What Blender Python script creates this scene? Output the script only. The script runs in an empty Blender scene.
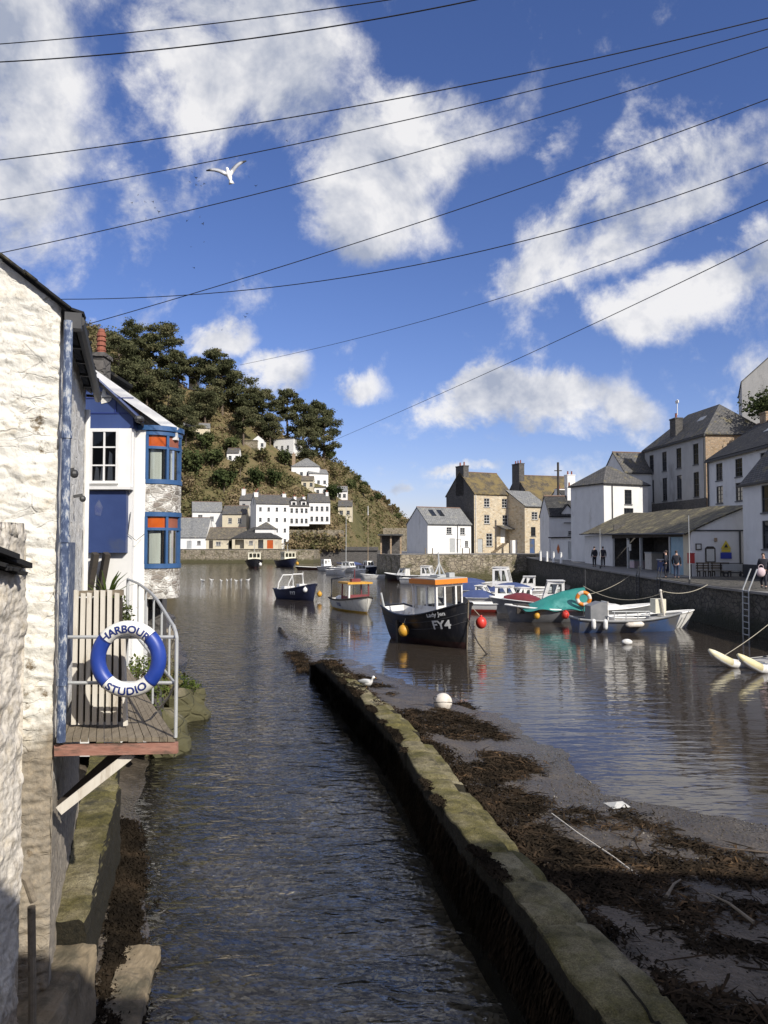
import bpy, math, random
import numpy as np
from mathutils import Vector, Matrix, noise
R = math.radians
PI = math.pi
random.seed(11)
rng = np.random.default_rng(5)
sc = bpy.context.scene
COL = sc.collection
F = 770.0
PITCH = math.atan(33 / 770)
CH = 4.3
CAM = Vector((0, 0, CH))
cp, sp = math.cos(PITCH), math.sin(PITCH)

def ray(px, py):
    u = (px - 384) / F
    v = (512 - py) / F
    return Vector((u, cp - v * sp, sp + v * cp))

def at(px, py, Y):
    d = ray(px, py)
    return CAM + d * (Y / d.y)

def atz(px, py, z):
    d = ray(px, py)
    return CAM + d * ((z - CH) / d.z)

def gx(px, Y, z=3.0):
    return (px - 384) / F * (Y * cp + (z - CH) * sp)

# ------------------------------------------------------------------ mesh builder
class MB:
    def __init__(s):
        s.v = []; s.f = []; s.uv = []; s.has_uv = False
    def add(s, vs, fs, uvs=None):
        o = len(s.v)
        s.v += [tuple(p) for p in vs]
        for i, f in enumerate(fs):
            s.f.append(tuple(o + k for k in f))
            if uvs is not None:
                s.uv.append(uvs[i]); s.has_uv = True
            else:
                s.uv.append([(0, 0)] * len(f))
        return s
    def box(s, x0, y0, z0, x1, y1, z1):
        vs = [(x, y, z) for z in (z0, z1) for y in (y0, y1) for x in (x0, x1)]
        return s.add(vs, [(0, 2, 3, 1), (4, 5, 7, 6), (0, 1, 5, 4), (2, 6, 7, 3), (0, 4, 6, 2), (1, 3, 7, 5)])
    def obox(s, c, size, M=None):
        c = Vector(c); hx, hy, hz = [k / 2 for k in size]
        M = M or Matrix.Identity(3)
        vs = [c + M @ Vector((x, y, z)) for z in (-hz, hz) for y in (-hy, hy) for x in (-hx, hx)]
        return s.add(vs, [(0, 2, 3, 1), (4, 5, 7, 6), (0, 1, 5, 4), (2, 6, 7, 3), (0, 4, 6, 2), (1, 3, 7, 5)])
    def bar(s, a, b, w, h, up=(0, 0, 1)):
        a = Vector(a); b = Vector(b); d = (b - a); L = d.length; d.normalize()
        up = Vector(up)
        if abs(d.dot(up)) > .98: up = Vector((0, 1, 0))
        sx = d.cross(up).normalized(); uz = sx.cross(d).normalized()
        M = Matrix((sx, d, uz)).transposed()
        return s.obox((a + b) / 2, (w, L, h), M)
    def tube(s, pts, r, n=8, r1=None, caps=True, closed=False):
        pts = [Vector(p) for p in pts]
        N = len(pts); vs = []; prev = None
        for i, p in enumerate(pts):
            if closed: d = pts[(i + 1) % N] - pts[i - 1]
            elif i == 0: d = pts[1] - p
            elif i == N - 1: d = p - pts[i - 1]
            else: d = pts[i + 1] - pts[i - 1]
            if d.length < 1e-9: d = Vector((0, 0, 1))
            d.normalize()
            if prev is None:
                a = Vector((0, 0, 1)) if abs(d.z) < .9 else Vector((1, 0, 0))
                x = d.cross(a).normalized()
            else:
                x = (prev - d * prev.dot(d)).normalized()
            prev = x; y = d.cross(x)
            rr = r if r1 is None else r + (r1 - r) * i / max(1, N - 1)
            if isinstance(r, (list, tuple)): rr = r[i]
            for k in range(n):
                t = 2 * PI * k / n
                vs.append(p + x * (rr * math.cos(t)) + y * (rr * math.sin(t)))
        fs = []
        for i in range(N if closed else N - 1):
            j = (i + 1) % N
            for k in range(n):
                k2 = (k + 1) % n
                fs.append((i * n + k, i * n + k2, j * n + k2, j * n + k))
        if caps and not closed:
            fs.append(tuple(range(n))[::-1]); fs.append(tuple((N - 1) * n + k for k in range(n)))
        return s.add(vs, fs)
    def cyl(s, a, b, r, r1=None, n=10):
        return s.tube([a, b], r, n, r1)
    def prism(s, poly, vec):
        poly = [Vector(p) for p in poly]; vec = Vector(vec); n = len(poly)
        vs = poly + [p + vec for p in poly]
        fs = [tuple(range(n))[::-1], tuple(range(n, 2 * n))]
        for i in range(n):
            j = (i + 1) % n
            fs.append((i, j, n + j, n + i))
        return s.add(vs, fs)
    def ball(s, c, r, n=12, m=8):
        if not isinstance(r, (tuple, list)): r = (r, r, r)
        vs = []; fs = []
        for i in range(m + 1):
            a = PI * i / m
            for k in range(n):
                b = 2 * PI * k / n
                vs.append((c[0] + r[0] * math.sin(a) * math.cos(b), c[1] + r[1] * math.sin(a) * math.sin(b), c[2] + r[2] * math.cos(a)))
        for i in range(m):
            for k in range(n):
                k2 = (k + 1) % n
                fs.append((i * n + k, (i + 1) * n + k, (i + 1) * n + k2, i * n + k2))
        return s.add(vs, fs)
    def torus(s, c, R_, r, ax=(0, 1, 0), n=40, m=14, a0=0, a1=2 * PI):
        c = Vector(c); ax = Vector(ax).normalized()
        x = ax.cross(Vector((0, 0, 1)))
        x = x.normalized() if x.length > .01 else Vector((1, 0, 0))
        z = x.cross(ax)
        full = abs(a1 - a0 - 2 * PI) < 1e-6
        N = n if full else n + 1
        vs = []; fs = []
        for i in range(N):
            t = a0 + (a1 - a0) * i / n
            d = x * math.cos(t) + z * math.sin(t)
            for k in range(m):
                p = 2 * PI * k / m
                vs.append(c + d * (R_ + r * math.cos(p)) + ax * (r * math.sin(p)))
        for i in range(n):
            j = (i + 1) % N
            for k in range(m):
                k2 = (k + 1) % m
                fs.append((i * m + k, j * m + k, j * m + k2, i * m + k2))
        return s.add(vs, fs)
    def grid(s, fn, nu, nv):
        vs = [fn(i / nu, j / nv) for j in range(nv + 1) for i in range(nu + 1)]
        fs = [(j * (nu + 1) + i, j * (nu + 1) + i + 1, (j + 1) * (nu + 1) + i + 1, (j + 1) * (nu + 1) + i) for j in range(nv) for i in range(nu)]
        return s.add(vs, fs)
    def slab(s, quad, th, udir=None, down=(0, 0, -1)):
        """roof slab: top polygon + thickness; uv in metres along eave / slope"""
        q = [Vector(p) for p in quad]
        n = (q[1] - q[0]).cross(q[2] - q[0]).normalized()
        if n.z < 0: q = q[::-1]; n = -n
        ud = Vector(udir) if udir else (q[1] - q[0])
        ud = (ud - n * ud.dot(n)).normalized(); vd = n.cross(ud)
        uvs = [(p.dot(ud), p.dot(vd)) for p in q]
        k = len(q)
        vs = q + [p + Vector(down) * th for p in q]
        fs = [tuple(range(k)), tuple(range(k, 2 * k))[::-1]]
        uv = [uvs, uvs[::-1]]
        for i in range(k):
            j = (i + 1) % k
            fs.append((i, k + i, k + j, j)); uv.append([(0, 0)] * 4)
        return s.add(vs, fs, uv)
    def build(s, name, mat, parent=None, smooth=False):
        me = bpy.data.meshes.new(name)
        me.from_pydata(s.v, [], s.f)
        if s.has_uv:
            l = me.uv_layers.new(name='UVMap')
            flat = np.array([c for u in s.uv for p in u for c in p], dtype=np.float32)
            l.data.foreach_set('uv', flat)
        me.materials.append(mat)
        if smooth:
            me.polygons.foreach_set('use_smooth', [True] * len(me.polygons))
        me.update()
        o = bpy.data.objects.new(name, me)
        COL.objects.link(o)
        if parent: o.parent = parent
        return o

def npmesh(name, V, Q, mat, parent=None, smooth=False, attr=None):
    """fast quad mesh from numpy arrays"""
    me = bpy.data.meshes.new(name)
    V = np.asarray(V, dtype=np.float32); Q = np.asarray(Q, dtype=np.int32)
    k = Q.shape[1]
    me.vertices.add(len(V)); me.vertices.foreach_set('co', V.ravel())
    me.loops.add(Q.size); me.loops.foreach_set('vertex_index', Q.ravel())
    me.polygons.add(len(Q))
    me.polygons.foreach_set('loop_start', np.arange(0, Q.size, k, dtype=np.int32))
    me.polygons.foreach_set('loop_total', np.full(len(Q), k, dtype=np.int32))
    if smooth: me.polygons.foreach_set('use_smooth', np.ones(len(Q), dtype=bool))
    if attr is not None:
        a = me.attributes.new('tone', 'FLOAT', 'FACE')
        a.data.foreach_set('value', np.asarray(attr, dtype=np.float32))
    me.update(calc_edges=True)
    me.materials.append(mat)
    o = bpy.data.objects.new(name, me); COL.objects.link(o)
    if parent: o.parent = parent
    return o

def thing(name, label, cat, loc=(0, 0, 0), rz=0.0, group=None):
    o = bpy.data.objects.new(name, None); COL.objects.link(o)
    o.empty_display_size = .3
    o.location = loc; o.rotation_euler = (0, 0, rz)
    return tag(o, label, cat, group)

def tag(o, label, cat, group=None, kind=None):
    o['label'] = label; o['category'] = cat
    if group: o['group'] = group
    if kind: o['kind'] = kind
    return o

def struct(o):
    o['kind'] = 'structure'
    return o

def kids(o):
    return [c for c in o.children]

def dup(o, loc=None, rz=None, label=None, parent=None, scale=None):
    c = o.copy(); COL.objects.link(c)
    if parent: c.parent = parent
    if loc is not None: c.location = loc
    if rz is not None: c.rotation_euler = (0, 0, rz)
    if scale is not None: c.scale = scale if isinstance(scale, (tuple, list)) else (scale,) * 3
    if label: c['label'] = label
    for k in kids(o): dup(k, parent=c)
    return c

# ------------------------------------------------------------------ materials
class NT:
    def __init__(s, m):
        s.m = m; m.use_nodes = True; s.t = m.node_tree; s.t.nodes.clear()
    def n(s, typ, ins=None, **kw):
        x = s.t.nodes.new('ShaderNode' + typ)
        for k, v in kw.items(): setattr(x, k, v)
        for k, v in (ins or {}).items():
            if isinstance(v, bpy.types.NodeSocket): s.t.links.new(v, x.inputs[k])
            else: x.inputs[k].default_value = v
        return x
    def math(s, op, a, b=None, c=None, clamp=False):
        ins = {0: a}
        if b is not None: ins[1] = b
        if c is not None: ins[2] = c
        return s.n('Math', ins, operation=op, use_clamp=clamp).outputs[0]
    def ramp(s, fac, stops, interp='LINEAR'):
        x = s.n('ValToRGB', {0: fac}); x.color_ramp.interpolation = interp
        el = x.color_ramp.elements
        while len(el) < len(stops): el.new(.5)
        for e, (p, c) in zip(el, stops):
            e.position = p; e.color = col(c)
        return x.outputs[0]
    def mix(s, fac, a, b, blend='MIX'):
        x = s.n('Mix', data_type='RGBA', blend_type=blend)
        for i, v in ((0, fac), (6, a), (7, b)):
            if isinstance(v, bpy.types.NodeSocket): s.t.links.new(v, x.inputs[i])
            else: x.inputs[i].default_value = v if i == 0 else col(v)
        return x.outputs[2]
    def noise(s, vec, scale, detail=4, rough=.55, dist=0.0):
        return s.n('TexNoise', {'Vector': vec, 'Scale': scale, 'Detail': detail, 'Roughness': rough, 'Distortion': dist}).outputs['Fac']
    def out(s, shader, disp=None):
        o = s.n('OutputMaterial')
        s.t.links.new(shader, o.inputs[0])
        return s.m

def col(c):
    if isinstance(c, (int, float)): c = (c, c, c)
    return tuple(c) + (1.0,) if len(c) == 3 else tuple(c)

def mk(name, c1, c2=None, c3=None, scale=2.0, rough=.8, bump=.0, bscale=12.0, bdist=.02, c3scale=.5, c3lo=.55, c3hi=.7,
       metallic=0.0, spec=.5, stretch=(1, 1, 1), detail=5, vor=None, backface=None, coat=0):
    m = bpy.data.materials.new(name); N = NT(m)
    tc = N.n('TexCoord').outputs['Object']
    vec = N.n('Mapping', {'Vector': tc, 'Scale': stretch}).outputs[0]
    c2 = c1 if c2 is None else c2
    n1 = N.noise(vec, scale, detail, .6)
    c = N.ramp(n1, [(.33, c1), (.67, c2)])
    if c3 is not None:
        n2 = N.noise(N.n('Mapping', {'Vector': vec, 'Location': (3.1, 7.7, 1.3)}).outputs[0], c3scale, 6, .65)
        c = N.mix(N.n('MapRange', {0: n2, 1: c3lo, 2: c3hi}).outputs[0], c, c3)
    p = N.n('BsdfPrincipled', {'Base Color': c, 'Roughness': rough, 'Metallic': metallic, 'Specular IOR Level': spec, 'Coat Weight': coat})
    if bump > 0:
        bn = N.noise(vec, bscale, 5, .6)
        b = N.n('Bump', {'Height': bn, 'Strength': bump, 'Distance': bdist})
        N.t.links.new(b.outputs[0], p.inputs['Normal'])
    return N.out(p.outputs[0])

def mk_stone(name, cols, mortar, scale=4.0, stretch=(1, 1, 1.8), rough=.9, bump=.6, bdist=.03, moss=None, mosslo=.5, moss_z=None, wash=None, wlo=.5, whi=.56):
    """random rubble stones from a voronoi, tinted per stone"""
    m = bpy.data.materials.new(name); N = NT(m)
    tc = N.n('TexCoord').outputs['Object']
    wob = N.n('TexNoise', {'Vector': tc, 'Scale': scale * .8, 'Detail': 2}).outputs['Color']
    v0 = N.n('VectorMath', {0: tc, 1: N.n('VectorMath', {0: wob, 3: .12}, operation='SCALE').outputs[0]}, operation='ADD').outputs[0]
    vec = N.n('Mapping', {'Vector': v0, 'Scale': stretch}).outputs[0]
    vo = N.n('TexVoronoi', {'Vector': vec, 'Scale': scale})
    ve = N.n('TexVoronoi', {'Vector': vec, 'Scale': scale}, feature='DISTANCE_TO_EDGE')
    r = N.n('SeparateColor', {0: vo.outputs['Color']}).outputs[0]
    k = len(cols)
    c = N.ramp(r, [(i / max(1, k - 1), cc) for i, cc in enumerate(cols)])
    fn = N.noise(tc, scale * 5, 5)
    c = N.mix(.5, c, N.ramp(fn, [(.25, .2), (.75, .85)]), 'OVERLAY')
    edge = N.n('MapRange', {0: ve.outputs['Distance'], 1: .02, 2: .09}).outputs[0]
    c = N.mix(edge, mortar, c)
    if wash is not None:
        wn = N.noise(N.n('Mapping', {'Vector': tc, 'Location': (5, 2, 9)}).outputs[0], scale * .7, 8, .7)
        c = N.mix(N.n('MapRange', {0: wn, 1: wlo, 2: whi}).outputs[0], c, wash)
    if moss is not None:
        mn = N.noise(tc, .9, 7, .68)
        mf = N.n('MapRange', {0: mn, 1: mosslo, 2: mosslo + .15}).outputs[0]
        if moss_z is not None:
            z = N.n('SeparateXYZ', {0: tc}).outputs[2]
            zz = N.math('ADD', z, N.math('MULTIPLY', N.noise(tc, 1.5, 4), 1.2))
            mf = N.math('MAXIMUM', mf, N.n('MapRange', {0: zz, 1: moss_z + .9, 2: moss_z + .3}).outputs[0])
        c = N.mix(mf, c, moss)
    h = N.math('ADD', edge, N.math('MULTIPLY', fn, .6))
    b = N.n('Bump', {'Height': h, 'Strength': bump, 'Distance': bdist})
    p = N.n('BsdfPrincipled', {'Base Color': c, 'Roughness': rough, 'Normal': b.outputs[0]})
    return N.out(p.outputs[0])

def mk_slate(name, c1, c2, lichen=None, llo=.5, rw=.35, rh=.2, lscale=1.2, bump=.6):
    m = bpy.data.materials.new(name); N = NT(m)
    uv = N.n('UVMap').outputs[0]
    br = N.n('TexBrick', {'Vector': uv, 'Color1': col(c1), 'Color2': col(c2), 'Mortar': col([k * .35 for k in c1]), 'Scale': 1.0,
                          'Mortar Size': .02, 'Brick Width': rw, 'Row Height': rh, 'Bias': -.1})
    br.offset = .5
    c = br.outputs[0]
    tc = N.n('TexCoord').outputs['Object']
    nn = N.noise(tc, 3, 6)
    c = N.mix(.45, c, N.ramp(nn, [(.3, .25), (.7, .8)]), 'OVERLAY')
    if lichen is not None:
        ln = N.noise(tc, lscale, 9, .72)
        c = N.mix(N.n('MapRange', {0: ln, 1: llo, 2: llo + .12}).outputs[0], c, lichen)
    hgt = N.math('ADD', N.math('MULTIPLY', br.outputs[1], -1.0), N.math('MULTIPLY', nn, .8))
    b = N.n('Bump', {'Height': hgt, 'Strength': bump, 'Distance': .03})
    p = N.n('BsdfPrincipled', {'Base Color': c, 'Roughness': .85, 'Specular IOR Level': .25, 'Normal': b.outputs[0]})
    return N.out(p.outputs[0])

def mk_leaf(name, stops, trans=.25, scale=.25):
    m = bpy.data.materials.new(name); N = NT(m)
    tone = N.n('Attribute', attribute_name='tone').outputs['Fac']
    gp = N.n('NewGeometry').outputs['Position']
    nn = N.noise(gp, scale, 3)
    f = N.math('ADD', N.math('MULTIPLY', tone, .55), N.math('MULTIPLY', N.math('SUBTRACT', nn, .5), 1.5), clamp=False)
    f = N.math('ADD', f, .22)
    c = N.ramp(f, stops)
    d = N.n('BsdfDiffuse', {0: c})
    t = N.n('BsdfTranslucent', {0: c})
    mx = N.n('MixShader', {0: trans, 1: d.outputs[0], 2: t.outputs[0]})
    return N.out(mx.outputs[0])

def mk_zband(name, bands, rough=.4, dirt=.25):
    """paint in horizontal bands by object height: bands [(z, color)...] ascending, colour applies below z"""
    m = bpy.data.materials.new(name); N = NT(m)
    tc = N.n('TexCoord').outputs['Object']
    z = N.n('SeparateXYZ', {0: tc}).outputs[2]
    c = col(bands[-1][1])
    c = N.n('RGB').outputs[0]; c.default_value = col(bands[-1][1])
    for zz, cc in bands[-2::-1]:
        c = N.mix(N.math('LESS_THAN', z, zz), c, cc)
    nn = N.noise(N.n('Mapping', {'Vector': tc, 'Scale': (1, 1, .35)}).outputs[0], 5, 7, .65)
    c = N.mix(N.n('MapRange', {0: nn, 1: .5, 2: .75, 3: 0.0, 4: dirt * 1.6}).outputs[0], c, (.16, .14, .11))
    b = N.n('Bump', {'Height': N.noise(tc, 3, 3), 'Strength': .15, 'Distance': .03})
    p = N.n('BsdfPrincipled', {'Base Color': c, 'Roughness': rough, 'Normal': b.outputs[0]})
    return N.out(p.outputs[0])

M = {}
M['white_wall'] = mk('white_wall', (.74, .73, .70), (.66, .65, .62), (.48, .46, .41), scale=1.5, c3scale=1.1, c3lo=.58, c3hi=.8, bump=.3, bscale=9, bdist=.02, stretch=(1, 1, .6))
M['clean_white'] = mk('clean_white', (.8, .79, .76), (.74, .73, .70), scale=2, rough=.6, bump=.1, bscale=14, bdist=.01)
M['grey_wall'] = mk('grey_wall', (.44, .43, .41), (.36, .355, .34), (.25, .245, .23), scale=1.2, c3scale=.7, bump=.3, bscale=8, stretch=(1, 1, .5))
M['cream_wall'] = mk('cream_wall', (.62, .55, .40), (.55, .49, .36), (.4, .35, .27), scale=1.5, bump=.2)
M['plinth'] = mk('plinth', (.02, .021, .024), (.04, .04, .042), scale=3, rough=.7, bump=.2)
M['glass'] = mk('glass', (.012, .014, .018), (.03, .034, .04), scale=.6, rough=.06, spec=.6)
M['frame_white'] = mk('frame_white', (.78, .77, .74), (.7, .69, .66), scale=6, rough=.5)
M['frame_dark'] = mk('frame_dark', (.03, .032, .035), (.05, .05, .05), scale=6, rough=.5)
M['frame_grey'] = mk('frame_grey', (.42, .43, .42), (.35, .36, .36), scale=6, rough=.5)
M['sill'] = mk('sill', (.10, .10, .105), (.16, .16, .16), scale=6, rough=.8)
M['navy'] = mk('navy', (.028, .05, .15), (.038, .066, .185), (.06, .075, .12), scale=1.5, rough=.45, c3scale=1.2, bump=.12, bscale=6)
M['blue_paint'] = mk('blue_paint', (.028, .085, .20), (.04, .105, .25), (.025, .05, .12), scale=4, rough=.4, bump=.1)
M['ring_blue'] = mk('ring_blue', (.015, .045, .27), (.022, .06, .33), (.05, .075, .22), scale=7, rough=.42, c3scale=4, c3lo=.6, c3hi=.8, bump=.12, bscale=20, bdist=.004)
M['ring_white'] = mk('ring_white', (.80, .79, .74), (.74, .73, .68), (.5, .47, .38), scale=8, rough=.5, c3scale=4, c3lo=.62, c3hi=.85, bump=.12, bscale=20, bdist=.004)
M['hull_redwhite'] = mk_zband('hull_redwhite', [(.22, (.30, .04, .03)), (9, (.74, .73, .70))], .4, .2)
M['pale_blue'] = mk('pale_blue', (.20, .33, .40), (.26, .38, .44), (.15, .2, .24), scale=2, rough=.6)
M['letter_navy'] = mk('letter_navy', (.015, .03, .16), rough=.5)
M['letter_white'] = mk('letter_white', (.78, .78, .74), rough=.5)
M['slate'] = mk_slate('slate', (.10, .098, .096), (.15, .142, .132), (.2, .17, .09), llo=.54)
M['slate_dark'] = mk_slate('slate_dark', (.045, .045, .047), (.075, .073, .071), (.13, .115, .07), llo=.58)
M['slate_lichen'] = mk_slate('slate_lichen', (.12, .108, .08), (.17, .15, .105), (.28, .24, .13), llo=.5, rw=.3, rh=.22)
M['slate_orange'] = mk_slate('slate_orange', (.10, .085, .062), (.14, .115, .08), (.19, .145, .065), llo=.44, lscale=.7)
M['slate_lichen2'] = mk_slate('slate_lichen2', (.12, .105, .085), (.17, .15, .12), (.2, .17, .11), llo=.5)
M['slate_grey'] = mk_slate('slate_grey', (.20, .205, .205), (.27, .27, .265), (.30, .29, .24), llo=.55)
M['ridge'] = mk('ridge', (.16, .10, .08), (.22, .14, .10), scale=4, bump=.3)
M['stone_house'] = mk_stone('stone_house', [(.36, .28, .18), (.56, .45, .30), (.46, .39, .28), (.62, .53, .39)], (.52, .46, .35), scale=2.6)
M['stone_brown'] = mk_stone('stone_brown', [(.24, .17, .10), (.36, .25, .15), (.30, .22, .15), (.4, .30, .2)], (.30, .24, .17), scale=3.2)
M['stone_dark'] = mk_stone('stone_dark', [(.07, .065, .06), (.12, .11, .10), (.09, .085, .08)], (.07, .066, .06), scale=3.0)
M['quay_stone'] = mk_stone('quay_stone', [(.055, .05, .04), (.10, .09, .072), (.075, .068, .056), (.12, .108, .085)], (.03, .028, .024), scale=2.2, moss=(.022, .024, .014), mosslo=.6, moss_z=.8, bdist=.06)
M['quay_light'] = mk_stone('quay_light', [(.20, .17, .12), (.33, .28, .2), (.27, .23, .17), (.36, .32, .24)], (.12, .10, .08), scale=1.8, moss=(.085, .078, .036), mosslo=.5, moss_z=.9, bdist=.08)
M['bow_stone'] = mk_stone('bow_stone', [(.13, .115, .10), (.26, .23, .19), (.20, .17, .145), (.42, .40, .36)], (.5, .48, .43), scale=5.5, stretch=(1, 1, 2.3), wash=(.70, .68, .63), wlo=.50, whi=.60, bdist=.03)
M['metal_grey'] = mk('metal_grey', (.42, .43, .43), (.5, .51, .5), (.3, .27, .23), scale=8, rough=.5, metallic=.2, c3scale=7, c3lo=.6, c3hi=.75)
M['metal_dark'] = mk('metal_dark', (.03, .03, .032), (.05, .05, .05), scale=8, rough=.5)
M['wood_grey'] = mk('wood_grey', (.16, .13, .092), (.24, .20, .145), (.085, .07, .05), scale=3, rough=.85, stretch=(6, 1, 6), bump=.4, bscale=9, bdist=.006, c3scale=2)
M['wood_pale'] = mk('wood_pale', (.62, .57, .48), (.70, .66, .58), (.35, .28, .2), scale=5, rough=.8, stretch=(3, 3, .6), c3scale=3.2, c3lo=.55, c3hi=.75, bump=.3, bscale=16, bdist=.004)
M['wood_dark'] = mk('wood_dark', (.035, .028, .022), (.06, .05, .04), scale=4, rough=.85, bump=.3)
M['wood_red'] = mk('wood_red', (.30, .14, .10), (.38, .2, .15), (.12, .08, .06), scale=6, rough=.8, stretch=(1, 1, 4), c3scale=4, c3lo=.5, c3hi=.65, bump=.3)
M['rope'] = mk('rope', (.32, .29, .22), (.42, .38, .3), scale=20, rough=.9)
M['wire'] = mk('wire', (.010, .010, .012), rough=.7)
M['orange'] = mk('orange', (.72, .23, .02), (.64, .19, .02), scale=4, rough=.45)
M['orange_glass'] = mk('orange_glass', (.50, .10, .012), (.36, .06, .01), scale=5, rough=.2)
M['buoy_yellow'] = mk('buoy_yellow', (.62, .33, .03), (.5, .25, .03), scale=6, rough=.5)
M['buoy_red'] = mk('buoy_red', (.65, .05, .035), (.55, .045, .03), scale=6, rough=.4)
M['buoy_white'] = mk('buoy_white', (.7, .65, .57), (.6, .54, .46), (.4, .34, .26), scale=5, rough=.6, c3scale=3, c3lo=.55, c3hi=.7)
M['boat_white'] = mk('boat_white', (.76, .75, .72), (.66, .65, .62), (.40, .35, .27), scale=4, rough=.4, c3scale=3.5, c3lo=.54, c3hi=.72)
M['boat_cream'] = mk('boat_cream', (.74, .70, .56), (.68, .64, .5), (.5, .46, .36), scale=4, rough=.4, c3scale=2.5, c3lo=.6, c3hi=.8)
M['boat_black'] = mk_zband('boat_black', [(.28, (.035, .014, .012)), (.5, (.012, .012, .013)), (9, (.009, .010, .014))], rough=.35, dirt=.12)
M['boat_navy'] = mk('boat_navy', (.012, .016, .04), (.018, .022, .05), scale=3, rough=.35)
M['boat_blue'] = mk('boat_blue', (.045, .085, .19), (.06, .10, .21), (.10, .10, .105), scale=2, rough=.5, c3scale=.9, c3lo=.42, c3hi=.58)
M['boat_grey'] = mk('boat_grey', (.16, .165, .17), (.22, .22, .22), scale=3, rough=.5)
M['boat_red'] = mk('boat_red', (.17, .025, .028), (.13, .02, .024), scale=3, rough=.55, bump=.3, bscale=5)
M['deck_grey'] = mk('deck_grey', (.33, .32, .30), (.42, .41, .38), (.2, .19, .17), scale=4, rough=.7)
M['tarp_green'] = mk('tarp_green', (.018, .17, .15), (.03, .22, .19), (.12, .36, .32), scale=1.2, rough=.45, bump=.5, bscale=4, bdist=.04)
M['tarp_blue'] = mk('tarp_blue', (.045, .068, .17), (.06, .085, .2), (.03, .04, .10), scale=2, rough=.55, bump=.4, bscale=5, bdist=.03)
M['engine'] = mk('engine', (.015, .015, .018), (.03, .03, .034), scale=5, rough=.35)
M['cloth_dark'] = mk('cloth_dark', (.016, .018, .026), (.03, .03, .04), scale=9, rough=.9)
M['cloth_jean'] = mk('cloth_jean', (.03, .04, .075), (.045, .055, .09), scale=9, rough=.9)
M['cloth_pink'] = mk('cloth_pink', (.55, .42, .44), (.62, .5, .5), scale=6, rough=.9)
M['skin'] = mk('skin', (.5, .31, .23), (.46, .28, .2), scale=9, rough=.6)
M['hair'] = mk('hair', (.03, .022, .016), (.06, .04, .03), scale=9, rough=.8)
M['terracotta'] = mk('terracotta', (.27, .085, .05), (.20, .065, .04), scale=6, rough=.8, bump=.2)
M['curtain'] = mk('curtain', (.85, .82, .74), (.66, .62, .54), scale=9, rough=.9, stretch=(1, 1, .06))
M['pavement'] = mk('pavement', (.17, .165, .155), (.23, .22, .205), (.12, .115, .11), scale=1.5, rough=.9, bump=.3, bscale=6)
M['bark'] = mk('bark', (.10, .075, .055), (.15, .115, .085), scale=2, rough=.95, bump=.5, stretch=(1, 1, .3))
M['red_box'] = mk('red_box', (.42, .025, .025), (.36, .02, .02), scale=3, rough=.4)
M['sign_yellow'] = mk('sign_yellow', (.66, .50, .05), rough=.5)
M['sign_blue'] = mk('sign_blue', (.03, .05, .30), rough=.5)
M['paper'] = mk('paper', (.62, .60, .55), (.5, .5, .46), scale=14, rough=.8)
M['gull_white'] = mk('gull_white', (.78, .77, .74), (.72, .71, .68), scale=9, rough=.8)
M['bird_dark'] = mk('bird_dark', (.02, .02, .022), rough=.8)
M['pot'] = mk('pot', (.025, .025, .028), rough=.5)
M['pine_leaf'] = mk_leaf('pine_leaf', [(.0, (.030, .036, .019)), (.35, (.085, .092, .047)), (.7, (.145, .145, .075)), (1, (.23, .20, .11))], trans=.28, scale=.16)
M['scrub_leaf'] = mk_leaf('scrub_leaf', [(0, (.03, .038, .016)), (.28, (.085, .09, .038)), (.48, (.165, .15, .07)), (.68, (.24, .18, .105)), (1, (.36, .29, .18))], trans=.2, scale=.032)
M['bush_leaf'] = mk_leaf('bush_leaf', [(0, (.025, .036, .015)), (.5, (.068, .086, .034)), (1, (.13, .14, .06))], trans=.2, scale=.1)
M['plant_leaf'] = mk_leaf('plant_leaf', [(0, (.03, .05, .015)), (.5, (.09, .12, .03)), (1, (.17, .19, .06))], trans=.25, scale=3.0)
M['weed_leaf'] = mk_leaf('weed_leaf', [(0, (.012, .010, .008)), (.42, (.030, .023, .016)), (.75, (.062, .043, .028)), (.9, (.13, .08, .042)), (1, (.24, .17, .10))], trans=.05, scale=1.6)
# ------------------------------------------------------------------ camera, sun, sky
cd = bpy.data.cameras.new('camera'); cam = bpy.data.objects.new('camera', cd); COL.objects.link(cam)
cam.location = CAM; cam.rotation_euler = (PI / 2 + PITCH, 0, 0)
cd.sensor_fit = 'VERTICAL'; cd.sensor_height = 24; cd.lens = F / 1024 * 24
cd.clip_start = .05; cd.clip_end = 6000
sc.camera = cam
SUN_A, SUN_E = R(40), R(34)
sun_dir = Vector((math.sin(SUN_A) * math.cos(SUN_E), -math.cos(SUN_A) * math.cos(SUN_E), math.sin(SUN_E)))
ld = bpy.data.lights.new('sun', 'SUN'); ld.energy = 5.0; ld.angle = R(.53); ld.color = (1, .945, .86)
lo = bpy.data.objects.new('sun', ld); COL.objects.link(lo)
lo.rotation_euler = sun_dir.to_track_quat('Z', 'Y').to_euler()
lo.location = (20, -30, 60)

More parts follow.
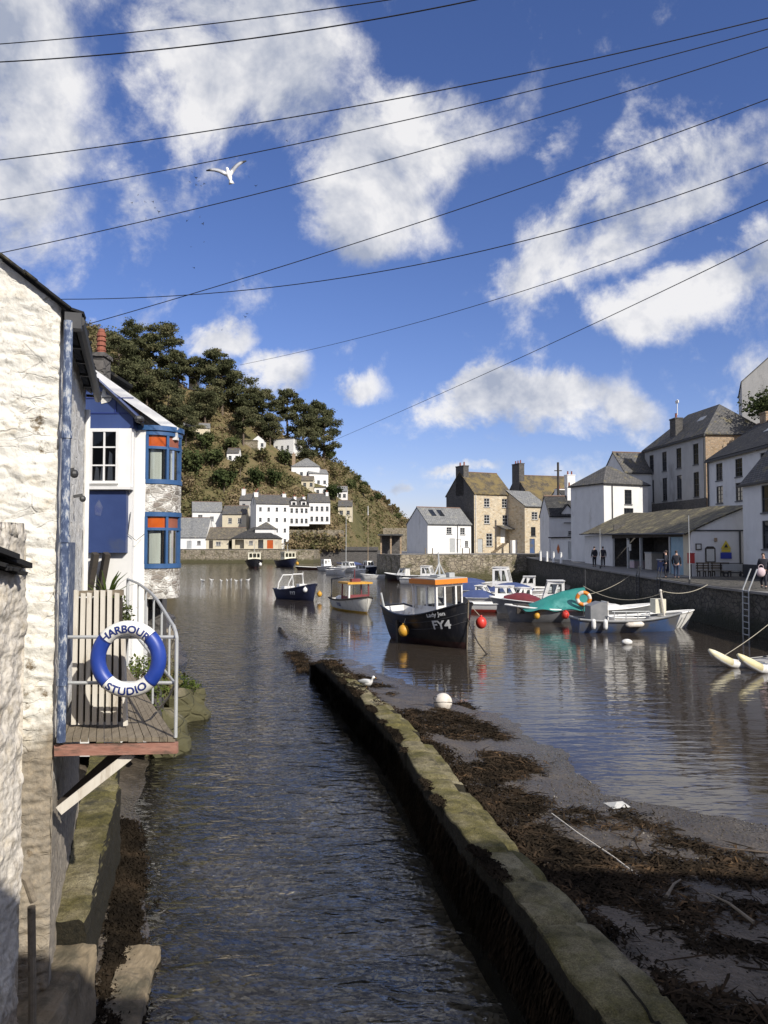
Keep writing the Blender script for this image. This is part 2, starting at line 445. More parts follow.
w = bpy.data.worlds.new('World'); sc.world = w; w.use_nodes = True
N = NT.__new__(NT); N.m = w; N.t = w.node_tree; N.t.nodes.clear()
sky = N.n('TexSky', sky_type='NISHITA')
sky.sun_disc = False; sky.sun_elevation = SUN_E
sky.sun_rotation = math.atan2(sun_dir.x, sun_dir.y)
sky.air_density = 1.0; sky.dust_density = .3; sky.ozone_density = 2.5
skyc = N.n('HueSaturation', {'Saturation': 1.12, 'Value': 1.0, 'Color': sky.outputs[0], 'Hue': .5}).outputs[0]
skyc = N.mix(1.0, skyc, (.95, .87, 1.16), 'MULTIPLY')
dirv = N.n('TexCoord').outputs['Generated']
dirv = N.n('VectorMath', {0: dirv}, operation='NORMALIZE').outputs[0]
xyz = N.n('SeparateXYZ', {0: dirv})
az = N.math('ARCTAN2', xyz.outputs[0], xyz.outputs[1])
el = N.math('ARCSINE', xyz.outputs[2])
nz1 = N.n('TexNoise', {'Vector': dirv, 'Scale': 7.0, 'Detail': 7, 'Roughness': .62, 'Distortion': .25})
nz2 = N.noise(dirv, 2.6, 3, .5)
wob = N.n('SeparateXYZ', {0: N.n('VectorMath', {0: nz1.outputs['Color'], 1: (.5, .5, .5)}, operation='SUBTRACT').outputs[0]})
azw = N.math('MULTIPLY_ADD', wob.outputs[0], .14, az)
elw = N.math('MULTIPLY_ADD', wob.outputs[1], .12, el)
def dirang(px, py):
    d = ray(px, py).normalized()
    return math.atan2(d.x, d.y), math.asin(d.z)
# (px, py, rx, ry, strength, tilt): the clouds of the day, as bearings and elevations
CL = [(-5, 50, 75, 105, 1.0, 0), (2, 150, 68, 70, .95, .1), (45, 200, 40, 28, .6, .4), (75, 2, 50, 16, .6, .1), (60, 215, 26, 14, .4, .3),
      (235, 50, 88, 54, 1.1, .3), (275, 98, 58, 42, .9, .1), (165, 62, 40, 30, .6, .4), (225, 145, 62, 30, .55, .2), (150, 195, 48, 22, .42, .2), (205, 190, 60, 16, .30, .1), (345, 38, 34, 14, .42, .3),
      (372, 185, 68, 58, 1.05, .4), (318, 218, 50, 38, .7, .1), (425, 150, 80, 50, .9, .5), (400, 225, 60, 30, .6, .1), (490, 105, 62, 26, .6, .45), (565, 143, 34, 14, .5, .7), (430, 85, 20, 10, .3, .3),
      (560, 250, 62, 32, .9, .3), (615, 220, 70, 38, .95, .5), (690, 178, 72, 34, .95, .3), (745, 165, 46, 24, .7, .2), (525, 225, 26, 22, .5, .4), (640, 255, 50, 14, .4, .3),
      (680, 300, 70, 32, 1.0, .1), (745, 272, 56, 32, 1.0, .35), (715, 325, 46, 20, .5, .1),
      (505, 400, 62, 24, 1.15, .1), (560, 402, 58, 27, 1.15, -.05), (615, 412, 46, 24, .95, -.2), (560, 432, 95, 13, .75, 0), (630, 440, 40, 13, .5, -.2), (640, 458, 90, 8, .32, 0),
      (470, 461, 36, 8, .75, 0), (425, 462, 30, 6, .3, 0), (540, 470, 40, 6, .3, 0),
      (222, 343, 36, 13, .85, .05), (290, 378, 26, 22, .95, .5), (272, 366, 22, 13, .55, .2), (365, 393, 28, 17, .85, .1), (345, 352, 36, 9, .26, .2), (120, 323, 30, 13, .6, 0), (330, 400, 26, 10, .3, 0),
      (396, 483, 15, 9, .85, 0), (440, 478, 30, 6, .4, 0), (375, 468, 24, 7, .4, .1), (345, 425, 22, 8, .3, .2), (250, 325, 40, 9, .3, .1), (420, 345, 50, 10, .22, .2), (110, 250, 50, 16, .2, .2), (280, 300, 70, 14, .22, .1), (430, 290, 60, 12, .16, .1), (750, 352, 30, 20, .35, .3)]
acc = None
for (px, py, rx, ry, s_, tilt) in CL:
    a0, e0 = dirang(px, py)
    dx = N.math('SUBTRACT', azw, a0); dy = N.math('SUBTRACT', elw, e0)
    ct, st = math.cos(tilt), math.sin(tilt)
    k = 1.25 * F * (1 + ((512 - py) / F) ** 2) ** -.5
    kx, ky = k / rx / 1.25 / 1.1, k / ry / 1.25 / 1.1
    p = N.math('MULTIPLY_ADD', dy, st * kx, N.math('MULTIPLY', dx, ct * kx))
    q = N.math('MULTIPLY_ADD', dy, ct * ky, N.math('MULTIPLY', dx, -st * ky))
    d2 = N.math('MULTIPLY_ADD', p, p, N.math('MULTIPLY', q, q))
    g = N.math('MULTIPLY', N.math('EXPONENT', N.math('MULTIPLY', N.math('POWER', d2, 1.35), -.8)), s_)
    acc = g if acc is None else N.math('SMOOTH_MAX', acc, g, .25)
nfine = N.noise(dirv, 14, 8, .66)
body = N.math('MULTIPLY_ADD', N.math('SUBTRACT', nz1.outputs['Fac'], .5), 2.1, N.math('MULTIPLY', acc, 1.0))
body = N.math('MULTIPLY_ADD', N.math('SUBTRACT', nfine, .5), 1.15, body)
body = N.math('MULTIPLY_ADD', N.math('SUBTRACT', nz2, .5), .5, body)
mask = N.n('MapRange', {0: body, 1: .28, 2: .95}, interpolation_type='SMOOTHSTEP').outputs[0]
# unseen cloud behind the viewer and overhead, added for fill light and reflections
back = N.n('MapRange', {0: N.noise(dirv, 3.2, 7, .6), 1: .38, 2: .58}).outputs[0]
back = N.math('MULTIPLY', back, N.math('MAXIMUM', N.n('MapRange', {0: xyz.outputs[1], 1: .45, 2: .25}).outputs[0], N.n('MapRange', {0: xyz.outputs[2], 1: .66, 2: .80}).outputs[0]))
mask = N.math('MAXIMUM', mask, N.math('MULTIPLY', back, .8))
# thick parts of a cloud go grey-blue, thin lit parts stay white
dsh = N.noise(N.n('Mapping', {'Vector': dirv, 'Location': (.02, 0, .055)}).outputs[0], 7.0, 5, .6)
lit = N.math('SUBTRACT', nz1.outputs['Fac'], dsh)
shade = N.math('MULTIPLY_ADD', lit, 4.2, N.math('MULTIPLY_ADD', body, -.28, .86), clamp=True)
cloudc = N.mix(shade, (3.7, 4.1, 5.1), (8.6, 8.5, 8.5))
skyf = N.mix(N.math('MULTIPLY', mask, .93), skyc, cloudc)
bg = N.n('Background', {0: skyf, 1: .1})
o_ = N.n('OutputWorld'); N.t.links.new(bg.outputs[0], o_.inputs[0])
sc.view_settings.view_transform = 'Standard'; sc.view_settings.look = 'None'; sc.view_settings.exposure = 0.12
sc.view_settings.gamma = 1.0
sc.cycles.max_bounces = 8; sc.cycles.transparent_max_bounces = 10
sc.cycles.caustics_reflective = False; sc.cycles.caustics_refractive = False
sc.cycles.use_denoising = True

# ------------------------------------------------------------------ water and beds
WL = np.array([(1.75, 4.6), (1.6, 5.4), (1.27, 7.7), (.93, 9.2), (.52, 11.7), (.21, 14), (-.49, 17.2), (-1.4, 21), (-2.45, 25.6)])
def wallx(Y):
    return np.interp(Y, WL[:, 1], WL[:, 0])

def mk_water():
    m = bpy.data.materials.new('water'); N = NT(m)
    pos = N.n('NewGeometry').outputs['Position']
    s = N.n('SeparateXYZ', {0: pos})
    x, y = s.outputs[0], s.outputs[1]
    # stream side of the training wall is choppy, the harbour side calm
    side = N.math('ADD', x, N.math('MULTIPLY', N.math('SUBTRACT', y, 13.9), .20))
    side = N.math('ADD', side, N.math('MULTIPLY', N.noise(pos, .25, 3), 3.0))
    stream = N.n('MapRange', {0: side, 1: 1.1, 2: 2.6, 3: 1.0, 4: 0.0}).outputs[0]
    streamfar = N.n('MapRange', {0: y, 1: 26.0, 2: 75.0, 3: 1.0, 4: .0}).outputs[0]
    near = N.n('MapRange', {0: y, 1: 20.0, 2: 32.0, 3: 1.0, 4: 0.0}).outputs[0]
    stream = N.math('MULTIPLY', stream, N.math('MAXIMUM', streamfar, near))
    farx = N.n('MapRange', {0: y, 1: 55.0, 2: 110.0, 3: 0.0, 4: .45}).outputs[0]
    vs = N.n('Mapping', {'Vector': pos, 'Rotation': (0, 0, .12), 'Scale': (.75, 1.5, 1)}).outputs[0]
    h1 = N.noise(vs, 6.5, 2, .5, .6)
    h2 = N.noise(vs, 2.3, 2, .45, .8)
    hs = N.math('MULTIPLY_ADD', h1, .30, N.math('MULTIPLY', h2, 1.0))
    vh = N.n('Mapping', {'Vector': pos, 'Scale': (.55, 1.8, 1)}).outputs[0]
    hh = N.math('MULTIPLY_ADD', N.noise(vh, 1.6, 3, .55, .3), .22, N.math('MULTIPLY', N.noise(vh, .5, 2), .16))
    amp = N.math('MAXIMUM', stream, farx)
    hgt = N.math('ADD', N.math('MULTIPLY', hs, N.math('MULTIPLY', amp, .19)), N.math('MULTIPLY', hh, .16))
    b = N.n('Bump', {'Height': hgt, 'Strength': 1.0, 'Distance': .36})
    fr = N.n('Fresnel', {'IOR': N.math('MULTIPLY_ADD', stream, .04, 1.38), 'Normal': b.outputs[0]}).outputs[0]
    fr = N.math('MULTIPLY_ADD', fr, 1.0, .015)
    gl = N.n('BsdfGlossy', {'Color': col((.95, .95, .95)), 'Roughness': .02, 'Normal': b.outputs[0]})
    tr = N.n('BsdfTransparent', {0: N.mix(stream, (.88, .84, .76), (.96, .96, .94))})
    df = N.n('BsdfDiffuse', {0: N.mix(stream, (.060, .048, .037), (.085, .082, .068))})
    body = N.n('MixShader', {0: N.math('MULTIPLY_ADD', stream, -.65, .72), 1: tr.outputs[0], 2: df.outputs[0]})
    mx = N.n('MixShader', {0: fr, 1: body.outputs[0], 2: gl.outputs[0]})
    return N.out(mx.outputs[0])
M['water'] = mk_water()
b = MB(); b.add([(-1500, -60, 0), (1500, -60, 0), (1500, 4000, 0), (-1500, 4000, 0)], [(0, 1, 2, 3)])
struct(b.build('water', M['water']))
M['mud_deep'] = mk('mud_deep', (.10, .08, .058), (.07, .058, .042), scale=.5, rough=.9)
b = MB(); b.add([(-1500, -60, -1.45), (1500, -60, -1.45), (1500, 4000, -1.45), (-1500, 4000, -1.45)], [(0, 1, 2, 3)])
struct(b.build('seabed', M['mud_deep']))

def polyd(X, Y, P):
    """signed distance to an open polyline (positive on its right-hand / lower side as given)"""
    best = np.full(X.shape, 1e9); sg = np.ones(X.shape)
    for (ax, ay), (bx, by) in zip(P[:-1], P[1:]):
        dx, dy = bx - ax, by - ay; L2 = dx * dx + dy * dy
        t = np.clip(((X - ax) * dx + (Y - ay) * dy) / L2, 0, 1)
        ex, ey = X - (ax + t * dx), Y - (ay + t * dy)
        d = np.hypot(ex, ey)
        cr = dx * (Y - ay) - dy * (X - ax)
        m_ = d < best
        best = np.where(m_, d, best); sg = np.where(m_, np.sign(cr), sg)
    return best * -sg
# value noise in numpy
_p = rng.random((256, 256))
def vn(X, Y, s=1.0, o=4):
    out = 0; a = .5
    for i in range(o):
        x = X * s + 31.7 * i; y = Y * s + 17.3 * i
        xi = np.floor(x).astype(int); yi = np.floor(y).astype(int); fx = x - xi; fy = y - yi
        fx = fx * fx * (3 - 2 * fx); fy = fy * fy * (3 - 2 * fy)
        A = _p[xi % 256, yi % 256]; B = _p[(xi + 1) % 256, yi % 256]; C = _p[xi % 256, (yi + 1) % 256]; D = _p[(xi + 1) % 256, (yi + 1) % 256]
        out = out + a * ((A * (1 - fx) + B * fx) * (1 - fy) + (C * (1 - fx) + D * fx) * fy)
        a *= .5; s *= 2
    return out
BEACH = [(-3.2, 33), (-1.1, 27), (1.2, 22), (2.7, 18.5), (3.0, 15.4), (3.1, 13.2), (5.5, 11.2), (9, 10.0), (16, 9.2)]
BANK = [(-1.75, 3), (-1.95, 6.3), (-2.45, 8), (-4.2, 13.5), (-6.3, 21), (-7.3, 29), (-9.5, 40), (-14, 60)]
def bedz(X, Y):
    X = np.asarray(X, float); Y = np.asarray(Y, float)
    n = vn(X, Y, .8, 4) - .47; nf = vn(X + 9, Y, 4.0, 3) - .44
    sb = polyd(X, Y, BEACH)
    beach = np.where(sb > 0, .055 + .05 * sb + .006 * sb ** 2, .055 + .09 * sb) + n * .13 + nf * .035
    beach = np.minimum(beach, .55 + n * .2)
    sk = -polyd(X, Y, BANK)
    bank = np.where(sk > 0, np.minimum(.28 * sk + .0, 2.2), .30 * sk) + n * .3 * np.clip(.5 + sk, .2, 1.5)
    stream = -.34 + n * .45 + nf * .12
    right = X > np.where(Y < 25.6, wallx(Y), -2.45 - .24 * (Y - 25.6)) + .3
    left = np.maximum(bank, stream)
    z = np.where(right, np.maximum(beach, -.75 + n * .3), left)
    z = z - np.clip(Y - 28, 0, 30) * .03
    edge = np.clip(np.minimum.reduce([X + 19, 19.5 - X, 55 - Y]) / 4, 0, 1)
    return np.maximum(z * edge + -1.5 * (1 - edge), -1.5)
xs = np.arange(-19, 19.5, .14); ys = np.concatenate([np.arange(2.5, 30, .11), np.arange(30, 55.1, .4)])
GX, GY = np.meshgrid(xs, ys)
GZ = bedz(GX, GY)
V = np.stack([GX, GY, GZ], -1).reshape(-1, 3)
nx, ny = len(xs), len(ys)
I = (np.arange(ny - 1)[:, None] * nx + np.arange(nx - 1)[None]).ravel()
Q = np.stack([I, I + 1, I + nx + 1, I + nx], -1)
def mk_bed():
    m = bpy.data.materials.new('shore_mud'); N = NT(m)
    pos = N.n('NewGeometry').outputs['Position']; s = N.n('SeparateXYZ', {0: pos})
    z = s.outputs[2]
    n1 = N.noise(pos, 2.2, 7, .68); n2 = N.noise(pos, 26, 4, .6)
    mud = N.ramp(n1, [(.3, (.055, .043, .031)), (.5, (.105, .082, .058)), (.7, (.165, .13, .092))])
    vo = N.n('TexVoronoi', {'Vector': N.n('Mapping', {'Vector': pos, 'Scale': (1, 1, .3)}).outputs[0], 'Scale': 17.0})
    r = N.n('SeparateColor', {0: vo.outputs['Color']}).outputs[0]
    peb = N.ramp(r, [(0, (.05, .045, .036)), (.5, (.10, .09, .07)), (.85, (.16, .145, .115)), (1, (.26, .245, .21))])
    side = N.math('ADD', s.outputs[0], N.math('MULTIPLY', N.math('SUBTRACT', s.outputs[1], 13.9), .20))
    isst = N.math('MULTIPLY', N.math('LESS_THAN', side, .6), N.n('MapRange', {0: z, 1: -.06, 2: -.16}).outputs[0])
    patch = N.n('MapRange', {0: N.noise(pos, .5, 4, .6), 1: .44, 2: .60}).outputs[0]
    stc = N.mix(patch, N.mix(.5, (.10, .095, .072), peb), N.mix(.9, mud, N.mix(1.0, peb, (3.2, 2.95, 2.4), 'MULTIPLY')))
    spk = N.n('MapRange', {0: N.noise(pos, 48, 5, .7), 1: .52, 2: .62}).outputs[0]
    mud = N.mix(N.math('MULTIPLY', spk, .65), mud, (.022, .018, .013))
    lsp = N.n('MapRange', {0: N.noise(N.n('Mapping', {'Vector': pos, 'Location': (7, 3, 1)}).outputs[0], 70, 3, .6), 1: .64, 2: .70}).outputs[0]
    mud = N.mix(N.math('MULTIPLY', lsp, .7), mud, (.34, .31, .26))
    c = N.mix(isst, N.mix(N.n('MapRange', {0: n2, 1: .5, 2: .7}).outputs[0], mud, N.mix(.5, peb, mud)), stc)
    zz = N.math('ADD', z, N.math('MULTIPLY', N.math('SUBTRACT', n1, .5), .25))
    dry = N.n('MapRange', {0: zz, 1: .02, 2: .30}).outputs[0]
    c = N.mix(N.math('MULTIPLY', N.math('SUBTRACT', 1.0, dry), N.math('GREATER_THAN', z, -.02)), c, N.mix(.55, c, (.035, .032, .027)))
    hgt = N.math('MULTIPLY_ADD', n2, .5, vo.outputs['Distance'])
    b = N.n('Bump', {'Height': hgt, 'Strength': .5, 'Distance': .03})
    p = N.n('BsdfPrincipled', {'Base Color': c, 'Normal': b.outputs[0], 'Roughness': N.math('MULTIPLY_ADD', dry, .6, .25)})
    return N.out(p.outputs[0])
struct(npmesh('foreshore_mud', V, Q, mk_bed(), smooth=True))

# ------------------------------------------------------------------ training wall in the middle of the water
def mk_mosswall():
    m = bpy.data.materials.new('mossy_wall'); N = NT(m)
    tc = N.n('NewGeometry'); pos = tc.outputs['Position']; z = N.n('SeparateXYZ', {0: pos}).outputs[2]
    nz = N.n('SeparateXYZ', {0: tc.outputs['True Normal']}).outputs[2]
    n1 = N.noise(pos, 2.4, 9, .72); n2 = N.noise(pos, .8, 6, .65); n3 = N.noise(pos, 30, 4, .6)
    st = N.ramp(n1, [(.3, (.17, .145, .09)), (.5, (.31, .265, .165)), (.7, (.46, .41, .28))])
    n4 = N.noise(pos, 75, 5, .7); n5 = N.noise(pos, 11, 8, .72)
    moss = N.ramp(n1, [(.35, (.075, .068, .02)), (.65, (.20, .172, .06))])
    c = N.mix(N.n('MapRange', {0: n2, 1: .34, 2: .54}).outputs[0], st, moss)
    gr_ = N.math('MULTIPLY_ADD', n4, .6, N.math('MULTIPLY', n5, .4))
    c = N.mix(.85, c, N.ramp(gr_, [(.34, .08), (.5, .5), (.64, .92)]), 'OVERLAY')
    c = N.mix(N.math('MULTIPLY', N.n('MapRange', {0: n5, 1: .58, 2: .66}).outputs[0], .55), c, (.03, .03, .016))
    c = N.mix(N.math('MULTIPLY', N.n('MapRange', {0: n4, 1: .63, 2: .70}).outputs[0], .5), c, (.42, .39, .27))
    blot = N.n('MapRange', {0: N.noise(N.n('Mapping', {'Vector': pos, 'Location': (4, 9, 2)}).outputs[0], 1.3, 9, .7), 1: .57, 2: .66}).outputs[0]
    c = N.mix(N.math('MULTIPLY', blot, .8), c, (.035, .032, .022))
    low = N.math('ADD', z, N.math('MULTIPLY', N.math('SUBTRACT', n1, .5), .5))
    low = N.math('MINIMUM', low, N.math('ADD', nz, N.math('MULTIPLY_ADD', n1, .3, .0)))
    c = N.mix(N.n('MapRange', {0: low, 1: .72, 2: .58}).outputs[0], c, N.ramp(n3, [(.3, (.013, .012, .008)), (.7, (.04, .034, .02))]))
    hgt = N.math('ADD', N.math('MULTIPLY_ADD', n5, .9, N.math('MULTIPLY', n1, .6)), N.math('MULTIPLY', n4, .35))
    b = N.n('Bump', {'Height': hgt, 'Strength': 1.0, 'Distance': .06})
    p = N.n('BsdfPrincipled', {'Base Color': c, 'Roughness': .85, 'Normal': b.outputs[0], 'Specular IOR Level': .3})
    return N.out(p.outputs[0])
M['mosswall'] = mk_mosswall()
prof = [(.03, -.9), (.0, -.2), (-.01, .3), (0, .6), (.0, .88), (.012, .90), (.2, .91), (.36, .905), (.385, .895), (.395, .80), (.41, .78), (.52, .775), (.63, .76), (.66, .70), (.68, .4), (.71, .1), (.80, -.9)]
# densify the profile
pp = []
for a, c in zip(prof[:-1], prof[1:]):
    k = max(1, int(math.hypot(c[0] - a[0], c[1] - a[1]) / .07))
    for i in range(k): pp.append((a[0] + (c[0] - a[0]) * i / k, a[1] + (c[1] - a[1]) * i / k))
pp.append(prof[-1])
JT = np.cumsum(rng.uniform(.75, 1.5, 24)) + 4.3
Ys = np.arange(4.6, 25.7, .05)
V = []
for Y in Ys:
    x0 = float(wallx(Y))
    fade = max(0., min(1., (25.6 - Y) / 3.0)); fade = .35 + .65 * fade
    slabf = max(0., min(1., (18.5 - Y) / 1.0)) * (1 if not (11.2 < Y < 11.5 or 13.9 < Y < 14.8 or 16.3 < Y < 16.7) else .55)
    merge = max(0., min(1., (7.4 - Y) / 1.2))
    for (px_, pz) in pp:
        z = pz
        if px_ > .39 and pz > .12: z = .12 + (pz + merge * (.12 if pz > .7 else 0) - .12) * (slabf if Y > 7 else 1)
        if z > .05: z = .05 + (z - .05) * fade
        x = px_
        q = Vector((x * 2.2 + x0, Y * 2.2, z * 2.2))
        d = noise.fractal(q, .8, 2.1, 6)
        vx = noise.voronoi(Vector((px_ * 1.2, Y * 1.1, z * 1.6)))[0]
        cr = min(1., (vx[1] - vx[0]) * 4)
        jd = min(abs(Y - (jt + .06 * math.sin(jt * 9) + (.35 if px_ > .42 else 0))) for jt in JT)
        gr0 = math.exp(-(jd / .045) ** 2) * .05 * (pz > .5)
        V.append((x0 + x + d * .010 - (1 - cr) * .02 * (1 if px_ < .05 else 0) + gr0 * .6 * (px_ < .02), Y, z + d * .010 - (1 - cr) * .016 * (pz > .5) - gr0))
k = len(pp)
Q = [(i * k + j, (i + 1) * k + j, (i + 1) * k + j + 1, i * k + j + 1) for i in range(len(Ys) - 1) for j in range(k - 1)]
tw = npmesh('stone_wall', V, np.array(Q), M['mosswall'], smooth=True)
tag(tw, 'long low mossy stone wall running out between the stream and the muddy harbour', 'wall')

# ------------------------------------------------------------------ seaweed
def straps(pts, nper, size, lift=.02, flat=.5):
    """thin twisted strap leaves lying round the given points -> V,Q,tone"""
    V = []; Q = []; T = []
    for (x, y, z) in pts:
        base = rng.random()
        for _ in range(nper):
            a = rng.random() * 2 * PI; L = size * (.5 + rng.random() * 1.1); wd = .005 + rng.random() * .011
            ox, oy = rng.normal(0, size * .6, 2)
            c, s_ = math.cos(a), math.sin(a); h = lift * (.3 + rng.random() * 1.4)
            bend = rng.normal(0, .35)
            P = []
            for t in (0, .5, 1):
                px_ = x + ox + c * L * t - s_ * bend * L * t * (1 - t) * 2; py_ = y + oy + s_ * L * t + c * bend * L * t * (1 - t) * 2
                pz = z + h * math.sin(PI * (.15 + .75 * t)) + .004
                P.append((px_, py_, pz))
            i0 = len(V)
            for t, p in enumerate(P):
                ww = wd * (1, 1.1, .5)[t]; tl = rng.normal(0, .4) * ww
                V.append((p[0] - s_ * ww, p[1] + c * ww, p[2] + tl)); V.append((p[0] + s_ * ww, p[1] - c * ww, p[2] - tl))
            Q.append((i0, i0 + 1, i0 + 3, i0 + 2)); Q.append((i0 + 2, i0 + 3, i0 + 5, i0 + 4))
            tn = np.clip(base * .5 + rng.random() * .5, 0, 1); T += [tn, tn]
    return V, Q, T
pts = []
cand = np.stack([rng.uniform(-2.5, 11, 26000), rng.uniform(5.6, 28, 26000)], -1)
zz = bedz(cand[:, 0], cand[:, 1]); sb = polyd(cand[:, 0], cand[:, 1], BEACH)
dens = vn(cand[:, 0] * .8 + cand[:, 1] * .15, cand[:, 1], .62, 5)
rightw = cand[:, 0] - wallx(cand[:, 1])
band = np.exp(-((sb - .9) / .8) ** 2) * .15 + np.exp(-((rightw - 1.4) / .8) ** 2) * .14
band = band + np.exp(-((cand[:, 1] - 10.0) / .55) ** 2) * .13 * (cand[:, 0] > 2.2)
hid = np.where(cand[:, 1] < 9.6, .045, 0) - np.where((rightw < 2.2) & (cand[:, 1] > 10), .03, 0)
ok = (zz > -.05) & (sb > -.5) & (rightw > .75) & (dens + band + hid > .648)
for (x, y), z in zip(cand[ok], zz[ok]): pts.append((x, y, max(z, 0)))
print('weed', len(pts)); pts = pts[:8000]
ARC = [[(556, 800), (640, 822), (700, 838), (768, 862)], [(600, 850), (680, 862), (768, 872)], [(612, 890), (655, 868), (705, 866), (768, 878)], [(590, 850), (640, 900), (668, 940)], [(655, 875), (690, 905), (700, 925)], [(690, 955), (730, 960), (768, 965)], [(720, 905), (768, 912)], [(660, 925), (700, 930)], [(620, 805), (660, 815)], [(500, 790), (560, 850), (600, 880)]]
for A in ARC:
    for (x0, y0), (x1, y1) in zip(A[:-1], A[1:]):
        for i in range(int(math.hypot(x1 - x0, y1 - y0) * .42)):
            f = rng.random(); q = atz(x0 + (x1 - x0) * f + rng.normal(0, 7), y0 + (y1 - y0) * f + rng.normal(0, 5.5), .25)
            z = float(bedz(q.x, q.y)); pts.append((q.x, q.y, max(z, 0)))
V1, Q1, T1 = straps(pts, 9, .135, .022)
for kind in range(2):
    pass
# along the wall: weed at its foot, on its far end and down its stream face
wp = []; wp2 = []
for _ in range(1100):
    Y = rng.uniform(16.5, 25.4); x = float(wallx(Y)) + rng.uniform(0.0, 1.1)
    f = max(0., min(1., (25.6 - Y) / 3)); f = .35 + .65 * f
    if rng.random() < (.12 + .88 * np.clip((Y - 19.5) / 2.5, 0, 1)) or x - wallx(Y) > .45:
        top = (.9 if x - wallx(Y) < .4 else .2) * f
        wp.append((x, Y, top))
for _ in range(700):
    Y = 5.5 + 12 * rng.random(); wp.append((float(wallx(Y)) + .95 + rng.normal(0, .08), Y, .12 + rng.random() * .4))
for Yc in (11.35, 14.3, 16.5, 8.7, 18):
    for _ in range(60): Y = Yc + rng.normal(0, .22); wp.append((float(wallx(Y)) + rng.uniform(.42, .9), Y, .5))
for _ in range(1500):
    Y = rng.uniform(8.0, 20); u_ = rng.random() ** 1.8 * .10
    if vn(np.array([Y * .9]), np.array([3.3]), 1.3, 3)[0] > .50 + u_ * 1.2: wp2.append((float(wallx(Y)) + u_ - .02, Y, .885))
for _ in range(260):
    f = rng.random(); wp.append((-2.5 - 1.1 * f + rng.normal(0, .16), 25.8 + 5.2 * f, .02))
lg = [pts[i] for i in rng.choice(len(pts), 420, replace=False)]
V6, Q6, T6 = straps(lg, 1, .42, .05); V7, Q7, T7 = straps(lg[:160], 2, .26, .06); T7 = [min(1, t + .35) for t in T7]
V2, Q2, T2 = straps(wp, 11, .10, .04)
V5, Q5, T5 = straps(wp2, 9, .045, .015); T5 = [t * .45 for t in T5]
V3 = []; Q3 = []; T3 = []
for _ in range(9000):                                             # hanging weed on the stream face
    Y = 4.7 + 20.5 * rng.random() ** 1.3; x = float(wallx(Y)) - .012 - .03 * rng.random(); z0 = rng.uniform(.05, .70) - .2 * max(0, (Y - 22) / 4)
    L = .06 + .12 * rng.random(); wd = .012 + .015 * rng.random(); i0 = len(V3)
    V3 += [(x, Y - wd, z0), (x, Y + wd, z0), (x - .03, Y + wd * .6 + .02, z0 - L), (x - .03, Y - wd * .6 + .02, z0 - L)]
    Q3.append((i0, i0 + 1, i0 + 2, i0 + 3)); T3.append(rng.random() * .6)
# left bank strip
lp = []
for _ in range(2000):
    Y = rng.uniform(6.2, 12.0)
    xb = float(np.interp(Y, [p[1] for p in BANK], [p[0] for p in BANK]))
    x = xb + rng.normal(-.20, .09)
    lp.append((x, Y, max(.0, float(bedz(x, Y)))))
V4, Q4, T4 = straps(lp, 9, .05, .03); T4 = [t * .55 for t in T4]
allV = []; allQ = []; allT = []
for v_, q_, t_ in ((V1, Q1, T1), (V2, Q2, T2), (V3, Q3, T3), (V4, Q4, T4), (V5, Q5, T5), (V6, Q6, T6), (V7, Q7, T7)):
    o = len(allV); allV += v_; allQ += [tuple(i + o for i in q) for q in q_]; allT += [float(t) ** 1.5 for t in t_]
tag(npmesh('seaweed', allV, np.array(allQ), M['weed_leaf'], attr=allT), 'tangled brown seaweed strewn over the mud and the foot of the stone wall', 'seaweed', kind='stuff')

# loose pebbles and shell bits on the exposed mud
pc = np.stack([rng.uniform(.6, 9, 16000), rng.uniform(5.6, 16, 16000)], -1)
pz = bedz(pc[:, 0], pc[:, 1]); ok = (pz > -.02) & (pc[:, 0] - wallx(pc[:, 1]) > .9)
lc = np.stack([rng.uniform(-3.6, -1.7, 2500), rng.uniform(6.0, 12, 2500)], -1); lz = bedz(lc[:, 0], lc[:, 1]); lk = lz > -.05
pc = np.concatenate([pc[ok], lc[lk]]); pz = np.concatenate([pz[ok], lz[lk]]); n_ = len(pc)
oc = np.array([(1, 0, 0), (-1, 0, 0), (0, 1, 0), (0, -1, 0), (0, 0, 1), (0, 0, -1)], float)
fc = np.array([(0, 2, 4), (2, 1, 4), (1, 3, 4), (3, 0, 4), (2, 0, 5), (1, 2, 5), (3, 1, 5), (0, 3, 5)])
sz = (.005 + .016 * rng.random((n_, 1, 1)) ** 2.5) * (.7 + .6 * rng.random((n_, 6, 3))) * np.array([1, 1, .55])
PV = oc[None] * sz * 1.0 + np.concatenate([pc, pz[:, None] + .004], 1)[:, None, :]
PQ = (fc[None] + 6 * np.arange(n_)[:, None, None]).reshape(-1, 3)
M['pebble'] = mk_leaf('pebble', [(0, (.03, .027, .023)), (.5, (.10, .09, .075)), (.85, (.2, .18, .15)), (1, (.42, .39, .34))], 0, 3.0)
tag(npmesh('pebbles', PV.reshape(-1, 3), PQ, M['pebble'], attr=np.repeat(rng.random(n_), 8)), 'small grey pebbles and shell bits scattered over the exposed mud', 'pebbles', kind='stuff')

